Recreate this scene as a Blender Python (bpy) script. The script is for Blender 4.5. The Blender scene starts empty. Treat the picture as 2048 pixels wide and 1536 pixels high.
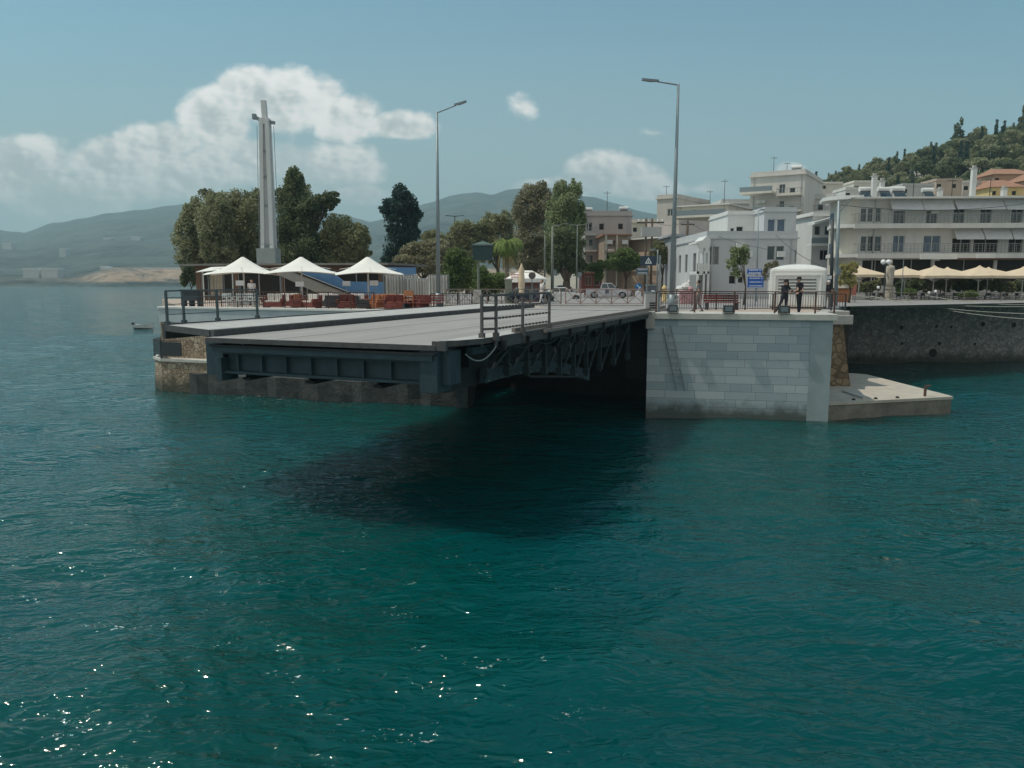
import bpy, bmesh, math, random
import numpy as np
from mathutils import Vector, Matrix
random.seed(7); RNG = np.random.default_rng(7)
S = bpy.context.scene; COL = S.collection
R = math.radians
# ---------------------------------------------------------------- camera
FPX = 1547.0; PITCH = R(7.658); H = 6.65
cam = bpy.data.cameras.new('camera'); cam.lens = FPX / 2048 * 36; cam.sensor_width = 36
cam.clip_end = 20000; cam.clip_start = .1
co = bpy.data.objects.new('camera', cam); COL.objects.link(co)
co.location = (0, 0, H); co.rotation_euler = (math.pi / 2 - PITCH, 0, 0)
S.camera = co
# ---------------------------------------------------------------- light, exposure
SUN = Vector((.54, -.012, -1.0)).normalized()      # travel direction
EL = math.asin(-SUN.z); AZ = math.atan2(-SUN.x, -SUN.y)
S.view_settings.view_transform = 'Standard'; S.view_settings.look = 'None'
S.view_settings.exposure = -0.46; S.view_settings.gamma = 1
sl = bpy.data.lights.new('sun', 'SUN'); sl.energy = 3.9; sl.angle = R(.5); sl.color = (1, .94, .85)
so = bpy.data.objects.new('sun', sl); COL.objects.link(so); so.location = (-60, 0, 120)
sl.color = (1, .90, .78); so.rotation_euler = SUN.to_track_quat('-Z', 'Y').to_euler()

def ray(px, py):
    u = (px - 1024) / FPX; v = (768 - py) / FPX
    return u, math.cos(PITCH) + v * math.sin(PITCH), -math.sin(PITCH) + v * math.cos(PITCH)
def at(px, py, Y):
    a = ray(px, py); t = Y / a[1]; return Vector((a[0] * t, Y, H + a[2] * t))
def onz(px, py, z):
    a = ray(px, py); t = (z - H) / a[2]; return Vector((a[0] * t, a[1] * t, z))
def xat(px, Y, z):
    "x so that the point (x,Y,z) shows in column px"
    dz = z - H; f = Y * math.cos(PITCH) - dz * math.sin(PITCH)
    return (px - 1024) / FPX * f

# world: physical sky with cumulus clouds placed by direction
W = bpy.data.worlds.new('World'); S.world = W; W.use_nodes = True
nt = W.node_tree; nt.nodes.clear(); L = nt.links
def nd(t, **k):
    n = nt.nodes.new(t)
    for a, b in k.items(): setattr(n, a, b)
    return n
def mth(op, a, b=None, c=None, clamp=False):
    n = nd('ShaderNodeMath', operation=op, use_clamp=clamp)
    for i, v in enumerate((a, b, c)):
        if v is None: continue
        if isinstance(v, (int, float)): n.inputs[i].default_value = v
        else: L.new(v, n.inputs[i])
    return n.outputs[0]
def vm(op, a, b=None):
    n = nd('ShaderNodeVectorMath', operation=op)
    for i, v in enumerate((a, b)):
        if v is None: continue
        if isinstance(v, tuple): n.inputs[i].default_value = v
        else: L.new(v, n.inputs[i])
    return n
sky = nd('ShaderNodeTexSky', sky_type='NISHITA', sun_disc=False)
sky.sun_elevation = EL; sky.sun_rotation = AZ; sky.air_density = 1.0; sky.dust_density = 1.5; sky.ozone_density = 1.6
tc = nd('ShaderNodeTexCoord'); sep = nd('ShaderNodeSeparateXYZ'); L.new(tc.outputs['Generated'], sep.inputs[0])
yy = mth('MAXIMUM', sep.outputs[1], .02)
u = mth('DIVIDE', sep.outputs[0], yy); v = mth('DIVIDE', sep.outputs[2], yy)
cmb = nd('ShaderNodeCombineXYZ'); L.new(u, cmb.inputs[0]); L.new(v, cmb.inputs[1])
BL = [(575,200,120,62,1),(520,185,70,48,1),(690,235,75,48,1),(790,250,75,28,.9),(430,240,80,55,1),(320,285,100,42,1),(230,320,120,45,.95),(60,320,110,50,.95),(-60,350,140,70,1),
      (150,390,260,60,.55),(450,330,230,70,.62),(680,320,130,40,.5),(1215,350,95,42,1),(1130,378,95,26,1),(1280,370,60,28,.8),(1582,340,34,18,.5),(1036,212,36,30,.31),
      (1312,266,50,14,.34),(1400,378,90,22,.45),(715,396,70,20,.6),(2300,300,200,60,1),(-500,300,300,90,1),(2900,350,300,80,1)]
acc = None
for (px, py, rx, ry, w) in BL:
    c = at(px, py, 1.0); q = vm('SUBTRACT', cmb.outputs[0], (c.x, c.z - H, 0))
    q = vm('DIVIDE', q.outputs[0], (rx / FPX * 1.22, ry / FPX * 1.25, 1)); ln = vm('LENGTH', q.outputs[0]).outputs['Value']
    b = mth('MULTIPLY', mth('SUBTRACT', 1.0, ln), w)
    acc = b if acc is None else mth('MAXIMUM', acc, b)
def noise(scale, detail, rough, vec, sx=1, sy=1, off=0):
    mp = nd('ShaderNodeMapping'); L.new(vec, mp.inputs[0]); mp.inputs['Scale'].default_value = (sx, sy, 1); mp.inputs['Location'].default_value = (off, off * .6, 0)
    n = nd('ShaderNodeTexNoise'); L.new(mp.outputs[0], n.inputs[0]); n.inputs['Scale'].default_value = scale
    n.inputs['Detail'].default_value = detail; n.inputs['Roughness'].default_value = rough; return n.outputs['Fac']
n1 = noise(12, 12, .56, cmb.outputs[0], 1, 1.15)
dens = mth('ADD', mth('MULTIPLY', acc, 1.9), mth('MULTIPLY', mth('SUBTRACT', n1, .56), 2.7))
def mr(val, a, b, c, d, smooth=True):
    n = nd('ShaderNodeMapRange'); n.interpolation_type = 'SMOOTHSTEP' if smooth else 'LINEAR'
    L.new(val, n.inputs[0])
    for i, x in enumerate((a, b, c, d)): n.inputs[i + 1].default_value = x
    return n.outputs[0]
mask = mr(dens, -.03, .55, 0, 1)
n2 = noise(8, 4, .5, cmb.outputs[0], 1, 1.4, .03)
n3 = noise(8, 4, .5, cmb.outputs[0], 1, 1.4, .037)
shade = mth('ADD', mr(mth('SUBTRACT', n3, n2), -.05, .06, .74, 1.0), mth('ADD', mth('MULTIPLY', mth('SUBTRACT', n1, .5), .25), mr(dens, .3, 1.8, .06, -.10)))
shade = mth('MULTIPLY', shade, mr(v, .08, .3, .80, 1.04))
ccol = nd('ShaderNodeMix', data_type='RGBA'); L.new(mr(shade, .55, 1.0, 0, 1), ccol.inputs[0])
ccol.inputs[6].default_value = (.66, .735, .74, 1); ccol.inputs[7].default_value = (1.42, 1.39, 1.33, 1)
skm = nd('ShaderNodeMix', data_type='RGBA', blend_type='MULTIPLY'); skm.inputs[0].default_value = 1
L.new(sky.outputs[0], skm.inputs[6]); skm.inputs[7].default_value = (.14 * .58, .14 * 1.16, .14 * 1.10, 1)
# pale veil of air towards the horizon
hz = nd('ShaderNodeMix', data_type='RGBA'); L.new(mth('MULTIPLY', mth('MULTIPLY', mr(v, .0, .42, .95, .22), mr(v, .36, .75, 1, 0)), mr(u, -.9, .9, 1.08, .82, False), clamp=True), hz.inputs[0]); L.new(skm.outputs[2], hz.inputs[6])
hz.inputs[7].default_value = (.55, .665, .675, 1)
fin = nd('ShaderNodeMix', data_type='RGBA'); L.new(mth('MULTIPLY', mask, mr(v, .06, .17, .35, .93)), fin.inputs[0]); L.new(hz.outputs[2], fin.inputs[6]); L.new(ccol.outputs[2], fin.inputs[7])
# bright veil added to the unseen sky behind the camera, lighting the facades
bk_ = nd('ShaderNodeMix', data_type='RGBA'); L.new(mth('MULTIPLY', mr(sep.outputs[1], .1, -.45, 0, .85), mr(sep.outputs[2], -.02, .1, 0, 1)), bk_.inputs[0]); L.new(fin.outputs[2], bk_.inputs[6]); bk_.inputs[7].default_value = (.90, .84, .77, 1)
bg = nd('ShaderNodeBackground'); L.new(bk_.outputs[2], bg.inputs[0]); bg.inputs[1].default_value = 1.0
wo = nd('ShaderNodeOutputWorld'); L.new(bg.outputs[0], wo.inputs[0])

# ---------------------------------------------------------------- materials
MATS = {}
def mat(name, col, rough=.7, var=.12, scale=3.0, bump=0.0, bscale=20, metal=0, spec=.4, col2=None, streak=0):
    if name in MATS: return MATS[name]
    m = bpy.data.materials.new(name); m.use_nodes = True; MATS[name] = m
    t = m.node_tree; N = t.nodes; K = t.links; bs = N['Principled BSDF']
    bs.inputs['Roughness'].default_value = rough; bs.inputs['Metallic'].default_value = metal
    bs.inputs['Specular IOR Level'].default_value = spec
    tcn = N.new('ShaderNodeTexCoord')
    no = N.new('ShaderNodeTexNoise'); no.inputs['Scale'].default_value = scale; no.inputs['Detail'].default_value = 6; no.inputs['Roughness'].default_value = .65
    mp = N.new('ShaderNodeMapping'); K.new(tcn.outputs['Object'], mp.inputs[0]); K.new(mp.outputs[0], no.inputs[0])
    if streak: mp.inputs['Scale'].default_value = streak if isinstance(streak, tuple) else (1, 1, streak)
    cr = N.new('ShaderNodeValToRGB'); cr.color_ramp.elements[0].position = .3; cr.color_ramp.elements[1].position = .72
    c2 = col2 or tuple(min(1, c * (1 + var)) for c in col); c1 = col if col2 else tuple(c * (1 - var) for c in col)
    cr.color_ramp.elements[0].color = (*c1, 1); cr.color_ramp.elements[1].color = (*c2, 1)
    K.new(no.outputs['Fac'], cr.inputs[0]); K.new(cr.outputs[0], bs.inputs['Base Color'])
    if bump:
        n2 = N.new('ShaderNodeTexNoise'); n2.inputs['Scale'].default_value = bscale; n2.inputs['Detail'].default_value = 4
        K.new(tcn.outputs['Object'], n2.inputs[0])
        b = N.new('ShaderNodeBump'); b.inputs['Strength'].default_value = bump; b.inputs['Distance'].default_value = .05
        K.new(n2.outputs['Fac'], b.inputs['Height']); K.new(b.outputs[0], bs.inputs['Normal'])
    return m
def leafmat(name, a, b, c):
    m = bpy.data.materials.new(name); m.use_nodes = True; t = m.node_tree; N = t.nodes; K = t.links; bs = N['Principled BSDF']
    g = N.new('ShaderNodeNewGeometry'); tcn = N.new('ShaderNodeTexCoord')
    no = N.new('ShaderNodeTexNoise'); no.inputs['Scale'].default_value = .45; no.inputs['Detail'].default_value = 3; K.new(tcn.outputs['Object'], no.inputs[0])
    ad = N.new('ShaderNodeMath'); ad.operation = 'MULTIPLY_ADD'; K.new(g.outputs['Random Per Island'], ad.inputs[0]); ad.inputs[1].default_value = .45
    s = N.new('ShaderNodeMath'); s.operation = 'MULTIPLY_ADD'; K.new(no.outputs['Fac'], s.inputs[0]); s.inputs[1].default_value = 1.5; s.inputs[2].default_value = -.5
    K.new(s.outputs[0], ad.inputs[2])
    cr = N.new('ShaderNodeValToRGB'); e = cr.color_ramp.elements; e[0].color = (*a, 1); e[1].color = (*c, 1); e[0].position = .15; e[1].position = .95
    x = e.new(.5); x.color = (*b, 1)
    K.new(ad.outputs[0], cr.inputs[0]); K.new(cr.outputs[0], bs.inputs['Base Color']); bs.inputs['Roughness'].default_value = .62; bs.inputs['Specular IOR Level'].default_value = .25
    tr = N.new('ShaderNodeBsdfTranslucent'); K.new(cr.outputs[0], tr.inputs[0]); mx = N.new('ShaderNodeMixShader'); mx.inputs[0].default_value = .38
    K.new(bs.outputs[0], mx.inputs[1]); K.new(tr.outputs[0], mx.inputs[2]); K.new(mx.outputs[0], N['Material Output'].inputs[0])
    MATS[name] = m; return m
def texmat(name, kind, base, alt, mortar, sc=(1, 1), rough=.7, bump=.4, bw=1.2, bh=.4, ms=.012, stain=.25, staincol=(.1, .09, .07)):
    "brick or rubble facing laid out in the object's own X/Z plane"
    m = bpy.data.materials.new(name); m.use_nodes = True; t = m.node_tree; N = t.nodes; K = t.links; bs = N['Principled BSDF']; MATS[name] = m
    bs.inputs['Roughness'].default_value = rough
    tcn = N.new('ShaderNodeTexCoord'); sp = N.new('ShaderNodeSeparateXYZ'); K.new(tcn.outputs['Object'], sp.inputs[0]); cb = N.new('ShaderNodeCombineXYZ')
    ad = N.new('ShaderNodeMath'); K.new(sp.outputs[0], ad.inputs[0]); K.new(sp.outputs[1], ad.inputs[1])
    K.new(ad.outputs[0], cb.inputs[0]); K.new(sp.outputs[2], cb.inputs[1])
    no = N.new('ShaderNodeTexNoise'); no.inputs['Scale'].default_value = 1.3; no.inputs['Detail'].default_value = 8; no.inputs['Roughness'].default_value = .7; K.new(tcn.outputs['Object'], no.inputs[0])
    if kind == 'brick':
        b = N.new('ShaderNodeTexBrick'); K.new(cb.outputs[0], b.inputs[0]); b.inputs['Scale'].default_value = 1
        b.inputs['Brick Width'].default_value = bw; b.inputs['Row Height'].default_value = bh; b.inputs['Mortar Size'].default_value = ms; b.offset_frequency = 2; b.offset = .37; b.squash = .7; b.squash_frequency = 3
        b.inputs['Color1'].default_value = (*base, 1); b.inputs['Color2'].default_value = (*alt, 1); b.inputs['Mortar'].default_value = (*mortar, 1); b.inputs['Bias'].default_value = 0
        colo = b.outputs['Color']; hgt = b.outputs['Fac']; inv = -1
    else:
        vo = N.new('ShaderNodeTexVoronoi'); K.new(tcn.outputs['Object'], vo.inputs[0]); vo.inputs['Scale'].default_value = sc[0]
        ve = N.new('ShaderNodeTexVoronoi'); ve.feature = 'DISTANCE_TO_EDGE'; K.new(tcn.outputs['Object'], ve.inputs[0]); ve.inputs['Scale'].default_value = sc[0]
        s2 = N.new('ShaderNodeSeparateColor'); K.new(vo.outputs['Color'], s2.inputs[0])
        mx = N.new('ShaderNodeMix'); mx.data_type = 'RGBA'; K.new(s2.outputs[0], mx.inputs[0]); mx.inputs[6].default_value = (*base, 1); mx.inputs[7].default_value = (*alt, 1)
        r = N.new('ShaderNodeMapRange'); K.new(ve.outputs[0], r.inputs[0]); r.inputs[2].default_value = .08
        m2 = N.new('ShaderNodeMix'); m2.data_type = 'RGBA'; K.new(r.outputs[0], m2.inputs[0]); m2.inputs[6].default_value = (*mortar, 1); K.new(mx.outputs[2], m2.inputs[7])
        colo = m2.outputs[2]; hgt = r.outputs[0]; inv = 1
    r3 = N.new('ShaderNodeMapRange'); K.new(no.outputs['Fac'], r3.inputs[0]); r3.inputs[1].default_value = .5; r3.inputs[2].default_value = .75; r3.inputs[4].default_value = stain
    m3 = N.new('ShaderNodeMix'); m3.data_type = 'RGBA'; K.new(r3.outputs[0], m3.inputs[0]); K.new(colo, m3.inputs[6]); m3.inputs[7].default_value = (*staincol, 1)
    sz = N.new('ShaderNodeMath'); sz.operation = 'MULTIPLY_ADD'; K.new(no.outputs['Fac'], sz.inputs[0]); sz.inputs[1].default_value = -1.3; K.new(sp.outputs[2], sz.inputs[2])
    r4 = N.new('ShaderNodeMapRange'); K.new(sz.outputs[0], r4.inputs[0]); r4.inputs[1].default_value = -.55; r4.inputs[2].default_value = .12; r4.inputs[3].default_value = .85; r4.inputs[4].default_value = 0
    m4 = N.new('ShaderNodeMix'); m4.data_type = 'RGBA'; K.new(r4.outputs[0], m4.inputs[0]); K.new(m3.outputs[2], m4.inputs[6]); m4.inputs[7].default_value = (.035, .045, .03, 1)
    K.new(m4.outputs[2], bs.inputs['Base Color'])
    bp = N.new('ShaderNodeBump'); bp.inputs['Strength'].default_value = bump; bp.inputs['Distance'].default_value = .04 * inv
    K.new(hgt, bp.inputs['Height'])
    b2 = N.new('ShaderNodeBump'); b2.inputs['Strength'].default_value = .25; b2.inputs['Distance'].default_value = .05; K.new(no.outputs['Fac'], b2.inputs['Height']); K.new(bp.outputs[0], b2.inputs['Normal'])
    K.new(b2.outputs[0], bs.inputs['Normal'])
    return m
white = mat('white_paint', (.66, .66, .64), .6, .07, 1.5)
cream = mat('cream_render', (.60, .57, .50), .8, .10, .8, .1, 8, streak=.25)
offwh = mat('offwhite_render', (.58, .57, .55), .8, .12, .7, .1, 8, streak=.25)
greyr = mat('grey_render', (.42, .42, .42), .8, .12, .7, streak=.25)
tanr = mat('tan_render', (.46, .37, .30), .85, .14, .8, streak=.25)
pinkr = mat('pinkish_render', (.40, .36, .34), .85, .12, .8)
yellr = mat('yellow_render', (.62, .47, .22), .85, .1, .8)
orngr = mat('orange_render', (.46, .28, .19), .85, .1, .8)
tile = mat('roof_tile', (.34, .18, .12), .85, .25, 2.5, .4, 30)
conc = mat('concrete', (.36, .35, .33), .85, .22, 1.5, .25, 15, col2=(.47, .45, .42))
dconc = mat('weathered_concrete', (.12, .11, .09), .9, .3, 1.3, .6, 8, col2=(.26, .24, .20))
asph = mat('asphalt', (.26, .245, .235), .85, .12, 1.6, .2, 90, col2=(.36, .345, .33), streak=(1, .09, 1))
street = mat('street_asphalt', (.23, .22, .215), .9, .12, .5, col2=(.31, .29, .28))
walkm = mat('sidewalk_concrete', (.42, .41, .395), .85, .16, 2.0, .15, 50)
kerbm = mat('kerb_steel', (.065, .066, .068), .75, .3, 5)
pave = mat('paving', (.40, .30, .25), .9, .2, 1.6, .15, 20, col2=(.47, .40, .34))
steel = mat('bridge_steel', (.014, .034, .046), .6, .30, 2.2, .2, 10, spec=.4, col2=(.030, .060, .075), streak=.3)
dsteel = mat('dark_steel', (.011, .013, .015), .6, .3, 3)
rail = mat('railing_paint', (.035, .04, .045), .5, .2, 6)
brrail = mat('brown_railing_paint', (.10, .05, .04), .55, .25, 6)
tanrail = mat('aged_rail_paint', (.20, .17, .15), .6, .2, 6)
galv = mat('galvanised_steel', (.22, .26, .28), .45, .15, 8, metal=.3)
mastm = mat('mast_paint', (.64, .64, .63), .5, .12, 1.0, streak=.1)
glass = mat('window_glass', (.035, .045, .05), .12, .3, 1.2, spec=.8)
blugl = mat('blue_shutter', (.10, .14, .20), .5, .2, 4)
shut = mat('grey_shutter', (.24, .25, .25), .7, .15, 6)
bark = mat('bark', (.10, .075, .055), .95, .35, 3, .8, 12)
palebark = mat('pale_bark', (.22, .19, .15), .95, .3, 3, .8, 12)
fabric = mat('white_canvas', (.78, .76, .71), .8, .05, 2, .1, 30)
beige = mat('beige_canvas', (.62, .50, .36), .85, .10, 2, .1, 30)
awn = mat('awning_canvas', (.52, .53, .54), .8, .08, 2)
curt = mat('curtain', (.50, .50, .49), .85, .1, 3)
redf = mat('red_wicker', (.20, .055, .045), .85, .35, 5, .3, 60)
orf = mat('orange_fabric', (.38, .15, .07), .8, .2, 8)
cush = mat('cushion', (.66, .62, .58), .9, .12, 6)
grey_c = mat('charcoal_wicker', (.06, .06, .065), .8, .2, 8)
blue = mat('blue_paint', (.10, .22, .40), .7, .14, 1.2)
dark = mat('dark_interior', (.025, .022, .02), .9, .3, 2)
wood = mat('brown_wood', (.16, .09, .06), .8, .25, 3)
signb = mat('sign_blue', (.02, .10, .42), .45, .1, 5)
signw = mat('sign_white', (.75, .76, .78), .5, .05, 5)
signr = mat('red_paint', (.42, .06, .05), .6, .15, 5)
pinkp = mat('pink_paint', (.55, .28, .30), .7, .2, 4)
rubber = mat('rubber', (.02, .02, .02), .8, .2, 5)
silver = mat('silver_paint', (.42, .43, .46), .3, .05, 3, metal=.5, spec=.6)
navy = mat('navy_cloth', (.018, .020, .028), .9, .25, 14, .3, 40)
skin = mat('skin', (.42, .25, .18), .6, .08, 8)
hair = mat('dark_hair', (.02, .015, .012), .6, .2, 20)
greycl = mat('grey_cloth', (.16, .15, .15), .9, .2, 12)
whitecl = mat('white_cloth', (.62, .60, .60), .9, .08, 12)
shoe = mat('shoe_leather', (.012, .012, .012), .5, .2, 10)
marble = texmat('marble_blocks', 'brick', (.29, .365, .405), (.45, .505, .53), (.17, .20, .22), bw=1.45, bh=.40, ms=.010, rough=.55, bump=.25, stain=.22, staincol=(.17, .22, .25))
smarble = mat('marble_quoin', (.29, .35, .37), .55, .12, 1.0, .15, 12)
coping = mat('coping_stone', (.50, .49, .45), .8, .14, 1.6, .2, 18)
rubble = texmat('rubble_wall', 'vor', (.17, .175, .175), (.36, .355, .335), (.15, .15, .145), sc=(3.8, 1), rough=.9, bump=.8, stain=.45, staincol=(.05, .055, .05))
tanrub = texmat('tan_rubble', 'vor', (.26, .19, .13), (.46, .38, .28), (.10, .08, .06), sc=(3.6, 1), rough=.9, bump=.9, stain=.4, staincol=(.08, .07, .05))
stonew = texmat('garden_stone_wall', 'vor', (.36, .24, .17), (.52, .40, .30), (.34, .27, .22), sc=(1.6, 1), rough=.9, bump=.5, stain=.2)
wallblue = mat('terrace_plaster', (.36, .42, .46), .8, .10, .9, .2, 10, col2=(.52, .56, .58))

# ---------------------------------------------------------------- mesh helpers
def tag(o, label=None, cat=None, group=None, kind=None):
    if label: o['label'] = label
    if cat: o['category'] = cat
    if group: o['group'] = group
    if kind: o['kind'] = kind
    return o
def thing(name, label, cat, loc=(0, 0, 0), rz=0, group=None):
    o = bpy.data.objects.new(name, None); COL.objects.link(o); o.empty_display_size = .2
    o.location = loc; o.rotation_euler = (0, 0, rz); return tag(o, label, cat, group)
def copytree(o, loc, rz=None, label=None, parent=None):
    c = o.copy(); COL.objects.link(c)
    if parent: c.parent = parent
    else:
        c.location = loc
        if rz is not None: c.rotation_euler = (0, 0, rz)
        if label: c['label'] = label
    for ch in list(o.children): copytree(ch, None, parent=c)
    return c
class MB:
    def __init__(s): s.v = []; s.f = []; s.m = []
    def add(s, vs, fs, mi=0):
        b = len(s.v); s.v += [tuple(v) for v in vs]; s.f += [tuple(b + i for i in f) for f in fs]; s.m += [mi] * len(fs); return s
    def box(s, x0, x1, y0, y1, z0, z1, mi=0):
        vs = [(x0,y0,z0),(x1,y0,z0),(x1,y1,z0),(x0,y1,z0),(x0,y0,z1),(x1,y0,z1),(x1,y1,z1),(x0,y1,z1)]
        return s.add(vs, [(0,3,2,1),(4,5,6,7),(0,1,5,4),(1,2,6,5),(2,3,7,6),(3,0,4,7)], mi)
    def bar(s, p, q, w, h=None, mi=0, up=(0, 0, 1)):
        p = Vector(p); q = Vector(q); h = h or w; d = (q - p)
        if d.length < 1e-6: return s
        d.normalize(); u_ = Vector(up)
        if abs(d.dot(u_)) > .98: u_ = Vector((0, 1, 0))
        a = d.cross(u_).normalized() * w / 2; b = a.cross(d).normalized() * h / 2
        vs = [p-a-b, p+a-b, p+a+b, p-a+b, q-a-b, q+a-b, q+a+b, q-a+b]
        return s.add(vs, [(0,3,2,1),(4,5,6,7),(0,1,5,4),(1,2,6,5),(2,3,7,6),(3,0,4,7)][::1], mi)
    def tube(s, p, q, r0, r1=None, n=8, mi=0, cap=True):
        p = Vector(p); q = Vector(q); r1 = r0 if r1 is None else r1; d = (q - p).normalized()
        a = d.orthogonal().normalized(); b = d.cross(a); vs = []
        for c, r in ((p, r0), (q, r1)):
            for i in range(n):
                t = 2 * math.pi * i / n; vs.append(c + a * (math.cos(t) * r) + b * (math.sin(t) * r))
        fs = [(i, (i + 1) % n, n + (i + 1) % n, n + i) for i in range(n)]
        if cap: fs += [tuple(range(n - 1, -1, -1)), tuple(range(n, 2 * n))]
        return s.add(vs, fs, mi)
    def path(s, pts, r, n=6, mi=0):
        for a, b in zip(pts, pts[1:]): s.tube(a, b, r, r, n, mi)
        return s
    def lathe(s, prof, n=16, mi=0, c=(0, 0)):
        vs = []; k = len(prof)
        for r, z in prof:
            for i in range(n): t = 2 * math.pi * i / n; vs.append((c[0] + r * math.cos(t), c[1] + r * math.sin(t), z))
        fs = [(j * n + i, j * n + (i + 1) % n, (j + 1) * n + (i + 1) % n, (j + 1) * n + i) for j in range(k - 1) for i in range(n)]
        fs += [tuple(range(n - 1, -1, -1)), tuple(range((k - 1) * n, k * n))]
        return s.add(vs, fs, mi)
    def prism(s, pts, z0, z1, mi=0, mtop=None):
        n = len(pts); vs = [(p[0], p[1], z0) for p in pts] + [(p[0], p[1], z1) for p in pts]
        s.add(vs, [(i, (i + 1) % n, n + (i + 1) % n, n + i) for i in range(n)] + [tuple(range(n - 1, -1, -1))], mi)
        return s.add([(p[0], p[1], z1) for p in pts], [tuple(range(n))], mi if mtop is None else mtop)
    def prof(s, pts, y0, y1, mi=0):
        "side profile in XZ pushed along Y"
        n = len(pts); vs = [(p[0], y0, p[1]) for p in pts] + [(p[0], y1, p[1]) for p in pts]
        return s.add(vs, [(i, (i + 1) % n, n + (i + 1) % n, n + i)[::-1] for i in range(n)] + [tuple(range(n)), tuple(range(2 * n - 1, n - 1, -1))], mi)
    def ball(s, c, r, n=10, mi=0, sq=(1, 1, 1)):
        vs = []; k = n // 2
        for j in range(k + 1):
            ph = math.pi * j / k
            for i in range(n):
                t = 2 * math.pi * i / n; vs.append((c[0] + r * sq[0] * math.sin(ph) * math.cos(t), c[1] + r * sq[1] * math.sin(ph) * math.sin(t), c[2] + r * sq[2] * math.cos(ph)))
        return s.add(vs, [(j*n+i, (j+1)*n+i, (j+1)*n+(i+1)%n, j*n+(i+1)%n) for j in range(k) for i in range(n)], mi)
    def build(s, name, mats, parent=None, smooth=False, bevel=0, loc=None):
        me = bpy.data.meshes.new(name); me.from_pydata(s.v, [], s.f)
        if not isinstance(mats, (list, tuple)): mats = [mats]
        for m in mats: me.materials.append(m)
        me.polygons.foreach_set('material_index', s.m)
        if smooth: me.polygons.foreach_set('use_smooth', [True] * len(s.f))
        if bevel:
            bm = bmesh.new(); bm.from_mesh(me); bmesh.ops.remove_doubles(bm, verts=bm.verts, dist=1e-4)
            bmesh.ops.bevel(bm, geom=[e for e in bm.edges if e.is_manifold and e.calc_face_angle(0) > .5], offset=bevel, segments=2, affect='EDGES', profile=.5)
            bm.to_mesh(me); bm.free()
        me.update(); o = bpy.data.objects.new(name, me); COL.objects.link(o)
        if parent: o.parent = parent
        if loc is not None: o.location = loc
        return o

# ================================================================ water
def sea():
    rows = []; r = 2.5
    while r < 110: rows.append(r); r *= 1.0115
    while r < 3900: rows.append(r); r *= 1.07
    nc = 420; th = np.linspace(R(-75), R(75), nc); rr = np.array(rows)
    X = np.outer(rr, np.sin(th)); Y = np.outer(rr, np.cos(th)) - 1.0
    Z = np.zeros_like(X); rg = np.random.default_rng(3)
    for i in range(46):
        wl = .35 * (1.115 ** i) * 1.0; wl = min(wl, 7); a = rg.normal(R(70), R(42)); k = 2 * math.pi / wl
        amp = .0085 * wl ** .55 * .95
        fade = np.clip((wl * 55 - rr) / (wl * 30), 0, 1)[:, None]
        ph = (X * math.cos(a) + Y * math.sin(a)) * k + rg.uniform(0, 6.28)
        Z += fade * amp * (1 - 2 * np.abs(np.sin(ph / 2)) ** .9) * .6 + fade * amp * .4 * np.sin(ph * 1.03 + 1)
    Z -= .03
    n, m = X.shape; V = np.stack([X, Y, Z], -1).reshape(-1, 3)
    I = np.arange(n * m).reshape(n, m); F = np.stack([I[:-1, :-1], I[:-1, 1:], I[1:, 1:], I[1:, :-1]], -1).reshape(-1, 4)[:, ::-1]
    o = npmesh('water', V, F, None); return o
def npmesh(name, V, F, mats, parent=None, smooth=True, mi=None):
    me = bpy.data.meshes.new(name); V = np.ascontiguousarray(V, dtype=np.float32); F = np.ascontiguousarray(F, dtype=np.int32)
    me.vertices.add(len(V)); me.vertices.foreach_set('co', V.ravel()); k = F.shape[1]
    me.loops.add(F.size); me.loops.foreach_set('vertex_index', F.ravel()); me.polygons.add(len(F))
    me.polygons.foreach_set('loop_start', np.arange(0, F.size, k, dtype=np.int32)); me.polygons.foreach_set('loop_total', np.full(len(F), k, dtype=np.int32))
    if smooth: me.polygons.foreach_set('use_smooth', np.ones(len(F), dtype=bool))
    if mats is not None:
        for m in (mats if isinstance(mats, (list, tuple)) else [mats]): me.materials.append(m)
    if mi is not None: me.polygons.foreach_set('material_index', np.ascontiguousarray(mi, dtype=np.int32))
    me.update(calc_edges=True); o = bpy.data.objects.new(name, me); COL.objects.link(o)
    if parent: o.parent = parent
    return o
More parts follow.
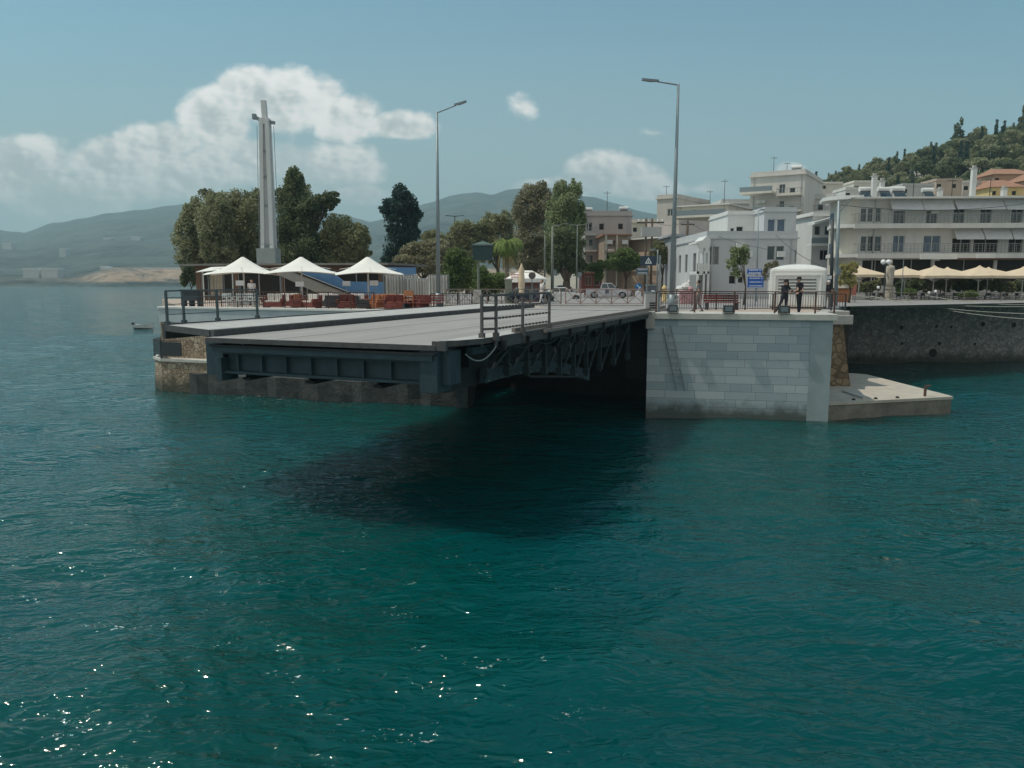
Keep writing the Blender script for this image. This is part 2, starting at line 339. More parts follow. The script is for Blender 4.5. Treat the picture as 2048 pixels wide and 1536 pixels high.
def water_mat():
    m = bpy.data.materials.new('sea_water'); m.use_nodes = True; t = m.node_tree; N = t.nodes; K = t.links; bs = N['Principled BSDF']
    tcn = N.new('ShaderNodeTexCoord')
    def nz(sc, det, rg, sx=1, sy=1, dist=0, rot=0):
        mp = N.new('ShaderNodeMapping'); K.new(tcn.outputs['Object'], mp.inputs[0]); mp.inputs['Scale'].default_value = (sx, sy, 1); mp.inputs['Rotation'].default_value = (0, 0, rot)
        n = N.new('ShaderNodeTexNoise'); K.new(mp.outputs[0], n.inputs[0]); n.inputs['Scale'].default_value = sc; n.inputs['Detail'].default_value = det
        n.inputs['Roughness'].default_value = rg; n.inputs['Distortion'].default_value = dist; return n.outputs['Fac']
    def M(op, a, b=None, c=None):
        n = N.new('ShaderNodeMath'); n.operation = op
        for i, x in enumerate((a, b, c)):
            if x is None: continue
            if isinstance(x, (int, float)): n.inputs[i].default_value = x
            else: K.new(x, n.inputs[i])
        return n.outputs[0]
    def RNGE(x, a, b, c, d):
        n = N.new('ShaderNodeMapRange'); K.new(x, n.inputs[0]); n.interpolation_type = 'SMOOTHSTEP'
        for i, q in enumerate((a, b, c, d)): n.inputs[i + 1].default_value = q
        return n.outputs[0]
    big = nz(.05, 3, .5, 1, 1.6); cr = N.new('ShaderNodeValToRGB'); K.new(big, cr.inputs[0])
    cr.color_ramp.elements[0].position = .35; cr.color_ramp.elements[0].color = (.0000, .053, .045, 1)
    cr.color_ramp.elements[1].position = .68; cr.color_ramp.elements[1].color = (.0000, .058, .066, 1)
    # foam on the current lines beside the quays
    sp = N.new('ShaderNodeSeparateXYZ'); K.new(tcn.outputs['Object'], sp.inputs[0]); x, y = sp.outputs[0], sp.outputs[1]
    d1 = M('SUBTRACT', y, M('MULTIPLY_ADD', x, -.36, 40.95))          # distance in front of the left quay
    f1 = M('MULTIPLY', M('MULTIPLY', RNGE(d1, -5.0, -1.5, 0, 1), RNGE(x, -24, -20, 0, 1)), RNGE(x, -14, -4, 1, 0))
    d2 = M('ABSOLUTE', M('SUBTRACT', y, M('MULTIPLY_ADD', x, -.24, 36.3)))
    f2 = M('MULTIPLY', RNGE(d2, 0, 1.1, .55, 0), RNGE(x, 7, 11, 0, 1)); f2 = M('MULTIPLY', f2, RNGE(x, 17, 22, 1, 0))
    f3 = M('MULTIPLY', RNGE(y, 5, 30, .0, .0), 1.0)
    reg = M('MAXIMUM', f1, f2)
    glints = M('MULTIPLY', M('MULTIPLY', RNGE(nz(.55, 3, .5, 1, 2.2), .60, .66, 0, 1), RNGE(nz(9, 3, .6, 1, 1.6), .62, .68, 0, 1)), M('MULTIPLY', RNGE(x, -2, 3, 1, 0), RNGE(y, 14, 24, 1, 0)))  # pale flecks put into the colour as sun glints on the near water
    fo = M('MULTIPLY', RNGE(nz(3.2, 7, .72, 1, 1.9, 1.2), .56, .68, 0, 1), reg)
    fo = M('MAXIMUM', fo, glints)
    mx = N.new('ShaderNodeMix'); mx.data_type = 'RGBA'; K.new(M('MAXIMUM', M('MULTIPLY', fo, .55), glints), mx.inputs[0]); K.new(cr.outputs[0], mx.inputs[6]); mx.inputs[7].default_value = (.55, .66, .64, 1)
    K.new(mx.outputs[2], bs.inputs['Base Color'])
    K.new(M('ADD', .055, M('MULTIPLY', fo, .5)), bs.inputs['Roughness']); bs.inputs['IOR'].default_value = 1.33
    bs.inputs['Specular IOR Level'].default_value = .5
    cd = N.new('ShaderNodeCameraData')
    def ridge(v): return M('SUBTRACT', 1.0, M('ABSOLUTE', M('MULTIPLY_ADD', v, 4.0, -2.0)))
    h = M('ADD', M('MULTIPLY', ridge(nz(1.1, 2, .45, 1, 2.0, .5, .25)), .085), M('MULTIPLY', ridge(nz(2.9, 1.5, .45, 1, 1.9, .6, -.3)), .030))
    h = M('ADD', h, M('MULTIPLY', ridge(nz(.33, 1.5, .4, 1, 2.6, .4, .1)), .13))
    b = N.new('ShaderNodeBump'); b.inputs['Strength'].default_value = 1.0; b.inputs['Distance'].default_value = .52; K.new(h, b.inputs['Height'])
    K.new(b.outputs[0], bs.inputs['Normal'])
    bs.inputs['Subsurface Weight'].default_value = 1.0; bs.inputs['Subsurface Radius'].default_value = (.02, 1.0, .9); bs.inputs['Subsurface Scale'].default_value = 14
    return m
w = sea(); w.data.materials.append(water_mat()); tag(w, kind='structure')

# ================================================================ terrain
def smooth(a): a = np.clip(a, 0, 1); return a * a * (3 - 2 * a)
HX = [-400, 10, 40, 80, 108, 125, 160, 198, 260, 400, 900]; HZ = [0, 0, 5, 20, 30, 35, 43, 51, 60, 62, 50]
def T(x, y):
    h = np.interp(x, HX, HZ); s = smooth((y - 105) / 185.0)
    return 4.60 - .0 * y + h * s - .25 * smooth((y - 70) / 20.) * (x < 10)
def terrain():
    ys = np.concatenate([np.linspace(69, 130, 22), np.linspace(136, 420, 40), np.linspace(440, 790, 10)])
    ts = np.linspace(0, 1, 90); V = []
    for y in ys:
        xl = np.interp(y, [69, 90, 150, 400, 800], [-31, -36, -38, -60, -120]); xr = 520
        xs = xl + (xr - xl) * ts
        z = T(xs, y * np.ones_like(xs)) + .9 * smooth((y - 150) / 60) * np.sin(xs * .13 + y * .05) * np.cos(y * .11)
        V.append(np.stack([xs, np.full_like(xs, y), z], -1))
    V = np.array(V); n, m = V.shape[:2]; I = np.arange(n * m).reshape(n, m)
    F = np.stack([I[:-1, :-1], I[:-1, 1:], I[1:, 1:], I[1:, :-1]], -1).reshape(-1, 4)
    g = mat('town_ground', (.26, .24, .19), .95, .3, .05, col2=(.36, .32, .26)); o = npmesh('terrain', V.reshape(-1, 3), F, g); tag(o, kind='structure')
terrain()
def hills():
    P = [(-1400,440),(-700,455),(-300,450),(-60,452),(0,459),(50,467),(80,456),(110,447),(200,434),(300,421),(370,412),(480,413),(600,424),(690,432),(740,448),(780,440),(845,413),(880,402),(925,390),(955,388),(985,391),(1010,384),(1045,379),(1100,384),(1200,402),(1300,430),(1500,470),(2100,478),(3400,480)]
    px = np.linspace(-1400, 3400, 620); py = np.interp(px, [a for a, b in P], [b for a, b in P])
    rg = np.random.default_rng(5); py = py + .8 * np.sin(px * .045 + 1) + .8 * np.sin(px * .11)
    Ys = np.concatenate([np.linspace(792, 1000, 26), np.geomspace(1010, 2600, 56), np.linspace(2650, 3300, 8)])
    el = np.array([(at(a, b, 1.0).z - H) for a, b in zip(px, py)]); ux = np.array([at(a, 500, 1.0).x for a in px])
    def fb(a, b):
        s = 0
        for k in range(5): s = s + np.sin(a * (1.9 ** k) * 1.0 + 1.7 * k + 2 * np.sin(b * 1.3 * 1.7 ** k)) * np.cos(b * (1.8 ** k) + k) / (1.7 ** k)
        return s
    V = []
    for Y in Ys:
        s = min(1, max(0, (Y - 830) / 1770)) ** 1.25
        if Y > 2600: s = 1 - (Y - 2600) / 700 * .8
        zr = 2600 * el + H; x = ux * Y
        amp = 16 * min(1, max(0, (Y - 950) / 500)) * min(1, max(.08, (2600 - Y) / 900))
        z = zr * s + amp * fb(x / 210, np.full_like(x, Y / 190)) * .6
        bl = np.interp(px, [-1400, 60, 150, 230, 420, 3400], [5, 5, 7, 14.5, 15.5, 8])
        z = z + bl * smooth(np.array((Y - 800 - 5 * np.sin(px * .05)) / 60.0)) * (1 - .6 * smooth(np.array((Y - 1000) / 500))) + (fb(x / 22, np.full_like(x, Y / 17)) * 1.3 if 800 < Y < 1000 else 0)
        if Y < 798: z = z * 0 - 1
        V.append(np.stack([x, np.full_like(x, Y) + 6 * np.sin(px * .021), z], -1))
    V = np.array(V); n, m = V.shape[:2]; I = np.arange(n * m).reshape(n, m)
    F = np.stack([I[:-1, :-1], I[:-1, 1:], I[1:, 1:], I[1:, :-1]], -1).reshape(-1, 4)
    mt = bpy.data.materials.new('scrub_hillside'); mt.use_nodes = True; t = mt.node_tree; N = t.nodes; K = t.links; bs = N['Principled BSDF']; bs.inputs['Roughness'].default_value = .95
    tcn = N.new('ShaderNodeTexCoord'); sp = N.new('ShaderNodeSeparateXYZ'); K.new(tcn.outputs['Object'], sp.inputs[0])
    def nz(sc, det, st=1):
        mp = N.new('ShaderNodeMapping'); K.new(tcn.outputs['Object'], mp.inputs[0]); mp.inputs['Scale'].default_value = (1, st, 1)
        n_ = N.new('ShaderNodeTexNoise'); n_.inputs['Scale'].default_value = sc; n_.inputs['Detail'].default_value = det; n_.inputs['Roughness'].default_value = .68; K.new(mp.outputs[0], n_.inputs[0]); return n_.outputs['Fac']
    cr = N.new('ShaderNodeValToRGB'); hm = N.new('ShaderNodeMix'); hm.inputs[0].default_value = .5; K.new(nz(.012, 10), hm.inputs[2]); K.new(nz(.09, 5), hm.inputs[3]); K.new(hm.outputs[0], cr.inputs[0]); e = cr.color_ramp.elements
    e[0].position = .42; e[0].color = (.006, .016, .018, 1); e[1].position = .60; e[1].color = (.085, .10, .085, 1)
    # bare tan earth on the low bluff by the far shore
    def rg_(x, a, b, c, d):
        q = N.new('ShaderNodeMapRange'); K.new(x, q.inputs[0])
        for i, s_ in enumerate((a, b, c, d)): q.inputs[i + 1].default_value = s_
        return q.outputs[0]
    def mm(a, b):
        q = N.new('ShaderNodeMath'); q.operation = 'MULTIPLY'; K.new(a, q.inputs[0]); K.new(b, q.inputs[1]); return q.outputs[0]
    f = mm(mm(rg_(sp.outputs[2], 3.5, 6, 0, 1), rg_(sp.outputs[1], 880, 935, 1, 0)), rg_(nz(.05, 6), .36, .52, 0, 1)); f = mm(f, rg_(sp.outputs[0], -500, -440, 0.15, 1))
    c2 = N.new('ShaderNodeValToRGB'); K.new(nz(.09, 8), c2.inputs[0]); c2.color_ramp.elements[0].color = (.20, .13, .09, 1); c2.color_ramp.elements[0].position = .35; c2.color_ramp.elements[1].color = (.42, .31, .22, 1); c2.color_ramp.elements[1].position = .65
    mx = N.new('ShaderNodeMix'); mx.data_type = 'RGBA'; K.new(f, mx.inputs[0]); K.new(cr.outputs[0], mx.inputs[6]); K.new(c2.outputs[0], mx.inputs[7]); K.new(mx.outputs[2], bs.inputs['Base Color'])
    o = npmesh('hills', V.reshape(-1, 3), F, mt); tag(o, kind='structure')
    # long low sheds and houses on the far shore
    defs = [(45, 76, 538, 905, 4), (82, 115, 538, 905, 4), (200, 213, 534, 905, 4), (208, 240, 538, 900, 4), (243, 282, 538, 900, 4), (286, 330, 537, 905, 4), (334, 384, 537, 905, 4), (206, 222, 476, 1700, 8), (262, 280, 474, 1700, 8), (118, 130, 498, 1350, 6), (4, 22, 486, 1600, 8)]
    words = ['far left white shed on the far shore', 'second white shed from the left on the far shore', 'small white shed standing above the long row on the far shore', 'short white shed at the left end of the long row above the tan slope', 'white shed second in the row above the tan slope', 'long white shed third in the row above the tan slope', 'longest white shed nearest the trees above the tan slope', 'pale farmhouse high on the far hillside, left of the pair', 'pale farmhouse high on the far hillside, right of the pair', 'lone pale farmhouse halfway up the far hillside', 'pale farmhouse on the hillside at the left edge of the picture']
    for (a, b, y, D, hh), wd in zip(defs, words):
        p0 = at(a, y, D); wdt = at(b, y, D).x - p0.x
        t_ = thing('warehouse' if D < 1000 else 'farmhouse', wd, 'shed' if D < 1000 else 'house', (p0.x, p0.y, p0.z - hh))
        MB().box(0, wdt, 0, 14, -8, hh - 1).build('wall', offwh, t_)
        MB().prof([(-.5, hh - 1), (wdt + .5, hh - 1), (wdt - .5, hh + 1.2), (.5, hh + 1.2)], -.5, 14.5).build('roof', white, t_)
hills()

# ================================================================ quays and ground
QA = Vector((-22.3, 49.0)); QB = Vector((-4.9, 42.7)); QC = Vector((6.75, 38.5)); QD = Vector((15.2, 36.75)); QE = Vector((16.7, 41.8)); QF = Vector((27.6, 63.6))
AX = Vector((math.sin(R(22.6)), math.cos(R(22.6)))); RT = Vector((AX.y, -AX.x)); O2 = Vector((-1.96, 19.61))
def bl(x, y): return O2 + RT * x + AX * y                 # bridge frame to world
C0 = bl(-11.5, 22.6); 
cavL = QB + AX * 7; cavR = QC + AX * 6.2
def quad_sheet(name, pts, z, m, zb=None, kind='structure'):
    mb = MB()
    if zb is None: mb.add([(p[0], p[1], z) for p in pts], [tuple(range(len(pts)))])
    else: mb.prism([tuple(p[:2]) for p in pts], zb, z)
    o = mb.build(name, m); tag(o, kind=kind); return o
gq = [(-21.2, 49.4), QB + Vector((-.4, .5)), cavL - RT * .4 + AX * .3, cavR + RT * .4 + AX * .3, QC + Vector((.5, .4)), QD + Vector((-.4, .5)), QE + Vector((-.3, 0)), QF + Vector((-.4, .4)), (27.2, 70), (-31.5, 70)]
quad_sheet('pavement', gq, 4.95, pave, -3)
quad_sheet('promenade', [(27.4, 64.3), (75, 67.0), (140, 70.5), (140, 78), (27.4, 78)], 4.62, pave, -3)
st = [bl(-7.4, 26.2), bl(.9, 26.2), bl(2.0, 29), bl(6, 33), (60, 68.9), (60, 69.8), (-18, 69.8), (-6, 58), bl(-8, 30)]
quad_sheet('road', st, 4.956, street)
road2 = MB(); pts = []
for (a, b) in ((-18, 69.8), (60, 69.8)): pts.append((a, b, 4.957))
road2.add([(-18, 69.7, 4.70), (60, 69.7, 4.70), (70, 112, 4.72), (-10, 112, 4.44 + .28)], [(0, 1, 2, 3)])
tag(road2.build('street', street), kind='structure')
# kerb across the street's far side of the bridge (paved step)
def kerb_line(name, p, q, z0, h_, w_, m, label=None, kind='structure'):
    mb = MB(); mb.bar((p[0], p[1], z0 + h_ / 2), (q[0], q[1], z0 + h_ / 2), w_, h_); o = mb.build(name, m); tag(o, kind=kind)
kerb_line('kerb', bl(-12.5, 26.6), bl(-7.8, 26.9), 4.95, .14, .3, conc)
# ---- marble abutment
def wallthing(name, label, cat, p, q, z0, z1, th, m, part='facing', cop=None, copm=None, over=.12, coph=.3):
    p = Vector(p[:2]); q = Vector(q[:2]); d = q - p; t_ = thing(name, label, cat, (p.x, p.y, 0), math.atan2(d.y, d.x)); Lh = d.length
    MB().box(0, Lh, 0, th, z0, z1 - (coph if cop else 0)).build(part, m, t_)
    if cop: MB().box(-over, Lh + over, -over, th + .0, z1 - coph, z1).build('coping', copm, t_, bevel=.02)
    return t_, Lh
ab, Lab = wallthing('abutment', 'bridge abutment faced with pale bluish marble blocks, officers standing on top', 'abutment', QC, QD, -2, 5.04, 2.2, marble, cop=True, copm=coping, over=.20)
m_ = MB(); m_.box(Lab - .95, Lab + .03, -.035, .3, -2, 4.74 - .004); m_.build('quoin', smarble, ab)
rt = MB()                                                     # right return of the abutment
d_ = (QE - QD); ang = math.atan2(d_.y, d_.x) - math.atan2((QD - QC).y, (QD - QC).x)
c_, s_ = math.cos(ang), math.sin(ang)
rt.add([(Lab, .002, -2), (Lab + d_.length * c_, d_.length * s_, -2), (Lab + d_.length * c_, d_.length * s_, 4.736), (Lab, .002, 4.736), (Lab - 2, .1, -2), (Lab - 2 + d_.length * c_, d_.length * s_, -2), (Lab - 2 + d_.length * c_, d_.length * s_, 4.736), (Lab - 2, .1, 4.736)], [(0, 1, 2, 3), (1, 5, 6, 2), (3, 2, 6, 7)])
rt.build('side_facing', marble, ab)
m_ = MB(); cl = MB()
for k, (xx) in enumerate((.25,)): m_.box(-.1, .35, -.25, .05, 4.25, 5.12)
m_.build('corner_block', conc, ab, bevel=.04)
for pxm in (1293, 1302):                                       # ladder rails by the left corner of the abutment
    pass
ldr = thing('wall_ladder', 'thin steel ladder fixed to the left end of the marble abutment', 'ladder', (QC.x, QC.y, 0), math.atan2((QD - QC).y, (QD - QC).x))
m_ = MB(); m_.tube((.75, -.1, 4.3), (1.5, -.16, 1.2), .03); m_.build('stile', galv, ldr); m_ = MB(); m_.tube((1.12, -.1, 4.4), (1.9, -.16, 1.2), .03); m_.build('stile', galv, ldr)
m_ = MB(); [m_.tube((.75 + .75 * k / 9, -.105, 4.3 - 3.1 * k / 9), (1.12 + .78 * k / 9, -.105, 4.3 - 3.1 * k / 9), .018) for k in range(1, 9)]; m_.build('rungs', galv, ldr)
# ---- dark bridge pit
pit = thing('bridge_pit', 'dark concrete pit under the bridge deck, where the span slides in', 'pit wall', (QB.x, QB.y, 0), math.atan2((QC - QB).y, (QC - QB).x)); LB = (QC - QB).length
angb = math.pi / 2 - R(22.6) - math.atan2((QC - QB).y, (QC - QB).x)
def loc_p(w2): 
    d = w2 - QB; a = math.atan2((QC - QB).y, (QC - QB).x); return (d.x * math.cos(a) + d.y * math.sin(a), -d.x * math.sin(a) + d.y * math.cos(a))
a0 = (0, 0); a1 = loc_p(cavL); a2 = loc_p(cavR); a3 = loc_p(QC)
m_ = MB(); m_.add([(*a0, -2), (*a1, -2), (*a1, 4.5), (*a0, 4.5)], [(0, 1, 2, 3)]); m_.build('side_wall', mat('shaded_concrete', (.010, .010, .011), .9, .3, 1.3, .6, 8, col2=(.022, .022, .022)), pit)  # near-black concrete: the shade under the deck is put into the colour
m_ = MB(); m_.add([(*a1, -2), (*a2, -2), (*a2, 4.8), (*a1, 4.8)], [(0, 1, 2, 3)]); m_.build('back_wall', mat('shaded_concrete', (.010, .010, .011), .9, .3, 1.3, .6, 8, col2=(.022, .022, .022)), pit)
m_ = MB(); m_.add([(*a2, -2), (*a3, -2), (*a3, 4.95), (*a2, 4.95)], [(0, 1, 2, 3)]); m_.build('side_wall', mat('shaded_concrete', (.010, .010, .011), .9, .3, 1.3, .6, 8, col2=(.022, .022, .022)), pit)
m_ = MB(); m_.box(a2[0] - 1.6, a3[0] - .15, 1.2, 1.5, 1.6, 4.6); m_.build('beam', mat('shaded_concrete', (.010, .010, .011), .9, .3, 1.3, .6, 8, col2=(.022, .022, .022)), pit)
# ---- left quay
tw, LT = wallthing('terrace_wall', 'pale blue plastered quay wall below the restaurant terrace', 'quay wall', QA, QB, 4.02, 5.0, .6, wallblue, cop=True, copm=white, over=.06, coph=.14)
MB().box(0, LT * .24, .08, .6, -1, 4.017).build('rubble_base', tanrub, tw); MB().box(LT * .24 + .003, LT, .08, .6, -1, 4.017).build('shaded_base', MATS['shaded_concrete'], tw)  # base below the bridge takes the near-black, its shade painted in
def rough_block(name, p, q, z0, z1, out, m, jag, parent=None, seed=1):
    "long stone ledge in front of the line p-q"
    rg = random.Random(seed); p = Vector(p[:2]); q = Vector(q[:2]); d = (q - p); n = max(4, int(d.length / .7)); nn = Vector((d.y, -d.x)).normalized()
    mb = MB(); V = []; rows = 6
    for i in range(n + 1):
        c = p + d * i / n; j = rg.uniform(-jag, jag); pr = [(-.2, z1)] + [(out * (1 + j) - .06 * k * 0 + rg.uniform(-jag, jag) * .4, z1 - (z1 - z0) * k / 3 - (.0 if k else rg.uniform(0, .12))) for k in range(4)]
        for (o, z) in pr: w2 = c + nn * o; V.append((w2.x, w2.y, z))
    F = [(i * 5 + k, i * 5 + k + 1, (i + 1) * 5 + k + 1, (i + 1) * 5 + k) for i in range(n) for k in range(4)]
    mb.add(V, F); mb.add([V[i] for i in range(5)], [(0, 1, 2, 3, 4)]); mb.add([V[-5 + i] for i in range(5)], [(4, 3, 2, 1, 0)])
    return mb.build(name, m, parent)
o = rough_block('quay_ledge', QA + (QB - QA) * .16, QB + (QC - QB) * .25, -1.5, 1.05, 1.0, mat('shaded_wet_rock', (.022, .028, .03), .8, .3, 2.2, .9, 8, col2=(.07, .075, .07)), .12, seed=4); tag(o, 'rough dark stone ledge along the waterline under the bridge end', 'ledge')  # wet rock coloured darker to carry the shade below the bridge end
# lower corner terrace
lt = thing('lower_terrace', 'small lower terrace of tan rubble stone at the quay corner', 'terrace', (-20.2, 49.0, 0))
base = [(-3.2, 2.6), (-2.8, .6), (-1.7, -.9), (-.2, -1.4), (3.4, -2.6), (3.6, 1.2), (-.5, 3.6), (-2.5, 5.0)]
sec = [(p[0] * 1.05, p[1] * 1.06) for p in base]
m_ = MB(); n = len(base); m_.add([(p[0] * 1.08, p[1] * 1.05, -2) for p in base] + [(p[0], p[1], 1.62) for p in base], [(i, (i + 1) % n, n + (i + 1) % n, n + i) for i in range(n)]); m_.build('rubble_base', tanrub, lt)
MB().prism(sec, 1.62, 1.78).build('slab', coping, lt)
bk, LBk = wallthing('rubble_wall', 'sunlit tan rubble wall behind the small lower terrace', 'wall', (-22.9, 51.6), (-19.0, 50.2), 0, 4.9, .6, tanrub)
bk2 = MB(); 
# dark fence of the lower terrace
lf = thing('terrace_fence', 'dark canvas-covered metal fence on the small lower terrace', 'fence', (-20.2, 49.0, 1.78))
for (p, q) in zip(base[:5], base[1:5]):
    p = Vector((*p, 0)); q = Vector((*q, 0))
    if p.x > -1: break
    m_ = MB(); m_.bar(p + Vector((0, 0, .62)), q + Vector((0, 0, .62)), .04, .85); m_.build('panel', rail, lf)
    m_ = MB(); m_.bar(p, p + Vector((0, 0, 1.12)), .07); m_.build('post', rail, lf)
    m_ = MB(); m_.bar(p + Vector((0, 0, 1.12)), q + Vector((0, 0, 1.12)), .05); m_.build('top_rail', rail, lf)

# ---- right river wall, buttress, landing
rw, Lr = wallthing('river_wall', 'long dark rubble river wall with a pale coping below the promenade', 'river wall', (27.5, 63.8), (75, 66.5), -2, 4.68, .8, rubble, cop=True, copm=conc, over=.15, coph=.28)
m_ = MB()
for (px, py, s) in ((1803, 655, .16), (1873, 653, .13), (1903, 654, .1), (1966, 648, .2), (2028, 650, .22), (1866, 706, .36), (1804, 687, .12), (1879, 687, .15), (1950, 688, .12)):
    w_ = at(px, py, 63.9); Y = 63.8 + (w_.x - 27.5) * 2.7 / 47.5; w_ = at(px, py, Y); uu = math.hypot(w_.x - 27.5, Y - 63.8)
    m_.tube((uu, -.012, w_.z), (uu, .02, w_.z), s, s, 10)
m_.build('drain_holes', dark, rw)
wallthing('side_quay_wall', 'weathered brown quay wall running back from the marble abutment', 'quay wall', QE + Vector((.15, 0)), QF + Vector((.1, 0)), -2, 4.93, .5, texmat('brown_rubble', 'vor', (.10, .085, .06), (.24, .20, .15), (.06, .05, .04), sc=(3.2, 1), rough=.9, bump=.8, stain=.5), cop=True, copm=conc, over=.12, coph=.25)
bt = thing('buttress', 'leaning brown stone buttress behind the marble abutment', 'buttress', (17.95, 42.6, 0))
m_ = MB(); z1 = 4.2
P0 = [(-.6, .2), (1.35, .2), (2.6, 3.4), (1.0, 4.2)]; P1 = [(-.6, .5), (.45, .5), (1.2, 3.0), (.4, 3.4)]
V = []
for k in range(5):
    f = k / 4; V += [(a[0] * (1 - f) + b[0] * f + .05 * math.sin(5 * k + i), a[1] * (1 - f) + b[1] * f, -1 + f * (z1 + 1)) for i, (a, b) in enumerate(zip(P0, P1))]
F = [(k * 4 + i, k * 4 + (i + 1) % 4, k * 4 + 4 + (i + 1) % 4, k * 4 + 4 + i) for k in range(4) for i in range(4)] + [(16, 17, 18, 19)]
m_.add(V, F); m_.build('stone_face', texmat('brown_stone', 'vor', (.15, .11, .07), (.27, .20, .13), (.10, .075, .05), sc=(2.6, 1), rough=.95, bump=.9, stain=.6, staincol=(.07, .055, .035)), bt)
MB().box(-.65, .95, .3, 3.2, 4.2, 4.72).build('cap', conc, bt, bevel=.04)
MB().box(-.5, .8, .45, 3.0, 4.716, 4.95).build('upper_cap', conc, bt, bevel=.04)
ld = thing('landing', 'flat pale concrete landing stage beside the marble abutment', 'landing stage', (15.1, 37.2, 0))
P = [(-1.5, 1), (0, -.2), (7.35, 1.85), (7.4, 2.4), (7.2, 11.2), (6.2, 12.0), (3.2, 10.2), (-1, 10)]
MB().prism(P, -2, .62).build('body', dconc, ld)
P2 = [(a * 1.004 + .02, b + (-.05 if b < 3 else .05)) for a, b in P]
MB().prism(P2, .62, .76).build('deck', mat('landing_concrete', (.44, .40, .34), .9, .14, 1.2, .2, 25), ld)
m_ = MB(); m_.tube((6.0, 1.9, .76), (6.0, 1.9, 1.28), .07, .07, 8); m_.tube((6.0, 1.9, 1.28), (6.28, 1.9, 1.3), .06, .05, 8); b_ = m_.build('mooring_post', brrail, ld)
m_ = MB(); [m_.lathe([(.09, .75), (.09, .82), (.05, .85)], 8, c=(1.8 + k * 1.25, .62 + k * .34)) for k in range(3)]; m_.build('mooring_rings', dsteel, ld)
MB().box(2.4, 2.75, .95, 3.4, .76, .86).build('step', conc, ld)

# ================================================================ bridge
br = thing('sliding_bridge', 'half-open sliding steel road bridge with grey deck over the channel', 'bridge', (O2.x, O2.y, 0), -R(22.6))
def bb(name, m, f, smooth_=False, bevel=0, par=None):
    q = MB(); f(q); return q.build(name, m, par or br, smooth_, bevel)
bb('roadway', [kerbm, asph], lambda q: q.prism([(-7.45, -.12), (0, 0), (.05, 26.6), (-7.5, 26.6)], 4.86, 5.0, 0, 1))
for xx in (-5.1, -2.5): bb('tar_seam', mat('tar', (.20, .19, .18), .8, .3, 2), lambda q: q.box(xx, xx + .03, .15, 23.5, 5.0, 5.005))
bb('expansion_joint', kerbm, lambda q: q.box(-7.4, 0, 23.6, 23.8, 5.0, 5.012))
bb('footway', walkm, lambda q: q.prism([(-7.78, .45), (-7.78, 26.6), (-11.2, 26.6), (-11.05, 1.9)][::-1], 4.98, 5.17))
bb('footway_edge', kerbm, lambda q: (q.prism([(-7.46, .25), (-7.46, 26.6), (-7.777, 26.6), (-7.777, .43)][::-1], 4.90, 5.19), q.prism([(-11.05, 1.85), (-7.78, .40), (-7.78, .447), (-11.05, 1.9)], 4.98, 5.18), q.box(-11.35, -11.22, 2, 26.6, 4.7, 5.2)))
bb('footway', [kerbm, walkm], lambda q: q.prism([(.053, .12), (.42, .45), (.72, 1.3), (.80, 2.4), (.80, 26.0), (.053, 26.0)], 4.96, 5.11, 0, 1))
bb('footway_edge', kerbm, lambda q: (q.box(-.1, .30, .02, .117, 4.86, 5.10), q.box(.803, .86, 2.4, 26, 4.80, 5.12)))
bb('edge_timber', tanrail, lambda q: q.bar((.66, 3.6, 5.19), (.66, 25.5, 5.19), .10, .12))
bb('edge_timber', tanrail, lambda q: q.bar((.40, 4.4, 5.17), (.40, 25.5, 5.17), .09, .09))
bb('edge_timber', tanrail, lambda q: q.bar((.95, 5.5, 5.06), (.95, 25.0, 5.06), .09, .10))
bb('edge_flange', steel, lambda q: q.box(-7.35, -.10, .02, .16, 4.58, 4.795))
bb('lip', dsteel, lambda q: q.box(-7.43, .0, -.02, .20, 4.797 - .06, 4.797 - .003))
def g1(q):
    q.box(-7.1, -.55, .42, .50, 4.02, 4.60); q.box(-7.2, -.5, .25, .60, 4.50, 4.58); q.box(-7.2, -.5, .22, .66, 3.94, 4.015)
bb('end_girder', steel, g1)
for k in range(8): bb('stiffener', steel, lambda q: q.box(-6.7 + k * .86, -6.64 + k * .86, .29, .417, 4.018, 4.497))
def legL(q):
    q.box(-7.9, -7.25, .35, 1.1, 3.85, 4.84); q.box(-7.30, -7.12, .12, .8, 3.72, 4.4)
bb('end_post', steel, legL, bevel=.01)
def legR(q):
    q.box(-.50, .02, .08, .9, 3.75, 4.84); q.box(.023, .28, .30, .9, 3.95, 4.84)
bb('end_post', steel, legR, bevel=.01)
for k in range(7): bb('bracket', steel, lambda q: q.prof([(-7.6, 4.85), (-11.0, 4.85), (-11.0, 4.72), (-7.6, 4.1)], 3.4 + 3 * k, 3.5 + 3 * k))
for xx in (-6.9, -4.6, -2.3): bb('longitudinal_girder', dsteel, lambda q: (q.box(xx - .03, xx + .03, .9, 26, 3.75, 4.75), q.box(xx - .15, xx + .15, .9, 26, 3.67, 3.747)))
for k in range(9): bb('cross_beam', dsteel, lambda q: q.box(-7.2, -.1, 2.2 + 2.5 * k, 2.34 + 2.5 * k, 4.2, 4.74))
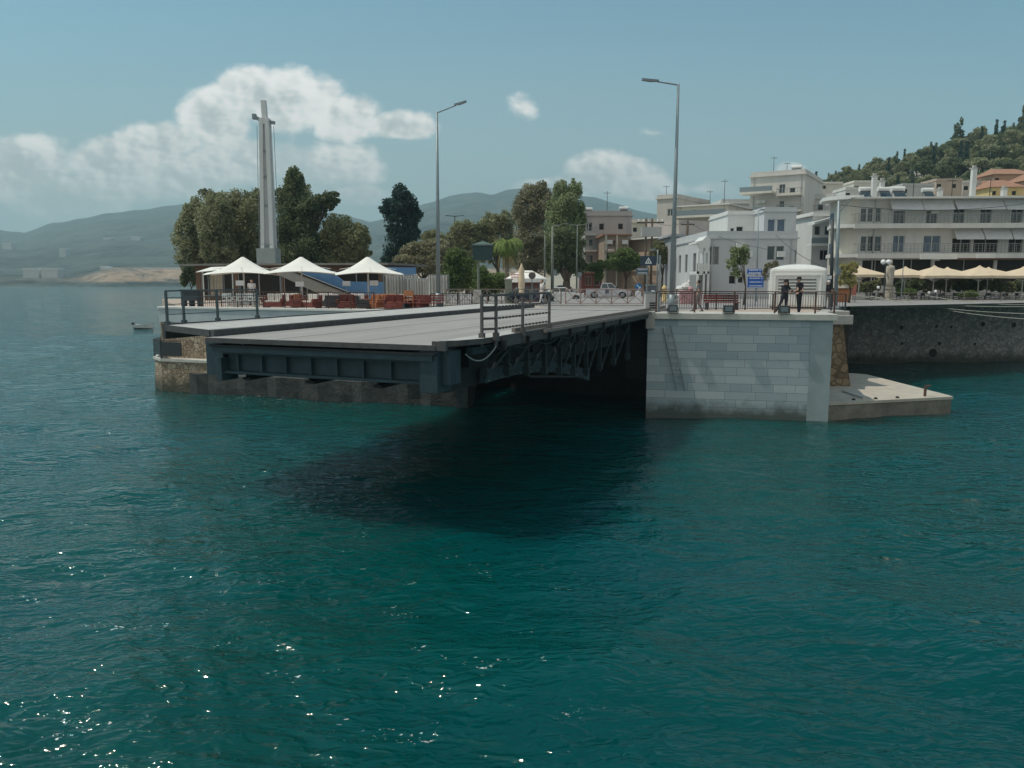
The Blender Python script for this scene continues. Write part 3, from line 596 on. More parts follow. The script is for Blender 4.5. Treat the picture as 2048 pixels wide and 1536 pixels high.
# right-hand truss under the footway
def chz(y): return 3.9 - .115 * max(0, min(y, 12) - 3) - .0 * y
bb('top_chord', steel, lambda q: q.box(.25, .45, 1.3, 25, 4.66, 4.86))
bb('bottom_chord', dsteel, lambda q: [q.bar((.35, y, chz(y) - .02), (.35, y + 1.5, chz(y + 1.5) - .02), .1, .07) for y in np.arange(5.6, 11, 1.5)])
trm = mat('truss_paint', (.008, .016, .020), .6, .3, 2.2, .2, 10, spec=.4, col2=(.018, .034, .042))
ys = [2.3, 3.9, 5.5, 7.1, 8.7, 10.3, 11.9, 13.8, 16, 18.5]
for i, y in enumerate(ys):
    bb('truss_post', trm, lambda q: (q.box(.28, .42, y - .05, y + .05, chz(y), 4.66), q.box(.24, .46, y - .11, y + .11, chz(y) + .08, chz(y) + .3)))
    if i + 1 < len(ys):
        y2 = ys[i + 1]; bb('truss_diagonal', trm, lambda q: q.bar((.40, y2 - .1, 4.60), (.40, y + .1, chz(y) + .15), .07, .09))
def cant(q, y):
    q.bar((.42, y, 4.72), (.92, y, 4.86), .07, .1); q.bar((.42, y, 4.25), (.90, y, 4.78), .06, .06); q.box(.84, .96, y - .06, y + .06, 4.72, 5.0)
for y in (2.35, 4.2, 6.1, 8.2, 10.2, 12.4, 15): bb('outrigger', dsteel, lambda q: cant(q, y))
def lowg(q):
    n = 14; V = []; 
    for i in range(n + 1):
        y = 3.2 + i * .75; f = (i / n - .45); zt = 4.32 - .7 * f * f * 2 - .075 * i; zb = zt - .40
        V += [(-.25, y, zt), (-.25, y, zb), (-.05, y, zb), (-.05, y, zt)]
    q.add(V, [(i * 4 + a, i * 4 + (a + 1) % 4, i * 4 + 4 + (a + 1) % 4, i * 4 + 4 + a) for i in range(n) for a in range(4)] + [(0, 1, 2, 3), (n * 4 + 3, n * 4 + 2, n * 4 + 1, n * 4)])
bb('main_girder', steel, lowg)
for i in range(20):
    y = 3.4 + i * .5; f = ((y - 3.2) / 10.5 - .45); bb('rivet', galv, lambda q: q.ball((-.03, y, 4.32 - 1.4 * f * f - .075 * (y - 3.2) / .75 - .35), .028, 6))
bb('inner_web', dsteel, lambda q: q.box(-.4, -.32, 1.2, 26, 3.6, 4.7))
def cab(q, a, b, sag, r=.02):
    a = Vector(a); b = Vector(b); pts = [a.lerp(b, i / 10) - Vector((0, 0, sag * 4 * (i / 10) * (1 - i / 10))) for i in range(11)]; q.path(pts, r)
bb('hanging_cable', galv, lambda q: cab(q, (.42, .9, 4.72), (.86, 1.9, 4.86), .28))
for k in range(5): bb('hanging_cable', dsteel, lambda q: cab(q, (.88, 3 + 2 * k, 4.78), (.88, 5 + 2 * k, 4.78), .10 + .05 * (k % 2), .018))
def railing(parent, pts, h_, m, mids=(.33, .62), r=.035, top=.05, low=0, pname='post', zb=0, chain=False):
    for i, p in enumerate(pts):
        p = Vector(p); q = MB(); q.bar(p + Vector((0, 0, -low)), p + Vector((0, 0, h_)), r * 2)
        if low: q.box(p.x - .07, p.x + .07, p.y - .07, p.y + .07, p.z - .1, p.z + .12)
        q.build(pname, m, parent)
    for i in range(len(pts) - 1):
        a = Vector(pts[i]); b = Vector(pts[i + 1]); q = MB(); q.bar(a + Vector((0, 0, h_)), b + Vector((0, 0, h_)), top, top); q.build('top_rail', m, parent)
        for f in mids:
            q = MB(); q.tube(a + Vector((0, 0, h_ * f)), b + Vector((0, 0, h_ * f)), .014, .014, 5)
            if chain:
                for k in range(1, 8): c = a.lerp(b, k / 8) + Vector((0, 0, h_ * f)); q.box(c.x - .03, c.x + .03, c.y - .03, c.y + .03, c.z - .03, c.z + .03)
            q.build('mid_rail', m, parent)
r1 = thing('bridge_railing', 'short steel railing on the near footway edge of the bridge, nearest the camera', 'railing', (O2.x, O2.y, 0), -R(22.6))
railing(r1, [(.60, 1.55, 5.11), (.84, 1.95, 5.11), (.86, 3.85, 5.11), (.88, 6.1, 5.11)], 1.13, mat('rail_grey', (.09, .085, .085), .5, .2, 6), (.2, .45, .72), .035, .06, .25, chain=True)
r2 = thing('bridge_railing', 'steel railing with four posts on the far left footway tip of the bridge', 'railing', (O2.x, O2.y, 0), -R(22.6))
railing(r2, [(-11.1, 2.0, 5.17), (-11.28, 2.9, 5.17), (-11.3, 4.5, 5.17), (-11.3, 6.6, 5.17)], 1.12, mat('rail_blue_grey', (.05, .07, .08), .5, .2, 6), (.3, .6, .8), .035, .05, .1)

# ================================================================ quay railings and furniture
def grail(name, label, pxs, Yf, z, h_, m, mids=(), bal=None, cat='railing', group=None, post_r=.035):
    "straight railing whose posts stand at the given picture columns on the line Yf(px)"
    W_ = [Vector((xat(px, Yf(px), z), Yf(px), z)) for px in pxs]; o0 = W_[0]
    t_ = thing(name, label, cat, o0, 0, group); loc = [w2 - o0 for w2 in W_]
    railing(t_, loc, h_, m, mids, post_r)
    if bal:
        for a, b in zip(loc, loc[1:]):
            n = max(2, int((b - a).length / bal)); q = MB()
            for k in range(1, n): c = a.lerp(b, k / n); q.bar(c + Vector((0, 0, .08)), c + Vector((0, 0, h_ - .08)), .022)
            q.bar(a + Vector((0, 0, .08)), b + Vector((0, 0, .08)), .035); q.build('balusters', m, t_)
    return t_
grail('quay_railing', 'dark brown railing with widely spaced posts along the top of the marble abutment', [1312, 1389, 1468, 1549, 1630, 1668], lambda p: 38.75 - (p - 1312) * .0048 + .35, 5.04, 1.04, brrail, (), None)
grail('balustrade', 'dark baluster railing in front of the white cabin', [1312, 1392, 1432, 1490, 1545, 1600, 1662, 1690], lambda p: 45.6 - (p - 1312) * .006, 4.95, .92, rail, (), .13)
def xfence(label, pxs, Yf, z, h_, m):
    W_ = [Vector((xat(px, Yf(px), z), Yf(px), z)) for px in pxs]; o0 = W_[0]; t_ = thing('cross_braced_fence', label, 'fence', o0); loc = [w2 - o0 for w2 in W_]
    for p in loc: q = MB(); q.bar(p, p + Vector((0, 0, h_)), .07); q.build('post', m, t_)
    for a, b in zip(loc, loc[1:]):
        q = MB(); q.bar(a + Vector((0, 0, h_)), b + Vector((0, 0, h_)), .06); q.bar(a + Vector((0, 0, h_ * .14)), b + Vector((0, 0, h_ * .14)), .04)
        q.bar(a + Vector((0, .01, h_ * .14)), b + Vector((0, .01, h_)), .04); q.bar(a + Vector((0, -.02, h_)), b + Vector((0, -.02, h_ * .14)), .04); q.build('brace_panel', m, t_)
xfence('grey cross-braced fence in front of the green hedge', [893, 918, 944, 974, 1003, 1031, 1060, 1090, 1122], lambda p: 52.6, 4.95, 1.08, tanrail)
xfence('pinkish cross-braced barrier in front of the silver pickup', [1131, 1161, 1192, 1223, 1255, 1286], lambda p: 52.0, 4.95, 1.08, mat('pink_rail', (.36, .24, .22), .7, .2, 5))
xfence('cross-braced barrier behind the grey control cabinet', [1322, 1352, 1384], lambda p: 52.4, 4.95, 1.08, tanrail)
kb = MB(); kb.bar((xat(880, 51.6, 5), 51.6, 4.99), (xat(1292, 51.0, 5), 51.0, 4.99), .5, .14); tag(kb.build('kerb', conc), kind='structure')
# floodlights on the abutment edge
dq = (QD - QC).normalized(); nq = Vector((dq.y, -dq.x))
def flood(px, label):
    t = (px - 1287) / (1655 - 1287); p = QC + (QD - QC) * t + nq * .20
    p.x = xat(px, p.y, 5.15); return p
fl0 = None
for px, lb in ((1346, 'black floodlight box on the abutment edge nearest the bridge'), (1457, 'middle black floodlight box on the abutment edge, between the two others'), (1568, "black floodlight box on the abutment edge at the officers' feet")):
    p = flood(px, lb)
    if fl0 is None:
        fl0 = thing('floodlight', lb, 'floodlight', (p.x, p.y, 5.04), math.atan2(dq.y, dq.x), 'floodlights along the abutment edge')
        q = MB(); q.box(-.23, .23, -.12, .16, .05, .40); q.build('housing', rail, fl0, bevel=.02)
        q = MB(); q.box(-.17, .17, -.135, -.121, .12, .34); q.build('lens', mat('lens_glass', (.16, .2, .22), .2, .1, 4), fl0)
        q = MB(); q.bar((-.26, 0, .02), (-.26, 0, .25), .03); q.bar((.26, 0, .02), (.26, 0, .25), .03); q.bar((-.27, 0, .02), (.27, 0, .02), .05, .03); q.build('bracket', dsteel, fl0)
    else: copytree(fl0, (p.x, p.y, 5.04), None, lb)
# control cabinet
Yc = 39.6; cc = thing('control_cabinet', 'grey metal control cabinet with vents at the bridge end of the abutment', 'cabinet', (xat(1302, Yc, 5.1), Yc, 5.0))
MB().box(-.33, .33, -.2, .25, .06, 1.0).build('body', greyr, cc, bevel=.02); MB().box(-.36, .36, -.23, .28, 1.0, 1.06).build('lid', galv, cc)
q = MB(); [q.box(-.12, .24, -.232, -.203, .22 + k * .12, .28 + k * .12) for k in range(3)]; q.build('vents', dark, cc); MB().box(-.36, .36, -.23, .28, 0, .06).build('plinth', conc, cc)
MB().tube((.42, .1, 0), (.42, .1, 2.9), .04, .04).build('post', galv, cc)
# white cabin
Y = 47.0; xl = xat(1538, Y, 5); xr = xat(1649, Y, 5); cw = (xr - xl); cb = thing('cabin', 'white fibreglass cabin with rounded roof and louvred window behind the officers', 'cabin', ((xl + xr) / 2, Y, 4.95), -R(19)); cw *= .97
MB().box(-cw / 2, cw / 2, 0, 2.6, .06, 2.42).build('body', white, cb, bevel=.16)
q = MB(); n = 14; V = []
for i in range(n + 1):
    f = i / n * 2 - 1
    for j in range(7): g = j / 6 * 2 - 1; V.append((f * (cw / 2 - .06), 1.3 + g * 1.24, 2.38 + .27 * (1 - abs(f) ** 2.6) * (1 - abs(g) ** 4) ** .5))
q.add(V, [(i * 7 + j, (i + 1) * 7 + j, (i + 1) * 7 + j + 1, i * 7 + j + 1) for i in range(n) for j in range(6)]); q.build('roof', white, cb, True)
q = MB(); q.box(-cw / 2 + .28, cw / 2 - .28, -.05, .02, 1.96, 2.06); q.box(-cw / 2 + .28, -cw / 2 + .38, -.05, .02, .2, 1.96); q.box(cw / 2 - .38, cw / 2 - .28, -.05, .02, .2, 1.96); q.build('frame', white, cb, bevel=.02)
q = MB(); q.box(-cw / 2 + .5, cw / 2 - .6, -.012, .01, .9, 1.85); q.build('window', shut, cb); w_ = MB(); [w_.box(-cw / 2 + .5, cw / 2 - .6, -.05, -.014, 1.02 + k * .19, 1.08 + k * .19) for k in range(5)]; w_.build('louvres', white, cb)
MB().box(cw / 2 + .0, cw / 2 + .25, .3, .6, 1.75, 1.95).build('lamp', signw, cb); MB().box(-cw / 2 - .1, -cw / 2 + .02, .3, .9, .9, 1.7).build('air_conditioner', white, cb)
# street lamps
def lamp(label, px, base_y, Yd, ztop, arm, drop, r0=.12, r1=.055, head=.75, m=None, group='street lamps', base=4.95, px_top=None, arms=1):
    x = xat(px, Yd, base); t_ = thing('street_lamp', label, 'street lamp', (x, Yd, base), 0, group); hh = ztop - base; lean = 0
    if px_top: lean = xat(px_top, Yd, ztop) - x
    q = MB(); q.tube((0, 0, 0), (lean * .0, 0, .9), r0 * 1.25, r0 * 1.2, 12); q.tube((0, 0, .9), (lean, 0, hh), r0, r1, 12); q.box(-r0 * 1.8, r0 * 1.8, -r0 * 1.8, r0 * 1.8, 0, .05); q.build('pole', m or galv, t_, True)
    q = MB(); q.tube((lean, 0, hh - .05), (lean + arm, 0, hh + drop), r1 * .75, r1 * .6, 8)
    if arms == 2: q.tube((lean, 0, hh - .05), (lean - arm, 0, hh + drop), r1 * .75, r1 * .6, 8)
    q.build('arm', m or galv, t_)
    for sg in ((1, -1) if arms == 2 else (1,)):
        s = (1 if arm > 0 else -1) * sg; a = lean + arm * sg; q = MB(); dz = drop / max(.1, abs(arm)) * head
        V = [(a - s * .1, -.05, hh + drop), (a + s * head * .4, -.16, hh + drop + dz * .4 - .02), (a + s * head, -.10, hh + drop + dz - .02), (a + s * head, .10, hh + drop + dz - .02), (a + s * head * .4, .16, hh + drop + dz * .4 - .02), (a - s * .1, .05, hh + drop)]
        V += [(x_, y_, z_ + .09) for x_, y_, z_ in V]
        q.add(V, [(0,1,2,3,4,5)] + [(i, (i + 1) % 6, 6 + (i + 1) % 6, 6 + i) for i in range(6)] + [(11,10,9,8,7,6)]); q.build('lamp_head', m or galv, t_, bevel=.015)
    return t_
z = at(1357, 168, 43).z; lamp('tallest street lamp, arm pointing left, standing on the quay behind the control cabinet', 1343, 0, 43, z, -(at(1357,168,43).x - at(1314,163,43).x), .12, .15, .06, .8, px_top=1357)
z = at(874, 224, 48).z; lamp('tall street lamp, arm pointing up to the right, beside the white curtains', 877, 0, 48, z, at(912,212,48).x - at(874,224,48).x, .38, .15, .055, .62, px_top=874)
gl = mat('green_grey_pole', (.16, .18, .15), .6, .15, 6)
lamp('shorter lamp with arm to the left before the tall trees, leftmost of three', 1089, 0, 66, at(1089, 470, 66).z, -.75, .02, .08, .05, .35, gl)
lamp('thick bare lamp pole in front of the tall eucalyptus trees, middle of three', 1104, 0, 63, at(1104, 452, 63).z, .3, .02, .12, .08, .3, gl)
lamp('double-armed lamp right of the tall trees, near the grey houses', 1153, 0, 74, at(1154, 450, 74).z, .9, .08, .08, .05, .35, gl, arms=2)
lamp('distant double-armed lamp seen above the olive trees', 911, 0, 150, at(911, 432, 150).z, 1.3, .05, .14, .1, .5, dsteel, base=4.5, arms=2)
lamp('slim lamp post beside the warning sign', 1313, 0, 56, at(1313, 500, 56).z, -.3, .0, .06, .045, .2, galv)
lamp('slim metal lamp post standing behind the blue road signs', 1512, 0, 62, at(1517, 420, 62).z, .25, .0, .06, .04, .2, galv, px_top=1517)

# ---- poles and wires
def pole(name, label, cat, px, Yd, ytop, r, m, base=4.95, extra=None, px_top=None):
    x = xat(px, Yd, base); z = at(px, ytop, Yd).z; t_ = thing(name, label, cat, (x, Yd, base)); dx = (xat(px_top, Yd, z) - x) if px_top else 0
    MB().tube((0, 0, 0), (dx, 0, z - base), r, r * .75, 10).build('shaft', m, t_, True)
    return t_, z - base, dx
tp, hh, _ = pole('utility_pole', 'left wooden pole of the transformer pair, above the traffic sign', 'utility pole', 1289, 84, 437, .14, bark, 4.6)
MB().box(-.5, 1.6, -.35, .35, hh - 1.9, hh - .9).build('transformer', greyr, tp); MB().box(-1.0, 1.9, -.08, .08, hh - .5, hh - .35).build('crossarm', bark, tp)
q = MB(); [q.lathe([(.06, hh - .35), (.09, hh - .2), (.04, hh - .05)], 6, c=(-.8 + .5 * k, 0)) for k in range(6)]; q.build('insulators', signw, tp)
pole('utility_pole', 'right wooden pole of the transformer pair, above the traffic sign', 'utility pole', 1301, 84, 437, .14, bark, 4.6)
up, hh2, _ = pole('utility_pole', 'dark wooden pole between the low grey house and the white house', 'utility pole', 1371, 80, 440, .15, bark, 4.6); MB().box(-.7, .7, -.06, .06, hh2 - .5, hh2 - .38).build('crossarm', bark, up)
u2, hh3, dx3 = pole('utility_pole', 'tall dark pole immediately right of the white cabin', 'utility pole', 1662, 50, 438, .12, rail, 4.95, px_top=1665)
u3, hh4, dx4 = pole('utility_pole', 'tall grey pole with a bracket arm at the corner of the big white apartment block', 'utility pole', 1671, 52, 402, .13, galv, 4.95, px_top=1678)
q = MB(); q.bar((dx4, 0, hh4 - .1), (dx4 + 1.0, 0, hh4 + .2), .06); q.bar((dx4, 0, hh4 - .8), (dx4 + .8, 0, hh4 + .1), .05); q.build('bracket', galv, u3)
q = MB(); q.box(-.16, .16, -.2, .05, 2.0, 2.5); q.build('meter_box', galv, u3)
def wire(label, a, b, sag, r=.018, m=rail, name='overhead_wire', cat='wire', n=24, group=None):
    a = Vector(a); b = Vector(b); q = MB(); pts = [a.lerp(b, i / n) - Vector((0, 0, sag * 4 * (i / n) * (1 - i / n))) - a for i in range(n + 1)]; q.path(pts, r, 5)
    o = q.build(name, m, None, loc=a); tag(o, label, cat, group); return o
wire('upper overhead wire sagging across the white house', at(1372, 442, 80), at(1545, 500, 60), .4)
wire('lower overhead wire from the white house down to the white cabin', at(1552, 470, 62), at(1640, 530, 50), .25)
wire('overhead wire between the transformer poles and the dark wooden pole', at(1301, 440, 84), at(1372, 442, 80), .5)
wire('overhead wire running from the tall grey pole along the apartment block', at(1680, 410, 52), at(2120, 395, 60), .6)
for i, (a, b, c, d, e, f) in enumerate(((1690, 588, 62, 2100, 598, 56), (1700, 590, 61, 2110, 612, 52), (1740, 592, 61, 2110, 628, 48), (1800, 598, 61, 2110, 640, 46), (1850, 590, 62, 2110, 606, 54))):
    wire(['topmost', 'second', 'third', 'lowest', 'short inner'][i] + ' pale mooring rope stretched along the river wall on the right', at(a, b, c), at(d, e, f), .35, .022, mat('rope', (.34, .33, .29), .9, .2, 5), 'mooring_rope', 'rope', group='ropes along the river wall')

# ---- signs
def signboard(name, label, cat, px, Yd, boards, ybase=4.95, polem=galv):
    x = xat(px, Yd, ybase); t_ = thing(name, label, cat, (x, Yd, ybase)); top = 0
    for (x0, y0, x1, y1, m, deco) in boards:
        a = at(x0, y0, Yd); b = at(x1, y1, Yd); X0, X1, Z1, Z0 = a.x - x, b.x - x, a.z - ybase, b.z - ybase; top = max(top, Z1)
        p = MB().box(X0, X1, -.09, -.05, Z0, Z1).build('panel', m, t_, bevel=.012)
        q = MB(); W_ = X1 - X0; Hh = Z1 - Z0
        if deco == 'lines':
            q.box(X0 + .02, X1 - .02, -.102, -.094, Z1 - .05, Z1 - .025); q.box(X0 + .02, X1 - .02, -.102, -.094, Z0 + .025, Z0 + .05)
            rg = random.Random(int(px)); n = max(2, int(Hh / .2))
            for k in range(n):
                z_ = Z0 + Hh * (k + .6) / (n + .2); xs = X0 + W_ * .12
                while xs < X0 + W_ * .72: w2 = rg.uniform(.05, .13); q.box(xs, min(xs + w2, X0 + W_ * .8), -.102, -.094, z_ - .028, z_ + .028); xs += w2 + .03
                q.add([(X1 - W_ * .18, -.1, z_ - .04), (X1 - W_ * .06, -.1, z_), (X1 - W_ * .18, -.1, z_ + .04)], [(0, 1, 2)])
        if deco == 'tri':
            c = (X0 + X1) / 2; zc = (Z0 + Z1) / 2; s = Hh * .38
            q.add([(c - s, -.1, zc - s * .8), (c + s, -.1, zc - s * .8), (c, -.1, zc + s * .95), (c - s * .55, -.1, zc - s * .5), (c + s * .55, -.1, zc - s * .5), (c, -.1, zc + s * .45)], [(0, 1, 4, 3), (1, 2, 5, 4), (2, 0, 3, 5)])
            q.box(c - .03, c + .03, -.104, -.096, zc - s * .45, zc + s * .1)
        if q.f: q.build('lettering', signw, t_)
    MB().tube((0, 0, 0), (0, 0, top + .1), .04, .04).build('post', polem, t_); return t_
signboard('road_sign', 'stacked blue direction signs with white lettering left of the white cabin', 'road sign', 1510, 50, [(1494, 537, 1523, 549, signb, 'lines'), (1495, 552, 1526, 576, signb, 'lines')])
signboard('road_sign', 'dark warning sign board with white triangle and blue plate below, beside a slim post', 'road sign', 1293, 58, [(1281, 512, 1312, 531, mat('dark_board', (.03, .05, .08), .5, .2, 4), 'tri'), (1273, 536, 1296, 549, mat('dull_blue', (.06, .11, .16), .6, .2, 4), 'lines')])
sg = thing('direction_sign', 'round blue sign with white arrow on a short white bollard', 'traffic sign', (xat(1276, 60, 4.95), 60, 4.95))
q = MB(); c = at(1276, 573, 60); cz = c.z - 4.95; q.tube((0, -.09, cz), (0, -.05, cz), .26, .26, 20); q.build('disc', mat('sign_cyan_blue', (.01, .16, .38), .45, .1, 5), sg); q = MB(); q.bar((-.13, -.1, cz + .13), (.12, -.1, cz - .12), .02, .06); q.add([(.16, -.1, cz - .16), (.16, -.1, cz + .02), (-.02, -.1, cz - .16)], [(0, 1, 2)]); q.build('arrow', signw, sg)
q = MB(); q.tube((0, 0, 0), (0, 0, cz), .05, .05); q.build('post', signw, sg); q = MB(); q.box(-.22, .22, -.05, .05, cz - .85, cz - .35); q.build('plate', signw, sg)
def roundback(label, px, Yd, yc, r, m):
    x = xat(px, Yd, 4.95); c = at(px, yc, Yd).z - 4.95; t_ = thing('round_sign', label, 'traffic sign', (x, Yd, 4.95)); q = MB(); q.tube((0, -.06, c), (0, -.03, c), r, r, 18); q.build('disc', m, t_); MB().tube((0, 0, 0), (0, 0, c + .1), .035, .035).build('post', galv, t_)
roundback('round sign seen from its dark back in front of the white kiosk roof', 1064, 56, 551, .26, mat('sign_back', (.12, .10, .10), .6, .1, 4))
roundback('round pale sign back beside the thick lamp pole', 1107, 64, 545, .25, galv)
roundback('round pale sign back near the red garage doors', 1158, 75, 549, .24, galv)
# shop-like dark traffic box on post (signal housing)
tb = thing('signal_box', 'large dark green signal box with pitched cap on a tall post', 'signal box', (xat(957, 55, 4.95), 55, 4.95)); a = at(946, 520, 55); b = at(984, 489, 55); x0 = tb.location.x
q = MB(); q.box(a.x - x0, b.x - x0, -.3, .4, a.z - 4.95, b.z - 4.95 - .12); q.build('housing', mat('box_green', (.022, .05, .055), .6, .2, 3), tb, bevel=.03)
q = MB(); q.box(a.x - x0 - .08, b.x - x0 + .08, -.38, .48, b.z - 4.95 - .12, b.z - 4.95 - .02); q.add([(a.x - x0 - .1, -.4, b.z - 4.97), (b.x - x0 + .1, -.4, b.z - 4.97), (b.x - x0 + .1, .5, b.z - 4.97), (a.x - x0 - .1, .5, b.z - 4.97), ((a.x + b.x) / 2 - x0, .05, b.z - 4.7)], [(0, 1, 4), (1, 2, 4), (2, 3, 4), (3, 0, 4)]); q.build('cap', mat('box_cap', (.08, .12, .11), .6, .2, 3), tb)
MB().tube((0, 0, 0), (0, 0, a.z - 4.95), .09, .09, 10).build('post', gl, tb)
MB().box(-.35, .2, -.25, .2, 0, 1.0).build('base_cabinet', greyr, tb, bevel=.02)

# ================================================================ people
def person(label, loc, rz, J, clothes, hands=True, cap=None, longhair=False, vox=.011):
    """J: joint dict in metres (x right, y forward, z up). one voxel-joined body mesh"""
    t_ = thing('person', label, 'person', loc, rz)
    top, low, arm_skin, legs_skin, ft = clothes
    segs = []
    def S_(a, b, ra, rb, mi): segs.append((Vector(a), Vector(b), ra, rb, mi))
    pel, che, nk, hd = J['pelvis'], J['chest'], J['neck'], J['head']
    S_(pel, pel, .15, .15, 1)
    hv = (Vector(J['hipR']) - Vector(J['hipL'])); sv = (Vector(J['shR']) - Vector(J['shL']))
    S_(J['hipL'], J['hipR'], .115, .115, 1)
    for f in (-.28, .28):
        a = Vector(pel) + hv * f * 1.1 + Vector((0, 0, .06)); b = Vector(che) + sv * f * .55; S_(a, b, .115, .135, 0)
    S_(J['shL'], J['shR'], .072, .072, 0); S_(che, nk, .11, .06, 0); S_(nk, hd, .052, .05, 2)
    h0 = Vector(hd); fd = Vector(J.get('face', (0, 1, 0))).normalized()
    S_(h0 + Vector((0, 0, .05)), h0 + Vector((0, 0, .05)), .098, .098, 2); S_(h0 + fd * .03 + Vector((0, 0, -.05)), h0 + fd * .035 + Vector((0, 0, -.03)), .062, .07, 2)
    S_(h0 + fd * .098 + Vector((0, 0, .03)), h0 + fd * .118 + Vector((0, 0, -.01)), .011, .016, 2)
    sd = fd.cross(Vector((0, 0, 1)))
    for s in (-1, 1): S_(h0 + sd * s * .095 + Vector((0, 0, .03)), h0 + sd * s * .10 + Vector((0, 0, -.01)), .014, .012, 2)
    for s in 'LR':
        sh, el, wr = Vector(J['sh' + s]), Vector(J['el' + s]), Vector(J['wr' + s])
        mid = sh.lerp(el, .55)
        S_(sh, mid, .062, .056, 0); S_(mid, el, .047, .042, 2 if arm_skin else 0); S_(el, wr, .041, .027, 2 if arm_skin else 0)
        d = (wr - el).normalized(); side = d.cross(Vector((0, 0, 1)))
        if side.length < .1: side = Vector((1, 0, 0))
        side.normalize(); pal = wr + d * .085; nrm = side.cross(d)
        S_(wr + d * .01, pal - side * .022, .024, .019, 2); S_(wr + d * .01, pal + side * .022, .024, .019, 2)
        if hands:
            for k, ln in enumerate((.062, .07, .066, .052)):
                b0 = pal + side * (-.033 + .022 * k); b1 = b0 + d * ln * .55 - nrm * .006; b2 = b1 + d * ln * .38 - nrm * (.02 + .004 * k)
                S_(b0, b1, .0095, .0088, 2); S_(b1, b2, .0088, .008, 2)
            b0 = wr + d * .03 - side * .025; b1 = b0 + d * .03 - side * .028 - nrm * .01; S_(b0, b1, .012, .0105, 2); S_(b1, b1 + d * .028 - side * .006 - nrm * .01, .0105, .009, 2)
        hp, kn, an = Vector(J['hip' + s]), Vector(J['kn' + s]), Vector(J['an' + s])
        S_(hp, kn, .098, .064, 1); m2 = kn.lerp(an, .35); lm = 2 if legs_skin else 1
        S_(kn, m2, .060, .060, lm); S_(m2, an, .060 if not legs_skin else .055, .048 if not legs_skin else .036, lm)
        fdir = Vector(J.get('foot' + s, (0, 1, 0))).normalized(); S_(an + Vector((0, 0, -.03)), an + fdir * .16 + Vector((0, 0, -.055)), .046, .034, 3)
        S_(an - fdir * .04 + Vector((0, 0, -.05)), an + fdir * .05 + Vector((0, 0, -.05)), .036, .04, 3)
    q = MB()
    for a, b, ra, rb, mi in segs:
        q.ball(a, ra, 12)
        if (a - b).length > 1e-4: q.ball(b, rb, 12); q.tube(a, b, ra, rb, 12)
    me = bpy.data.meshes.new('tmp'); me.from_pydata(q.v, [], q.f); tmp = bpy.data.objects.new('tmp', me); COL.objects.link(tmp)
    md = tmp.modifiers.new('r', 'REMESH'); md.mode = 'VOXEL'; md.voxel_size = vox; ms = tmp.modifiers.new('s', 'SMOOTH'); ms.factor = .4; ms.iterations = 2
    dg = bpy.context.evaluated_depsgraph_get(); dg.update(); ev = tmp.evaluated_get(dg); nm = bpy.data.meshes.new_from_object(ev); nm.name = 'body'
    bpy.data.objects.remove(tmp); bpy.data.meshes.remove(me)
    for m in (top, low, skin, ft): nm.materials.append(m)
    C = np.zeros(len(nm.polygons) * 3); nm.polygons.foreach_get('center', C); C = C.reshape(-1, 3); best = np.full(len(C), 1e9); mi_ = np.zeros(len(C), dtype=np.int32)
    for a, b, ra, rb, mi in segs:
        A = np.array(a); B = np.array(b); AB = B - A; l2 = AB @ AB
        t = np.clip(((C - A) @ AB) / l2, 0, 1) if l2 > 1e-9 else np.zeros(len(C)); P_ = A + t[:, None] * AB
        dd = np.linalg.norm(C - P_, axis=1) - (ra + (rb - ra) * t); k = dd < best; best[k] = dd[k]; mi_[k] = mi
    nm.polygons.foreach_set('material_index', mi_); nm.polygons.foreach_set('use_smooth', np.ones(len(C), dtype=bool)); nm.update()
    bo = bpy.data.objects.new('body', nm); COL.objects.link(bo); bo.parent = t_
    hq = MB(); hc = h0 + Vector((0, 0, .066)) - fd * .016; hq.ball(hc, .106, 14, sq=(1, 1, .98))
    hq.v = [tuple(Vector(v) if (Vector(v) - h0).dot(fd) < .055 or Vector(v).z > h0.z + .11 else Vector(v) - fd * .06) for v in hq.v]
    if longhair: hq.tube(hc - fd * .05 + Vector((0, 0, .02)), hc - fd * .14 - Vector((0, 0, .22)), .075, .035, 10)
    hq.build('hair', hair, t_, True)
    eq = MB()
    for s in (-1, 1): eq.ball(h0 + fd * .094 + sd * s * .033 + Vector((0, 0, .045)), .011, 8)
    eq.build('eyes', hair, t_); MB().bar(h0 + fd * .102 - sd * .022 + Vector((0, 0, -.048)), h0 + fd * .102 + sd * .022 + Vector((0, 0, -.048)), .008, .008).build('mouth', pinkp, t_)
    if cap:
        cq = MB(); cq.lathe([(.112, -.02), (.115, .03), (.105, .075), (.07, .10), (.01, .108)], 16); cq.v = [(v[0] + h0.x, v[1] + h0.y, v[2] + h0.z + .085) for v in cq.v]
        c0 = h0 + Vector((0, 0, .075)); cq.add([c0 + fd * .08 - sd * .09, c0 + fd * .19 - sd * .06 - Vector((0, 0, .02)), c0 + fd * .19 + sd * .06 - Vector((0, 0, .02)), c0 + fd * .08 + sd * .09] + [c0 + fd * .08 - sd * .09 + Vector((0, 0, .012)), c0 + fd * .19 - sd * .06 - Vector((0, 0, .008)), c0 + fd * .19 + sd * .06 - Vector((0, 0, .008)), c0 + fd * .08 + sd * .09 + Vector((0, 0, .012))], [(0, 1, 2, 3), (7, 6, 5, 4), (0, 4, 5, 1), (1, 5, 6, 2), (2, 6, 7, 3)]); cq.build('cap', cap, t_, True)
    return t_
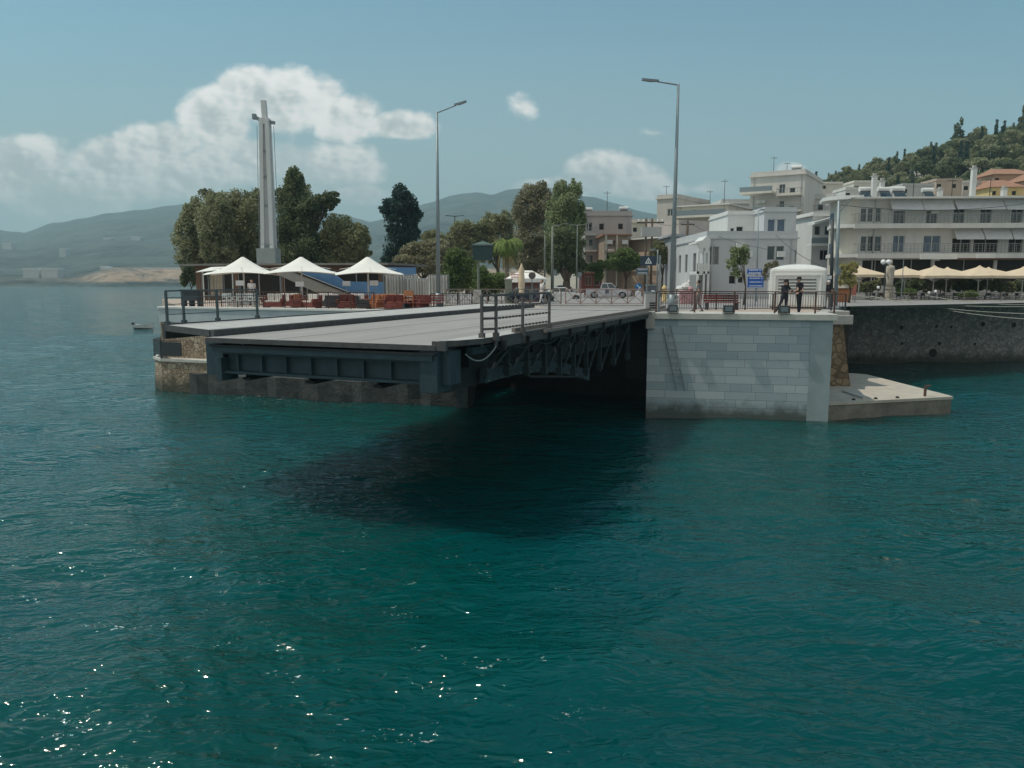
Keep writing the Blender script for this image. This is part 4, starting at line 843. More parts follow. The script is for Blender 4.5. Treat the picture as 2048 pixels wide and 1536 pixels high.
def stand(h=1.75, **kw):
    k = h / 1.75; J = dict(pelvis=(0, 0, .95), chest=(0, .0, 1.28), neck=(0, .0, 1.48), head=(0, .02, 1.59), shL=(-.19, 0, 1.42), shR=(.19, 0, 1.42), elL=(-.25, -.02, 1.13), elR=(.25, -.02, 1.13),
        wrL=(-.24, .09, .88), wrR=(.24, .09, .88), hipL=(-.09, 0, .91), hipR=(.09, 0, .91), knL=(-.11, .02, .49), knR=(.11, .02, .49), anL=(-.12, -.02, .085), anR=(.12, -.02, .085))
    J.update(kw); return {a: (tuple(c * k for c in b) if not a.startswith(('foot', 'face')) else b) for a, b in J.items()}
zo = 4.95
# local frame: x = picture right, y = away from the camera
L1 = dict(pelvis=(.02, 0, .93), chest=(0, 0, 1.26), neck=(.03, -.01, 1.46), head=(.06, -.02, 1.575), face=(-.9, -.35, .0), shL=(-.15, -.10, 1.40), shR=(.17, .08, 1.40),
          elL=(-.06, -.30, 1.17), elR=(.40, -.02, 1.19), wrL=(.16, -.36, 1.22), wrR=(.24, -.22, 1.12), hipL=(-.07, -.04, .90), hipR=(.11, .03, .90), knL=(-.22, -.07, .50), knR=(.10, .0, .49), anL=(-.44, -.02, .085), anR=(.09, .05, .085), footL=(-.8, -.6, 0), footR=(-.2, -1, 0))
Y1 = 39.25
person('left police officer in dark uniform with long dark hair and legs wide apart', (xat(1567, Y1, 5.0), Y1, zo), 0, stand(1.72, **L1), (navy, navy, False, False, shoe), cap=navy, longhair=True)
L2 = dict(pelvis=(.02, 0, .95), chest=(.02, 0, 1.29), neck=(-.0, -.01, 1.49), head=(-.03, -.02, 1.60), face=(-1, -.25, 0), shL=(-.14, -.12, 1.42), shR=(.17, .1, 1.42),
          elL=(-.16, -.27, 1.16), elR=(.13, -.12, 1.14), wrL=(-.32, -.20, 1.07), wrR=(-.14, -.28, 1.02), hipL=(-.06, -.06, .91), hipR=(.08, .05, .91), knL=(-.05, -.08, .49), knR=(.10, .04, .49), anL=(-.01, -.07, .085), anR=(.07, .06, .085), footL=(-1, -.3, 0), footR=(-1, -.5, 0))
person('right police officer in dark uniform and cap, bare forearms, legs together', (xat(1596, Y1, 5.0), Y1, zo), 0, stand(1.84, **L2), (navy, navy, True, False, shoe), cap=navy)
WK = dict(anL=(-.10, .25, .1), anR=(.10, -.22, .085), knL=(-.1, .14, .5), knR=(.1, .02, .48), elL=(-.25, -.08, 1.15), wrL=(-.25, .06, .92))
person('pedestrian in grey clothes standing by a railing post on the quay', (xat(1396, 41.6, 5.0), 41.6, zo), R(60), stand(1.7, **WK), (greycl, greycl, True, False, shoe), vox=.014)
person('person dressed in white by the cross-braced fence beside the kiosk', (xat(1084, 54.6, 4.95), 54.6, zo), R(120), stand(1.72, **WK), (whitecl, whitecl, True, False, shoe), vox=.016, hands=False)
person('waiter in a white shirt standing on the restaurant terrace', (xat(505, 52.5, 4.95), 52.5, zo), R(200), stand(1.74), (whitecl, greycl, True, False, shoe), vox=.016, hands=False)
person('person with a white cap and dark clothes behind the balustrade right of the cabin', (xat(1654, 46.6, 5), 46.6, zo), R(170), stand(1.66), (navy, greycl, True, False, shoe), vox=.014, cap=whitecl, hands=False)

# ================================================================ buildings
def panel(mb, o, du, dn, U, Z, holes, depth, mi=0):
    "vertical face from o along du with rectangular openings (u0,z0,u1,z1); dn points into the building"
    us = sorted({0, U} | {min(max(h[0], 0), U) for h in holes} | {min(max(h[2], 0), U) for h in holes}); zs = sorted({Z[0], Z[1]} | {min(max(h[1], Z[0]), Z[1]) for h in holes} | {min(max(h[3], Z[0]), Z[1]) for h in holes})
    o = Vector((o[0], o[1], 0)); du = Vector((du[0], du[1], 0)); dn = Vector((dn[0], dn[1], 0)); P = lambda u_, z_, d=0: o + du * u_ + dn * d + Vector((0, 0, z_))
    for a, b in zip(us, us[1:]):
        for c, d in zip(zs, zs[1:]):
            if b - a < 1e-5 or d - c < 1e-5: continue
            mu, mz = (a + b) / 2, (c + d) / 2
            if any(h[0] < mu < h[2] and h[1] < mz < h[3] for h in holes): continue
            mb.add([P(a, c), P(b, c), P(b, d), P(a, d)], [(0, 1, 2, 3)], mi)
    for (a, c, b, d) in [h[:4] for h in holes]:
        mb.add([P(a, c), P(b, c), P(b, d), P(a, d), P(a, c, depth), P(b, c, depth), P(b, d, depth), P(a, d, depth)], [(0, 4, 5, 1), (1, 5, 6, 2), (2, 6, 7, 3), (3, 7, 4, 0)], mi)
WINK = {'w': (glass, white), 'b': (blugl, white), 's': (shut, greyr), 'd': (dark, greyr), 'br': (wood, greyr), 'g': (glass, greyr)}
def window(par, a, c, b, d, kind, ox=(0, 0), du=(1, 0), dn=(0, 1), dep=.16, small=False):
    g_, f_ = WINK[kind]; o = Vector((ox[0], ox[1], 0)); du = Vector((du[0], du[1], 0)); dn = Vector((dn[0], dn[1], 0)); P = lambda u_, z_, e: o + du * u_ + dn * e + Vector((0, 0, z_))
    q = MB(); q.add([P(a, c, dep), P(b, c, dep), P(b, d, dep), P(a, d, dep)], [(0, 1, 2, 3)], 0)
    if kind == 's':
        n = max(3, int((d - c) / .12))
        for k in range(n): z0 = c + (d - c) * k / n; q.add([P(a, z0, dep - .02), P(b, z0, dep - .02), P(b, z0 + (d - c) / n * .8, dep - .05), P(a, z0 + (d - c) / n * .8, dep - .05)], [(0, 1, 2, 3)], 0)
    wn = q.build('window', [g_], par)
    q = MB(); w_ = .05
    def strip(u0, z0, u1, z1): 
        A = [P(u0, z0, dep - .06), P(u1, z0, dep - .06), P(u1, z1, dep - .06), P(u0, z1, dep - .06)]; B = [P(u0, z0, dep), P(u1, z0, dep), P(u1, z1, dep), P(u0, z1, dep)]
        q.add(A + B, [(0, 1, 2, 3), (0, 4, 5, 1), (1, 5, 6, 2), (2, 6, 7, 3), (3, 7, 4, 0)])
    strip(a, c, a + w_, d); strip(b - w_, c, b, d); strip(a, d - w_, b, d); strip(a, c, b, c + w_)
    if b - a > .8: strip((a + b) / 2 - .03, c, (a + b) / 2 + .03, d)
    if not small: q.build('frame', f_, wn)
    return wn
class Bld:
    def __init__(s, name, label, cat, px0, Y0, px1, Y1, ytop, depth, m, zb=4.5, wins=(), roofm=None, over=.15, parapet=.5, small=False, group=None, side=(), toppx=None, ztop=None, found=3, rside=()):
        zt = ztop if ztop is not None else at(toppx or (px0 + px1) / 2, ytop, (Y0 + Y1) / 2).z
        A = Vector((xat(px0, Y0, (zt + zb) / 2), Y0)); B = Vector((xat(px1, Y1, (zt + zb) / 2), Y1)); s.A, s.B, s.zb = A, B, zb
        d = B - A; s.L = d.length; s.d = d.normalized(); s.t = thing(name, label, cat, (A.x, A.y, zb), math.atan2(d.y, d.x), group); s.h = zt - zb; s.D = depth; s.m = m
        H_ = [(*s.rect(*w_[:4]), w_[4]) for w_ in wins]; H_ = [(max(.05, a), c, min(s.L - .05, b), d_, k) for a, c, b, d_, k in H_]
        q = MB(); q2 = q; panel(q, (0, 0), (1, 0), (0, 1), s.L, (-found, s.h), [h[:4] for h in H_], .2)
        panel(q, (0, depth), (0, -1), (1, 0), depth, (-found, s.h), [h[:4] for h in side], .2)
        panel(q, (s.L, 0), (0, 1), (-1, 0), depth, (-found, s.h), [h[:4] for h in rside], .2)
        q.add([(s.L, depth, -found), (0, depth, -found), (0, depth, s.h), (s.L, depth, s.h)], [(0, 1, 2, 3)]); q.add([(0, 0, s.h), (s.L, 0, s.h), (s.L, depth, s.h), (0, depth, s.h)], [(0, 1, 2, 3)])
        q.build('wall', m, s.t)
        for a, c, b, d_, k in H_: window(s.t, a, c, b, d_, k, small=small)
        for h in side: window(s.t, *h[:4], h[4], ox=(0, depth), du=(0, -1), dn=(1, 0), small=small)
        for h in rside: window(s.t, *h[:4], h[4], ox=(s.L, 0), du=(0, 1), dn=(-1, 0), small=small)
        if roofm is not None or over: MB().box(-over, s.L + over, -over, depth + over, s.h + .003, s.h + .16).build('roof', roofm or m, s.t)
        if parapet:
            q = MB(); w_ = .15; z0, z1 = s.h + .163, s.h + .163 + parapet; q.box(0, s.L, 0, w_, z0, z1); q.box(0, s.L, depth - w_, depth, z0, z1); q.box(0, w_, w_, depth - w_, z0, z1); q.box(s.L - w_, s.L, w_, depth - w_, z0, z1); q.build('parapet', m, s.t)
    def uz(s, px, py):
        r = Vector(ray(px, py)); n = Vector((s.d.y, -s.d.x)); den = r.x * n.x + r.y * n.y; t = (s.A.x * n.x + s.A.y * n.y) / den; p = r * t; return (Vector((p.x, p.y)) - s.A).dot(s.d), p.z + H - s.zb
    def rect(s, x0, y0, x1, y1):
        a, d = s.uz(x0, y0); b, c = s.uz(x1, y1); return a, c, b, d
    def balcony(s, x0, x1, yslab, out=1.2, th=.22, rail_h=.95, m=None, rm=None, rsolid=False, label=None):
        a, z = s.uz(x0, yslab); b, _ = s.uz(x1, yslab); q = MB(); q.box(a, b, -out, -.003, z - th, z); bo = q.build('balcony', m or s.m, s.t)
        q = MB()
        if rsolid: q.box(a, b, -out, -out + .1, z + .002, z + rail_h)
        else:
            q.box(a, b, -out + .02, -out + .07, z + rail_h - .05, z + rail_h); n = max(2, int((b - a) / .35)); 
            for k in range(n + 1): u_ = a + (b - a - .04) * k / n; q.box(u_, u_ + .03, -out + .03, -out + .06, z, z + rail_h - .05)
            for f in (.25, .5, .75): q.box(a, b, -out + .04, -out + .055, z + rail_h * f, z + rail_h * f + .02)
            for e in (a, b - .04): q.box(e, e + .04, -out + .07, -.01, z + rail_h - .05, z + rail_h)
        q.build('railing', rm or galv, bo); return z
    def awning(s, x0, y0, x1, y1, out=1.1, m=None):
        a, c, b, d = s.rect(x0, y0, x1, y1); q = MB(); q.add([(a, -out * .25, d), (b, -out * .25, d), (b, -out, c), (a, -out, c), (a, -out * .25, d - .04), (b, -out * .25, d - .04), (b, -out + .01, c - .04), (a, -out + .01, c - .04)], [(0, 3, 2, 1), (4, 5, 6, 7), (3, 7, 6, 2), (0, 4, 7, 3), (1, 2, 6, 5)]); q.build('awning', m or awn, s.t)
def onroof(b, kind, u_, v_, sc=1.0, label=''):
    p = b.A + b.d * u_ + Vector((-b.d.y, b.d.x)) * v_; z = b.zb + b.h + .16
    if kind == 'heater':
        t_ = thing('solar_water_heater', label, 'water heater', (p.x, p.y, z), math.atan2(b.d.y, b.d.x)); q = MB(); q.tube((-.6, .5, 1.15), (.6, .5, 1.15), .24, .24, 12); q.build('tank', white, t_)
        MB().add([(-.5, -.7, .1), (.5, -.7, .1), (.5, .4, 1.0), (-.5, .4, 1.0), (-.5, -.64, .04), (.5, -.64, .04), (.5, .46, .94), (-.5, .46, .94)], [(0, 1, 2, 3), (7, 6, 5, 4), (0, 4, 5, 1), (1, 5, 6, 2), (2, 6, 7, 3), (3, 7, 4, 0)]).build('collector', glass, t_)
        q = MB(); [q.bar((x_, y_, 0), (x_, y_, 1.0 if y_ > 0 else .1), .05) for x_ in (-.5, .5) for y_ in (.5, -.65)]; q.build('stand', galv, t_); t_.scale = (sc,) * 3
    elif kind == 'antenna':
        t_ = thing('antenna', label, 'antenna', (p.x, p.y, z)); q = MB(); q.tube((0, 0, 0), (0, 0, 2.6 * sc), .04, .03, 6); q.build('mast', rail, t_); q = MB(); q.tube((-.5, 0, 2.4 * sc), (.5, .1, 2.4 * sc), .025, .02, 5); [q.tube((-.4 + .16 * k, -.3, 2.4 * sc), (-.4 + .16 * k, .3, 2.4 * sc), .018, .018, 4) for k in range(6)]; q.build('elements', rail, t_)
    elif kind == 'chimney':
        t_ = thing('chimney', label, 'chimney', (p.x, p.y, z)); MB().box(-.21, .21, -.21, .21, 0, 2.4 * sc).build('shaft', offwh, t_); q = MB(); q.box(-.27, .27, -.27, .27, 2.4 * sc, 2.4 * sc + .1); q.box(-.14, .14, -.14, .14, 2.4 * sc + .1, 2.4 * sc + .35); q.build('cap', conc, t_)
    return t_
# --- big apartment block on the right
Wn = []
for (x0, x1) in ((1722, 1733), (1736, 1746), (1750, 1762)): Wn += [(x0, 416, x1, 444, 'w'), (x0, 472, x1, 503, 'w')]
Wn += [(1788, 422, 1809, 447, 'g'), (1853, 422, 1873, 447, 'g'), (1908, 418, 1928, 446, 'g'), (1962, 418, 1982, 446, 'g'), (2024, 418, 2044, 446, 'g'), (2090, 418, 2110, 446, 'g'), (1787, 471, 1808, 505, 'b'), (1848, 471, 1880, 505, 'b'), (1905, 476, 1940, 505, 'd'), (1948, 476, 1995, 505, 'd'), (2018, 476, 2044, 505, 'd'), (2080, 476, 2110, 505, 'd'),
       (1725, 520, 1775, 572, 'd'), (1785, 518, 1860, 574, 'd'), (1870, 518, 1985, 574, 'd'), (1995, 518, 2120, 574, 'd')]
BA = Bld('apartment_building', 'large white three-storey apartment block with long balconies above the beige parasols', 'apartment building', 1712, 77.5, 2260, 76, 398, 4.5, offwh, 4.6, Wn, white, 1.25, 0)
zc = BA.balcony(1700, 2260, 449, 1.25, .45, .95, offwh, shut); BA.balcony(1706, 2260, 508, 1.25, .45, .95, offwh, shut)
for r_ in ((1777, 400, 1838, 421), (1841, 400, 1900, 421), (1906, 400, 2000, 420), (2004, 400, 2120, 420), (1904, 457, 1958, 479), (1962, 457, 2014, 479), (2018, 457, 2090, 479)): BA.awning(*r_)
a, c, b, d = BA.rect(1905, 512, 2250, 520); MB().box(a, b, -.9, -.2, c, d).build('fascia', wood, BA.t); a, c, b, d = BA.rect(1828, 510, 1900, 519); MB().box(a, b, -1.4, -1.26, c, d).build('sign_band', white, BA.t); a, c, b, d = BA.rect(1940, 510, 1975, 517); MB().box(a, b, -1.4, -1.26, c, d).build('sign_band', white, BA.t)
# rounded corner wing, sunlit side
q = MB(); n = 10; Rr = 1.7; hh_ = BA.h
V = [(-Rr * math.sin(math.pi / 2 * k / n), Rr - Rr * math.cos(math.pi / 2 * k / n)) for k in range(n + 1)]
q.prism([(0, 0)] + [] + V[1:] + [(-Rr + .5, 4.5), (0, 4.5)], -3, hh_ - .003); q.build('corner_wing', cream, BA.t)
q = MB(); q.prism([(0, -1.25)] + [(-(Rr + 1.25) * math.sin(math.pi / 2 * k / n), Rr - (Rr + 1.25) * math.cos(math.pi / 2 * k / n)) for k in range(1, n + 1)] + [(-Rr - .5, 4.8), (0, 4.8)], hh_ + .01, hh_ + .35); q.build('corner_roof', white, BA.t)
for zz in (zc, BA.uz(1720, 508)[1]):
    q = MB(); q.prism([(0, -1.25)] + [(-(Rr + 1.1) * math.sin(math.pi / 2 * k / n), Rr - (Rr + 1.1) * math.cos(math.pi / 2 * k / n)) for k in range(1, 8)] + [(-Rr, 3.6), (0, 3.6)], zz - .36, zz - .01); q.build('corner_balcony', white, BA.t)
q = MB()
for zz in (1.2, 4.3, 7.3):
    for y_ in (2.0,): q.box(-Rr - .04, -Rr + .2, y_, y_ + .7, zz, zz + 1.4)
q.build('side_windows', blugl, BA.t)
a0_ = BA.uz(1762, 385)[0]
for (px, k, v_, sc, lb) in ((1752, 'heater', 4, 1, 'solar water heater at the left end of the apartment block roof'), (1790, 'heater', 4, 1, 'solar water heater right of the tall white chimney'), (1828, 'heater', 7, 1.1, 'third solar water heater from the left on the apartment block roof'), (1880, 'heater', 4, .9, 'solar water heater mid way along the apartment block roof'),
        (1763, 'chimney', 3, .95, 'tall white chimney at the left of the apartment block roof'), (1787, 'chimney', 6, .8, 'shorter chimney beside the tall white chimney'), (1969, 'chimney', 4, 1.25, 'tallest grey chimney towards the right of the apartment block roof'), (1905, 'chimney', 5, .4, 'low stub chimney left of the tallest grey chimney'), (2030, 'chimney', 3, .4, 'low white stub chimney at the right end of the roof'),
        (1850, 'antenna', 5, .9, 'thin roof antenna between the water heaters on the apartment block'), (1930, 'antenna', 5, .8, 'thin roof antenna left of the tallest grey chimney'), (2005, 'antenna', 4, .8, 'thin roof antenna right of the tallest grey chimney')):
    onroof(BA, k, BA.uz(px, 390)[0], 1.0 + v_ * .32, sc, lb)
# --- small building with canopies left of the block
BI = Bld('townhouse', 'narrow pale townhouse with flying canopies left of the apartment block', 'townhouse', 1622, 86, 1672, 86, 432, 9, offwh, 4.6, [(1630, 452, 1640, 470, 'g'), (1650, 452, 1662, 470, 'g'), (1640, 500, 1655, 520, 'd')], white, .3, .3)
BI.balcony(1612, 1664, 488, 1.6, .25, .6, white, rsolid=True); q = MB(); a, z_ = BI.uz(1614, 446); b, _ = BI.uz(1668, 434); q.prof([(a, z_ - .3), (b, z_ + .5), (b, z_ + .75), (a, z_ - .05)], -2.2, -.005); q.build('canopy', white, BI.t)
# --- white house in the middle
Wn = [(1420, 493, 1437, 529, 's'), (1461, 493, 1476, 521, 'g'), (1479, 493, 1492, 521, 'g'), (1535, 492, 1549, 520, 'g'), (1553, 492, 1567, 520, 'g'), (1458, 551, 1471, 568, 'd'), (1476, 553, 1486, 566, 'd'), (1590, 500, 1600, 525, 'd')]
BB = Bld('white_house', 'wide white-grey two-storey house with arched portico behind the road signs', 'house', 1411, 71, 1592, 71, 478, 13, greyr if 0 else mat('cool_white_render', (.50, .51, .52), .85, .08, .6, streak=.25), 4.6, Wn, None, .12, .55, side=[(1.5, 2.8, 2.6, 4.6, 'g'), (4.5, 2.8, 5.6, 4.6, 'g'), (8, 2.8, 9.2, 4.6, 'g')])
BB2 = Bld('roof_storey', 'set-back upper storey with two blue windows above the white house', 'upper storey', 1528, 73, 1592, 73, 424, 9, MATS['cool_white_render'], BB.zb + BB.h + .17, [(1536, 438, 1550, 463, 'b'), (1555, 438, 1570, 463, 'b')], None, .12, .3, found=0, side=[(1, 1, 2, 2.4, 'g')])
BB3 = Bld('roof_terrace_house', 'low sunlit white rooftop rooms left of the blue windows', 'rooftop rooms', 1455, 76, 1527, 76, 430, 7, white, BB.zb + BB.h + .17, [(1461, 456, 1468, 463, 'd'), (1473, 453, 1486, 463, 'd')], None, .1, .25, found=0)
# portico of arches at the left end of the white house
pt = thing('portico', 'sunlit white arched portico with curved gable on the left end of the white house', 'portico', (xat(1388, 70.2, 5), 69.2, 4.6))
q = MB(); wv = xat(1411, 70.2, 5) - xat(1388, 70.2, 5); top = at(1400, 487, 70).z - 4.6
for x_ in (0, wv * .5, wv - .15): q.box(x_, x_ + .16, 0, .3, 0, top - .7); 
q.box(0, wv, 0, 3.0, 2.6, 2.8); q.box(0, wv, .05, .25, 2.8, 3.5); q.build('columns', white, pt)
q = MB(); rA = wv / 4 - .1
for c0 in (wv * .25 + .02, wv * .75):
    for k in range(8):
        t0, t1 = math.pi * (1 - k / 8), math.pi * (1 - (k + 1) / 8); q.prof([(c0 + rA * math.cos(t0), top - 1.0 + rA * math.sin(t0)), (c0 + rA * math.cos(t1), top - 1.0 + rA * math.sin(t1)), (c0 + rA * math.cos(t1), top - .4), (c0 + rA * math.cos(t0), top - .4)], .02, .28)
q.box(0, wv, .01, .29, top - .4, top - .05); q.prof([(-.2, top - .05), (wv + .02, top - .05), (wv + .02, top + .35), (wv * .7, top + .62), (wv * .35, top + .25), (-.2, top + .1)], 0, 3.0); q.build('gable', white, pt)
MB().box(0, wv, .32, 3.0, 0, 2.5).build('porch_interior', shut, pt)
# --- buildings further back
BC = Bld('tower_house', 'tall pale grey block rising behind the white house', 'apartment building', 1498, 118, 1606, 114, 352, 14, mat('warm_grey_render', (.56, .54, .51), .85, .1, .5, streak=.25), 8, [(1559, 369, 1570, 386, 'g'), (1580, 376, 1590, 385, 'd'), (1559, 402, 1568, 417, 'g'), (1578, 412, 1588, 417, 'd'), (1562, 430, 1570, 444, 'g')], None, .25, .6)
BC.balcony(1556, 1604, 390, 1.2, .25, .8, cream); BC.balcony(1556, 1604, 422, 1.2, .25, .8, cream)
BC.balcony(1488, 1552, 388, 2.5, .3, .7, cream, rsolid=True); BC.balcony(1482, 1552, 428, 2.2, .3, .7, cream, rsolid=True)
BX = Bld('tower_house', 'pale block stepped down to the right of the tall grey block, with roof terrace', 'apartment building', 1600, 122, 1665, 120, 398, 12, offwh, 8, [(1612, 410, 1620, 422, 'd'), (1636, 408, 1646, 420, 'd'), (1610, 440, 1620, 455, 'g'), (1634, 440, 1644, 455, 'g')], None, .2, .6)
BX.balcony(1604, 1662, 424, 1.3, .25, .8, white); BX.balcony(1604, 1662, 457, 1.3, .25, .8, white)
BX2 = Bld('townhouse', 'white townhouse with balconies squeezed between the blue-windowed storey and the apartment block', 'townhouse', 1594, 92, 1640, 92, 446, 9, cream, 4.6, [(1600, 455, 1608, 468, 'g'), (1618, 455, 1628, 468, 'g'), (1600, 482, 1608, 498, 'b'), (1600, 510, 1610, 528, 'd')], None, .2, .4)
BX2.balcony(1594, 1630, 471, 1.2, .25, .8, white); BX2.balcony(1594, 1630, 501, 1.2, .25, .8, white)
Bld('rooftop_house', 'small cream house with dark windows peeking above the stepped pale block', 'house', 1636, 165, 1684, 165, 368, 9, cream, 20, [(1642, 371, 1652, 378, 'd')], None, .2, .3)
BD = Bld('apartment_building', 'tall tan side block with railing on top left of the balconied building', 'apartment building', 1312, 120, 1352, 118, 398, 12, mat('sandy_render', (.50, .47, .43), .85, .1, .5, streak=.25), 4.7, [(1335, 418, 1345, 432, 'w')], None, .2, .5)
BE = Bld('apartment_building', 'pale yellowish balconied building right of the tallest lamp post', 'apartment building', 1353, 112, 1452, 108, 412, 12, cream, 4.7, [(1363, 422, 1373, 433, 'g'), (1386, 419, 1392, 426, 'd'), (1408, 420, 1419, 431, 'g'), (1376, 454, 1384, 466, 'g'), (1398, 443, 1414, 467, 'd'), (1424, 443, 1432, 466, 'g')], white, .5, .0)
BE.balcony(1353, 1458, 434, 1.6, .3, .7, cream, rsolid=True); BE.balcony(1355, 1448, 468, 1.5, .3, .8, cream)
BF = Bld('apartment_building', 'flat-roofed pinkish grey block with square dark windows right of the tall trees', 'apartment building', 1170, 104, 1262, 104, 432, 12, mat('mauve_render', (.38, .36, .35), .85, .1, .5, streak=.25), 4.5, [(1198, 447, 1208, 460, 'd'), (1236, 447, 1246, 459, 'd'), (1174, 445, 1184, 462, 'd'), (1176, 478, 1186, 492, 'g'), (1198, 478, 1208, 492, 'g'), (1174, 510, 1186, 525, 'g')], None, .2, .5)
BF.balcony(1168, 1192, 468, 1.2, .25, .8, greyr); BF.balcony(1168, 1192, 500, 1.2, .25, .8, offwh)
BG = Bld('brick_house', 'reddish brown house with a slatted balcony below the pinkish grey block', 'house', 1209, 96, 1257, 96, 471, 9, mat('terracotta_render', (.30, .23, .18), .85, .15, .8), 4.5, [(1216, 480, 1232, 494, 'br'), (1212, 508, 1232, 524, 'd')], tile, .35, 0)
BG.balcony(1206, 1236, 502, 1.2, .2, .8, tanr, tanrail); q = MB(); a, z_ = BG.uz(1208, 530); b, _ = BG.uz(1230, 530); [q.box(x_, x_ + .12, -1.2, -1.08, 0, BG.h) for x_ in (a, b)]; q.build('columns', cream, BG.t)
BH = Bld('shop_building', 'long low tan building with a slanting white roof edge below the transformer', 'building', 1256, 100, 1352, 92, 478, 10, tanr, 4.5, [(1268, 505, 1276, 520, 'd'), (1310, 500, 1320, 515, 'd')], white, .7, .0)
MB().box(1, BH.L - 2, 2, 8, BH.h + .17, BH.h + 2.2).build('upper_rooms', pinkr, BH.t)
BJ = Bld('garage_building', 'grey garage building with barred window left of the white house', 'garage', 1340, 88, 1396, 88, 474, 9, mat('blue_grey_render', (.34, .35, .37), .85, .1, .6, streak=.25), 4.5, [(1352, 496, 1364, 508, 'w'), (1346, 520, 1364, 545, 'b')], None, .3, .2)
Bld('garage', 'dark red garage doors behind the pickup', 'garage', 1164, 99, 1204, 99, 547, 5, mat('dark_red_paint', (.20, .06, .05), .7, .25, 2), 4.3, [(1170, 552, 1183, 571, 'br'), (1187, 552, 1200, 571, 'br')], tile, .4, 0)
gw, _l = wallthing('garden_wall', 'pinkish tan stone retaining wall behind the pickup', 'wall', (xat(1210, 97, 4.5), 97), (xat(1345, 93, 4.5), 93), 2, at(1250, 540, 97).z, .5, stonew, cop=True, copm=tanr, coph=.2)
Bld('apartment_building', 'pale five-storey block rising behind the rooftop rooms of the white house', 'apartment building', 1440, 128, 1500, 128, 408, 12, offwh, 7, [(1450, 418, 1458, 428, 'd'), (1470, 418, 1478, 428, 'g'), (1486, 418, 1494, 428, 'd')], None, .25, .6)
Bld('apartment_building', 'small white penthouse on the crest right of the tall grey block', 'apartment building', 1590, 135, 1636, 135, 372, 10, white, 10, [(1600, 380, 1608, 388, 'd'), (1618, 380, 1628, 390, 'd')], None, .25, .5)
Bld('apartment_building', 'beige block with small windows behind the transformer poles', 'apartment building', 1258, 128, 1316, 128, 446, 12, cream, 6, [(1266, 455, 1274, 464, 'd'), (1284, 455, 1292, 464, 'd'), (1300, 455, 1308, 464, 'd')], None, .25, .5)
for b_ in (BA, BB, BC, BE, BF, BG, BJ):
    rq = random.Random(int(b_.L * 100))
    for k in range(3 if b_ is not BA else 6):
        x_ = rq.uniform(.12, .88) * b_.L; z_ = b_.h * rq.choice((.40, .72, .86)); MB().box(x_ - .35, x_ + .35, -.32, -.02, z_, z_ + .5).build('air_conditioner', white, b_.t)
    for k in range(2): x_ = b_.L * (.06 + .87 * k); MB().box(x_, x_ + .09, -.1, -.01, 0, b_.h).build('drainpipe', greyr, b_.t)
# houses on the wooded hill
hs = [(1703, 1762, 366, 172, 'beige', cream, None, 'beige flat-roofed house left of the hill trees above the apartment block', 6), (1686, 1735, 380, 150, 'pale', offwh, None, 'pale house directly behind the left corner of the apartment block roof', 6),
      (1800, 1862, 372, 165, 'grey', greyr, None, 'grey house behind the water heaters on the apartment block', 7), (1868, 1920, 362, 180, 'tan', tanr, None, 'tan house with flat roof on the hill, left of the tallest chimney', 7), (1922, 1965, 366, 185, 'offw', offwh, None, 'off-white house on the hill immediately left of the tallest chimney', 7),
      (1978, 2040, 376, 150, 'yellow', yellr, tile, 'yellow house with tiled roof at the right edge on the hill', 7), (1984, 2060, 350, 180, 'orange', orngr, tile, 'orange house with tiled roof, highest on the right of the hill', 8), (2050, 2130, 362, 165, 'orange2', orngr, tile, 'orange house at the very right edge', 8)]
for (x0, x1, yt, D, _, m, rm, lb, dp) in hs:
    zt = at((x0 + x1) / 2, yt, D).z
    xs0 = xat(x0, D, zt); zb = float(T(np.array([xs0]), np.array([D * 1.0]))[0]); zb = min(zb, zt - 4)
    b_ = Bld('hillside_house', lb, 'house', x0, D, x1, D, yt, dp, m, zb, [(x0 + 6, yt + 6, x0 + 14, yt + 14, 'd'), (x1 - 16, yt + 6, x1 - 8, yt + 14, 'd')], m, .1, 0 if rm else .4, small=True)
    if rm:
        q = MB(); Lh = b_.L; h0_ = b_.h + .17; q.add([(-.5, -.5, h0_), (Lh + .5, -.5, h0_), (Lh + .5, dp + .5, h0_), (-.5, dp + .5, h0_), (1.5, dp / 2, h0_ + 1.7), (Lh - 1.5, dp / 2, h0_ + 1.7)], [(0, 1, 5, 4), (1, 2, 5), (2, 3, 4, 5), (3, 0, 4), (3, 2, 1, 0)]); q.build('tiled_roof', rm, b_.t)
for (b, px, k, v_, sc, lb) in ((BC, 1535, 'antenna', 3, 1.2, 'antenna on the left part of the tall grey block'), (BC, 1580, 'heater', 3, 1.2, 'water heater on top of the tall grey block'), (BC, 1562, 'antenna', 3, .8, 'short antenna beside the water heater on the tall grey block'), (BD, 1316, 'antenna', 2, .8, 'antenna at the left corner of the tan side block'),
        (BE, 1434, 'antenna', 3, 1.4, 'antenna at the right end of the yellowish balconied building'), (BE, 1400, 'antenna', 4, .9, 'antenna in the middle of the yellowish balconied building'), (BF, 1220, 'antenna', 3, 1.3, 'antenna on the pinkish grey block'), (BF, 1255, 'heater', 3, 1, 'water heater on the right end of the pinkish grey block'), (BF, 1182, 'heater', 3, .9, 'water heater on the left end of the pinkish grey block')):
    onroof(b, k, min(b.L - .5, max(.5, b.uz(px, 400)[0])), v_, sc, lb)

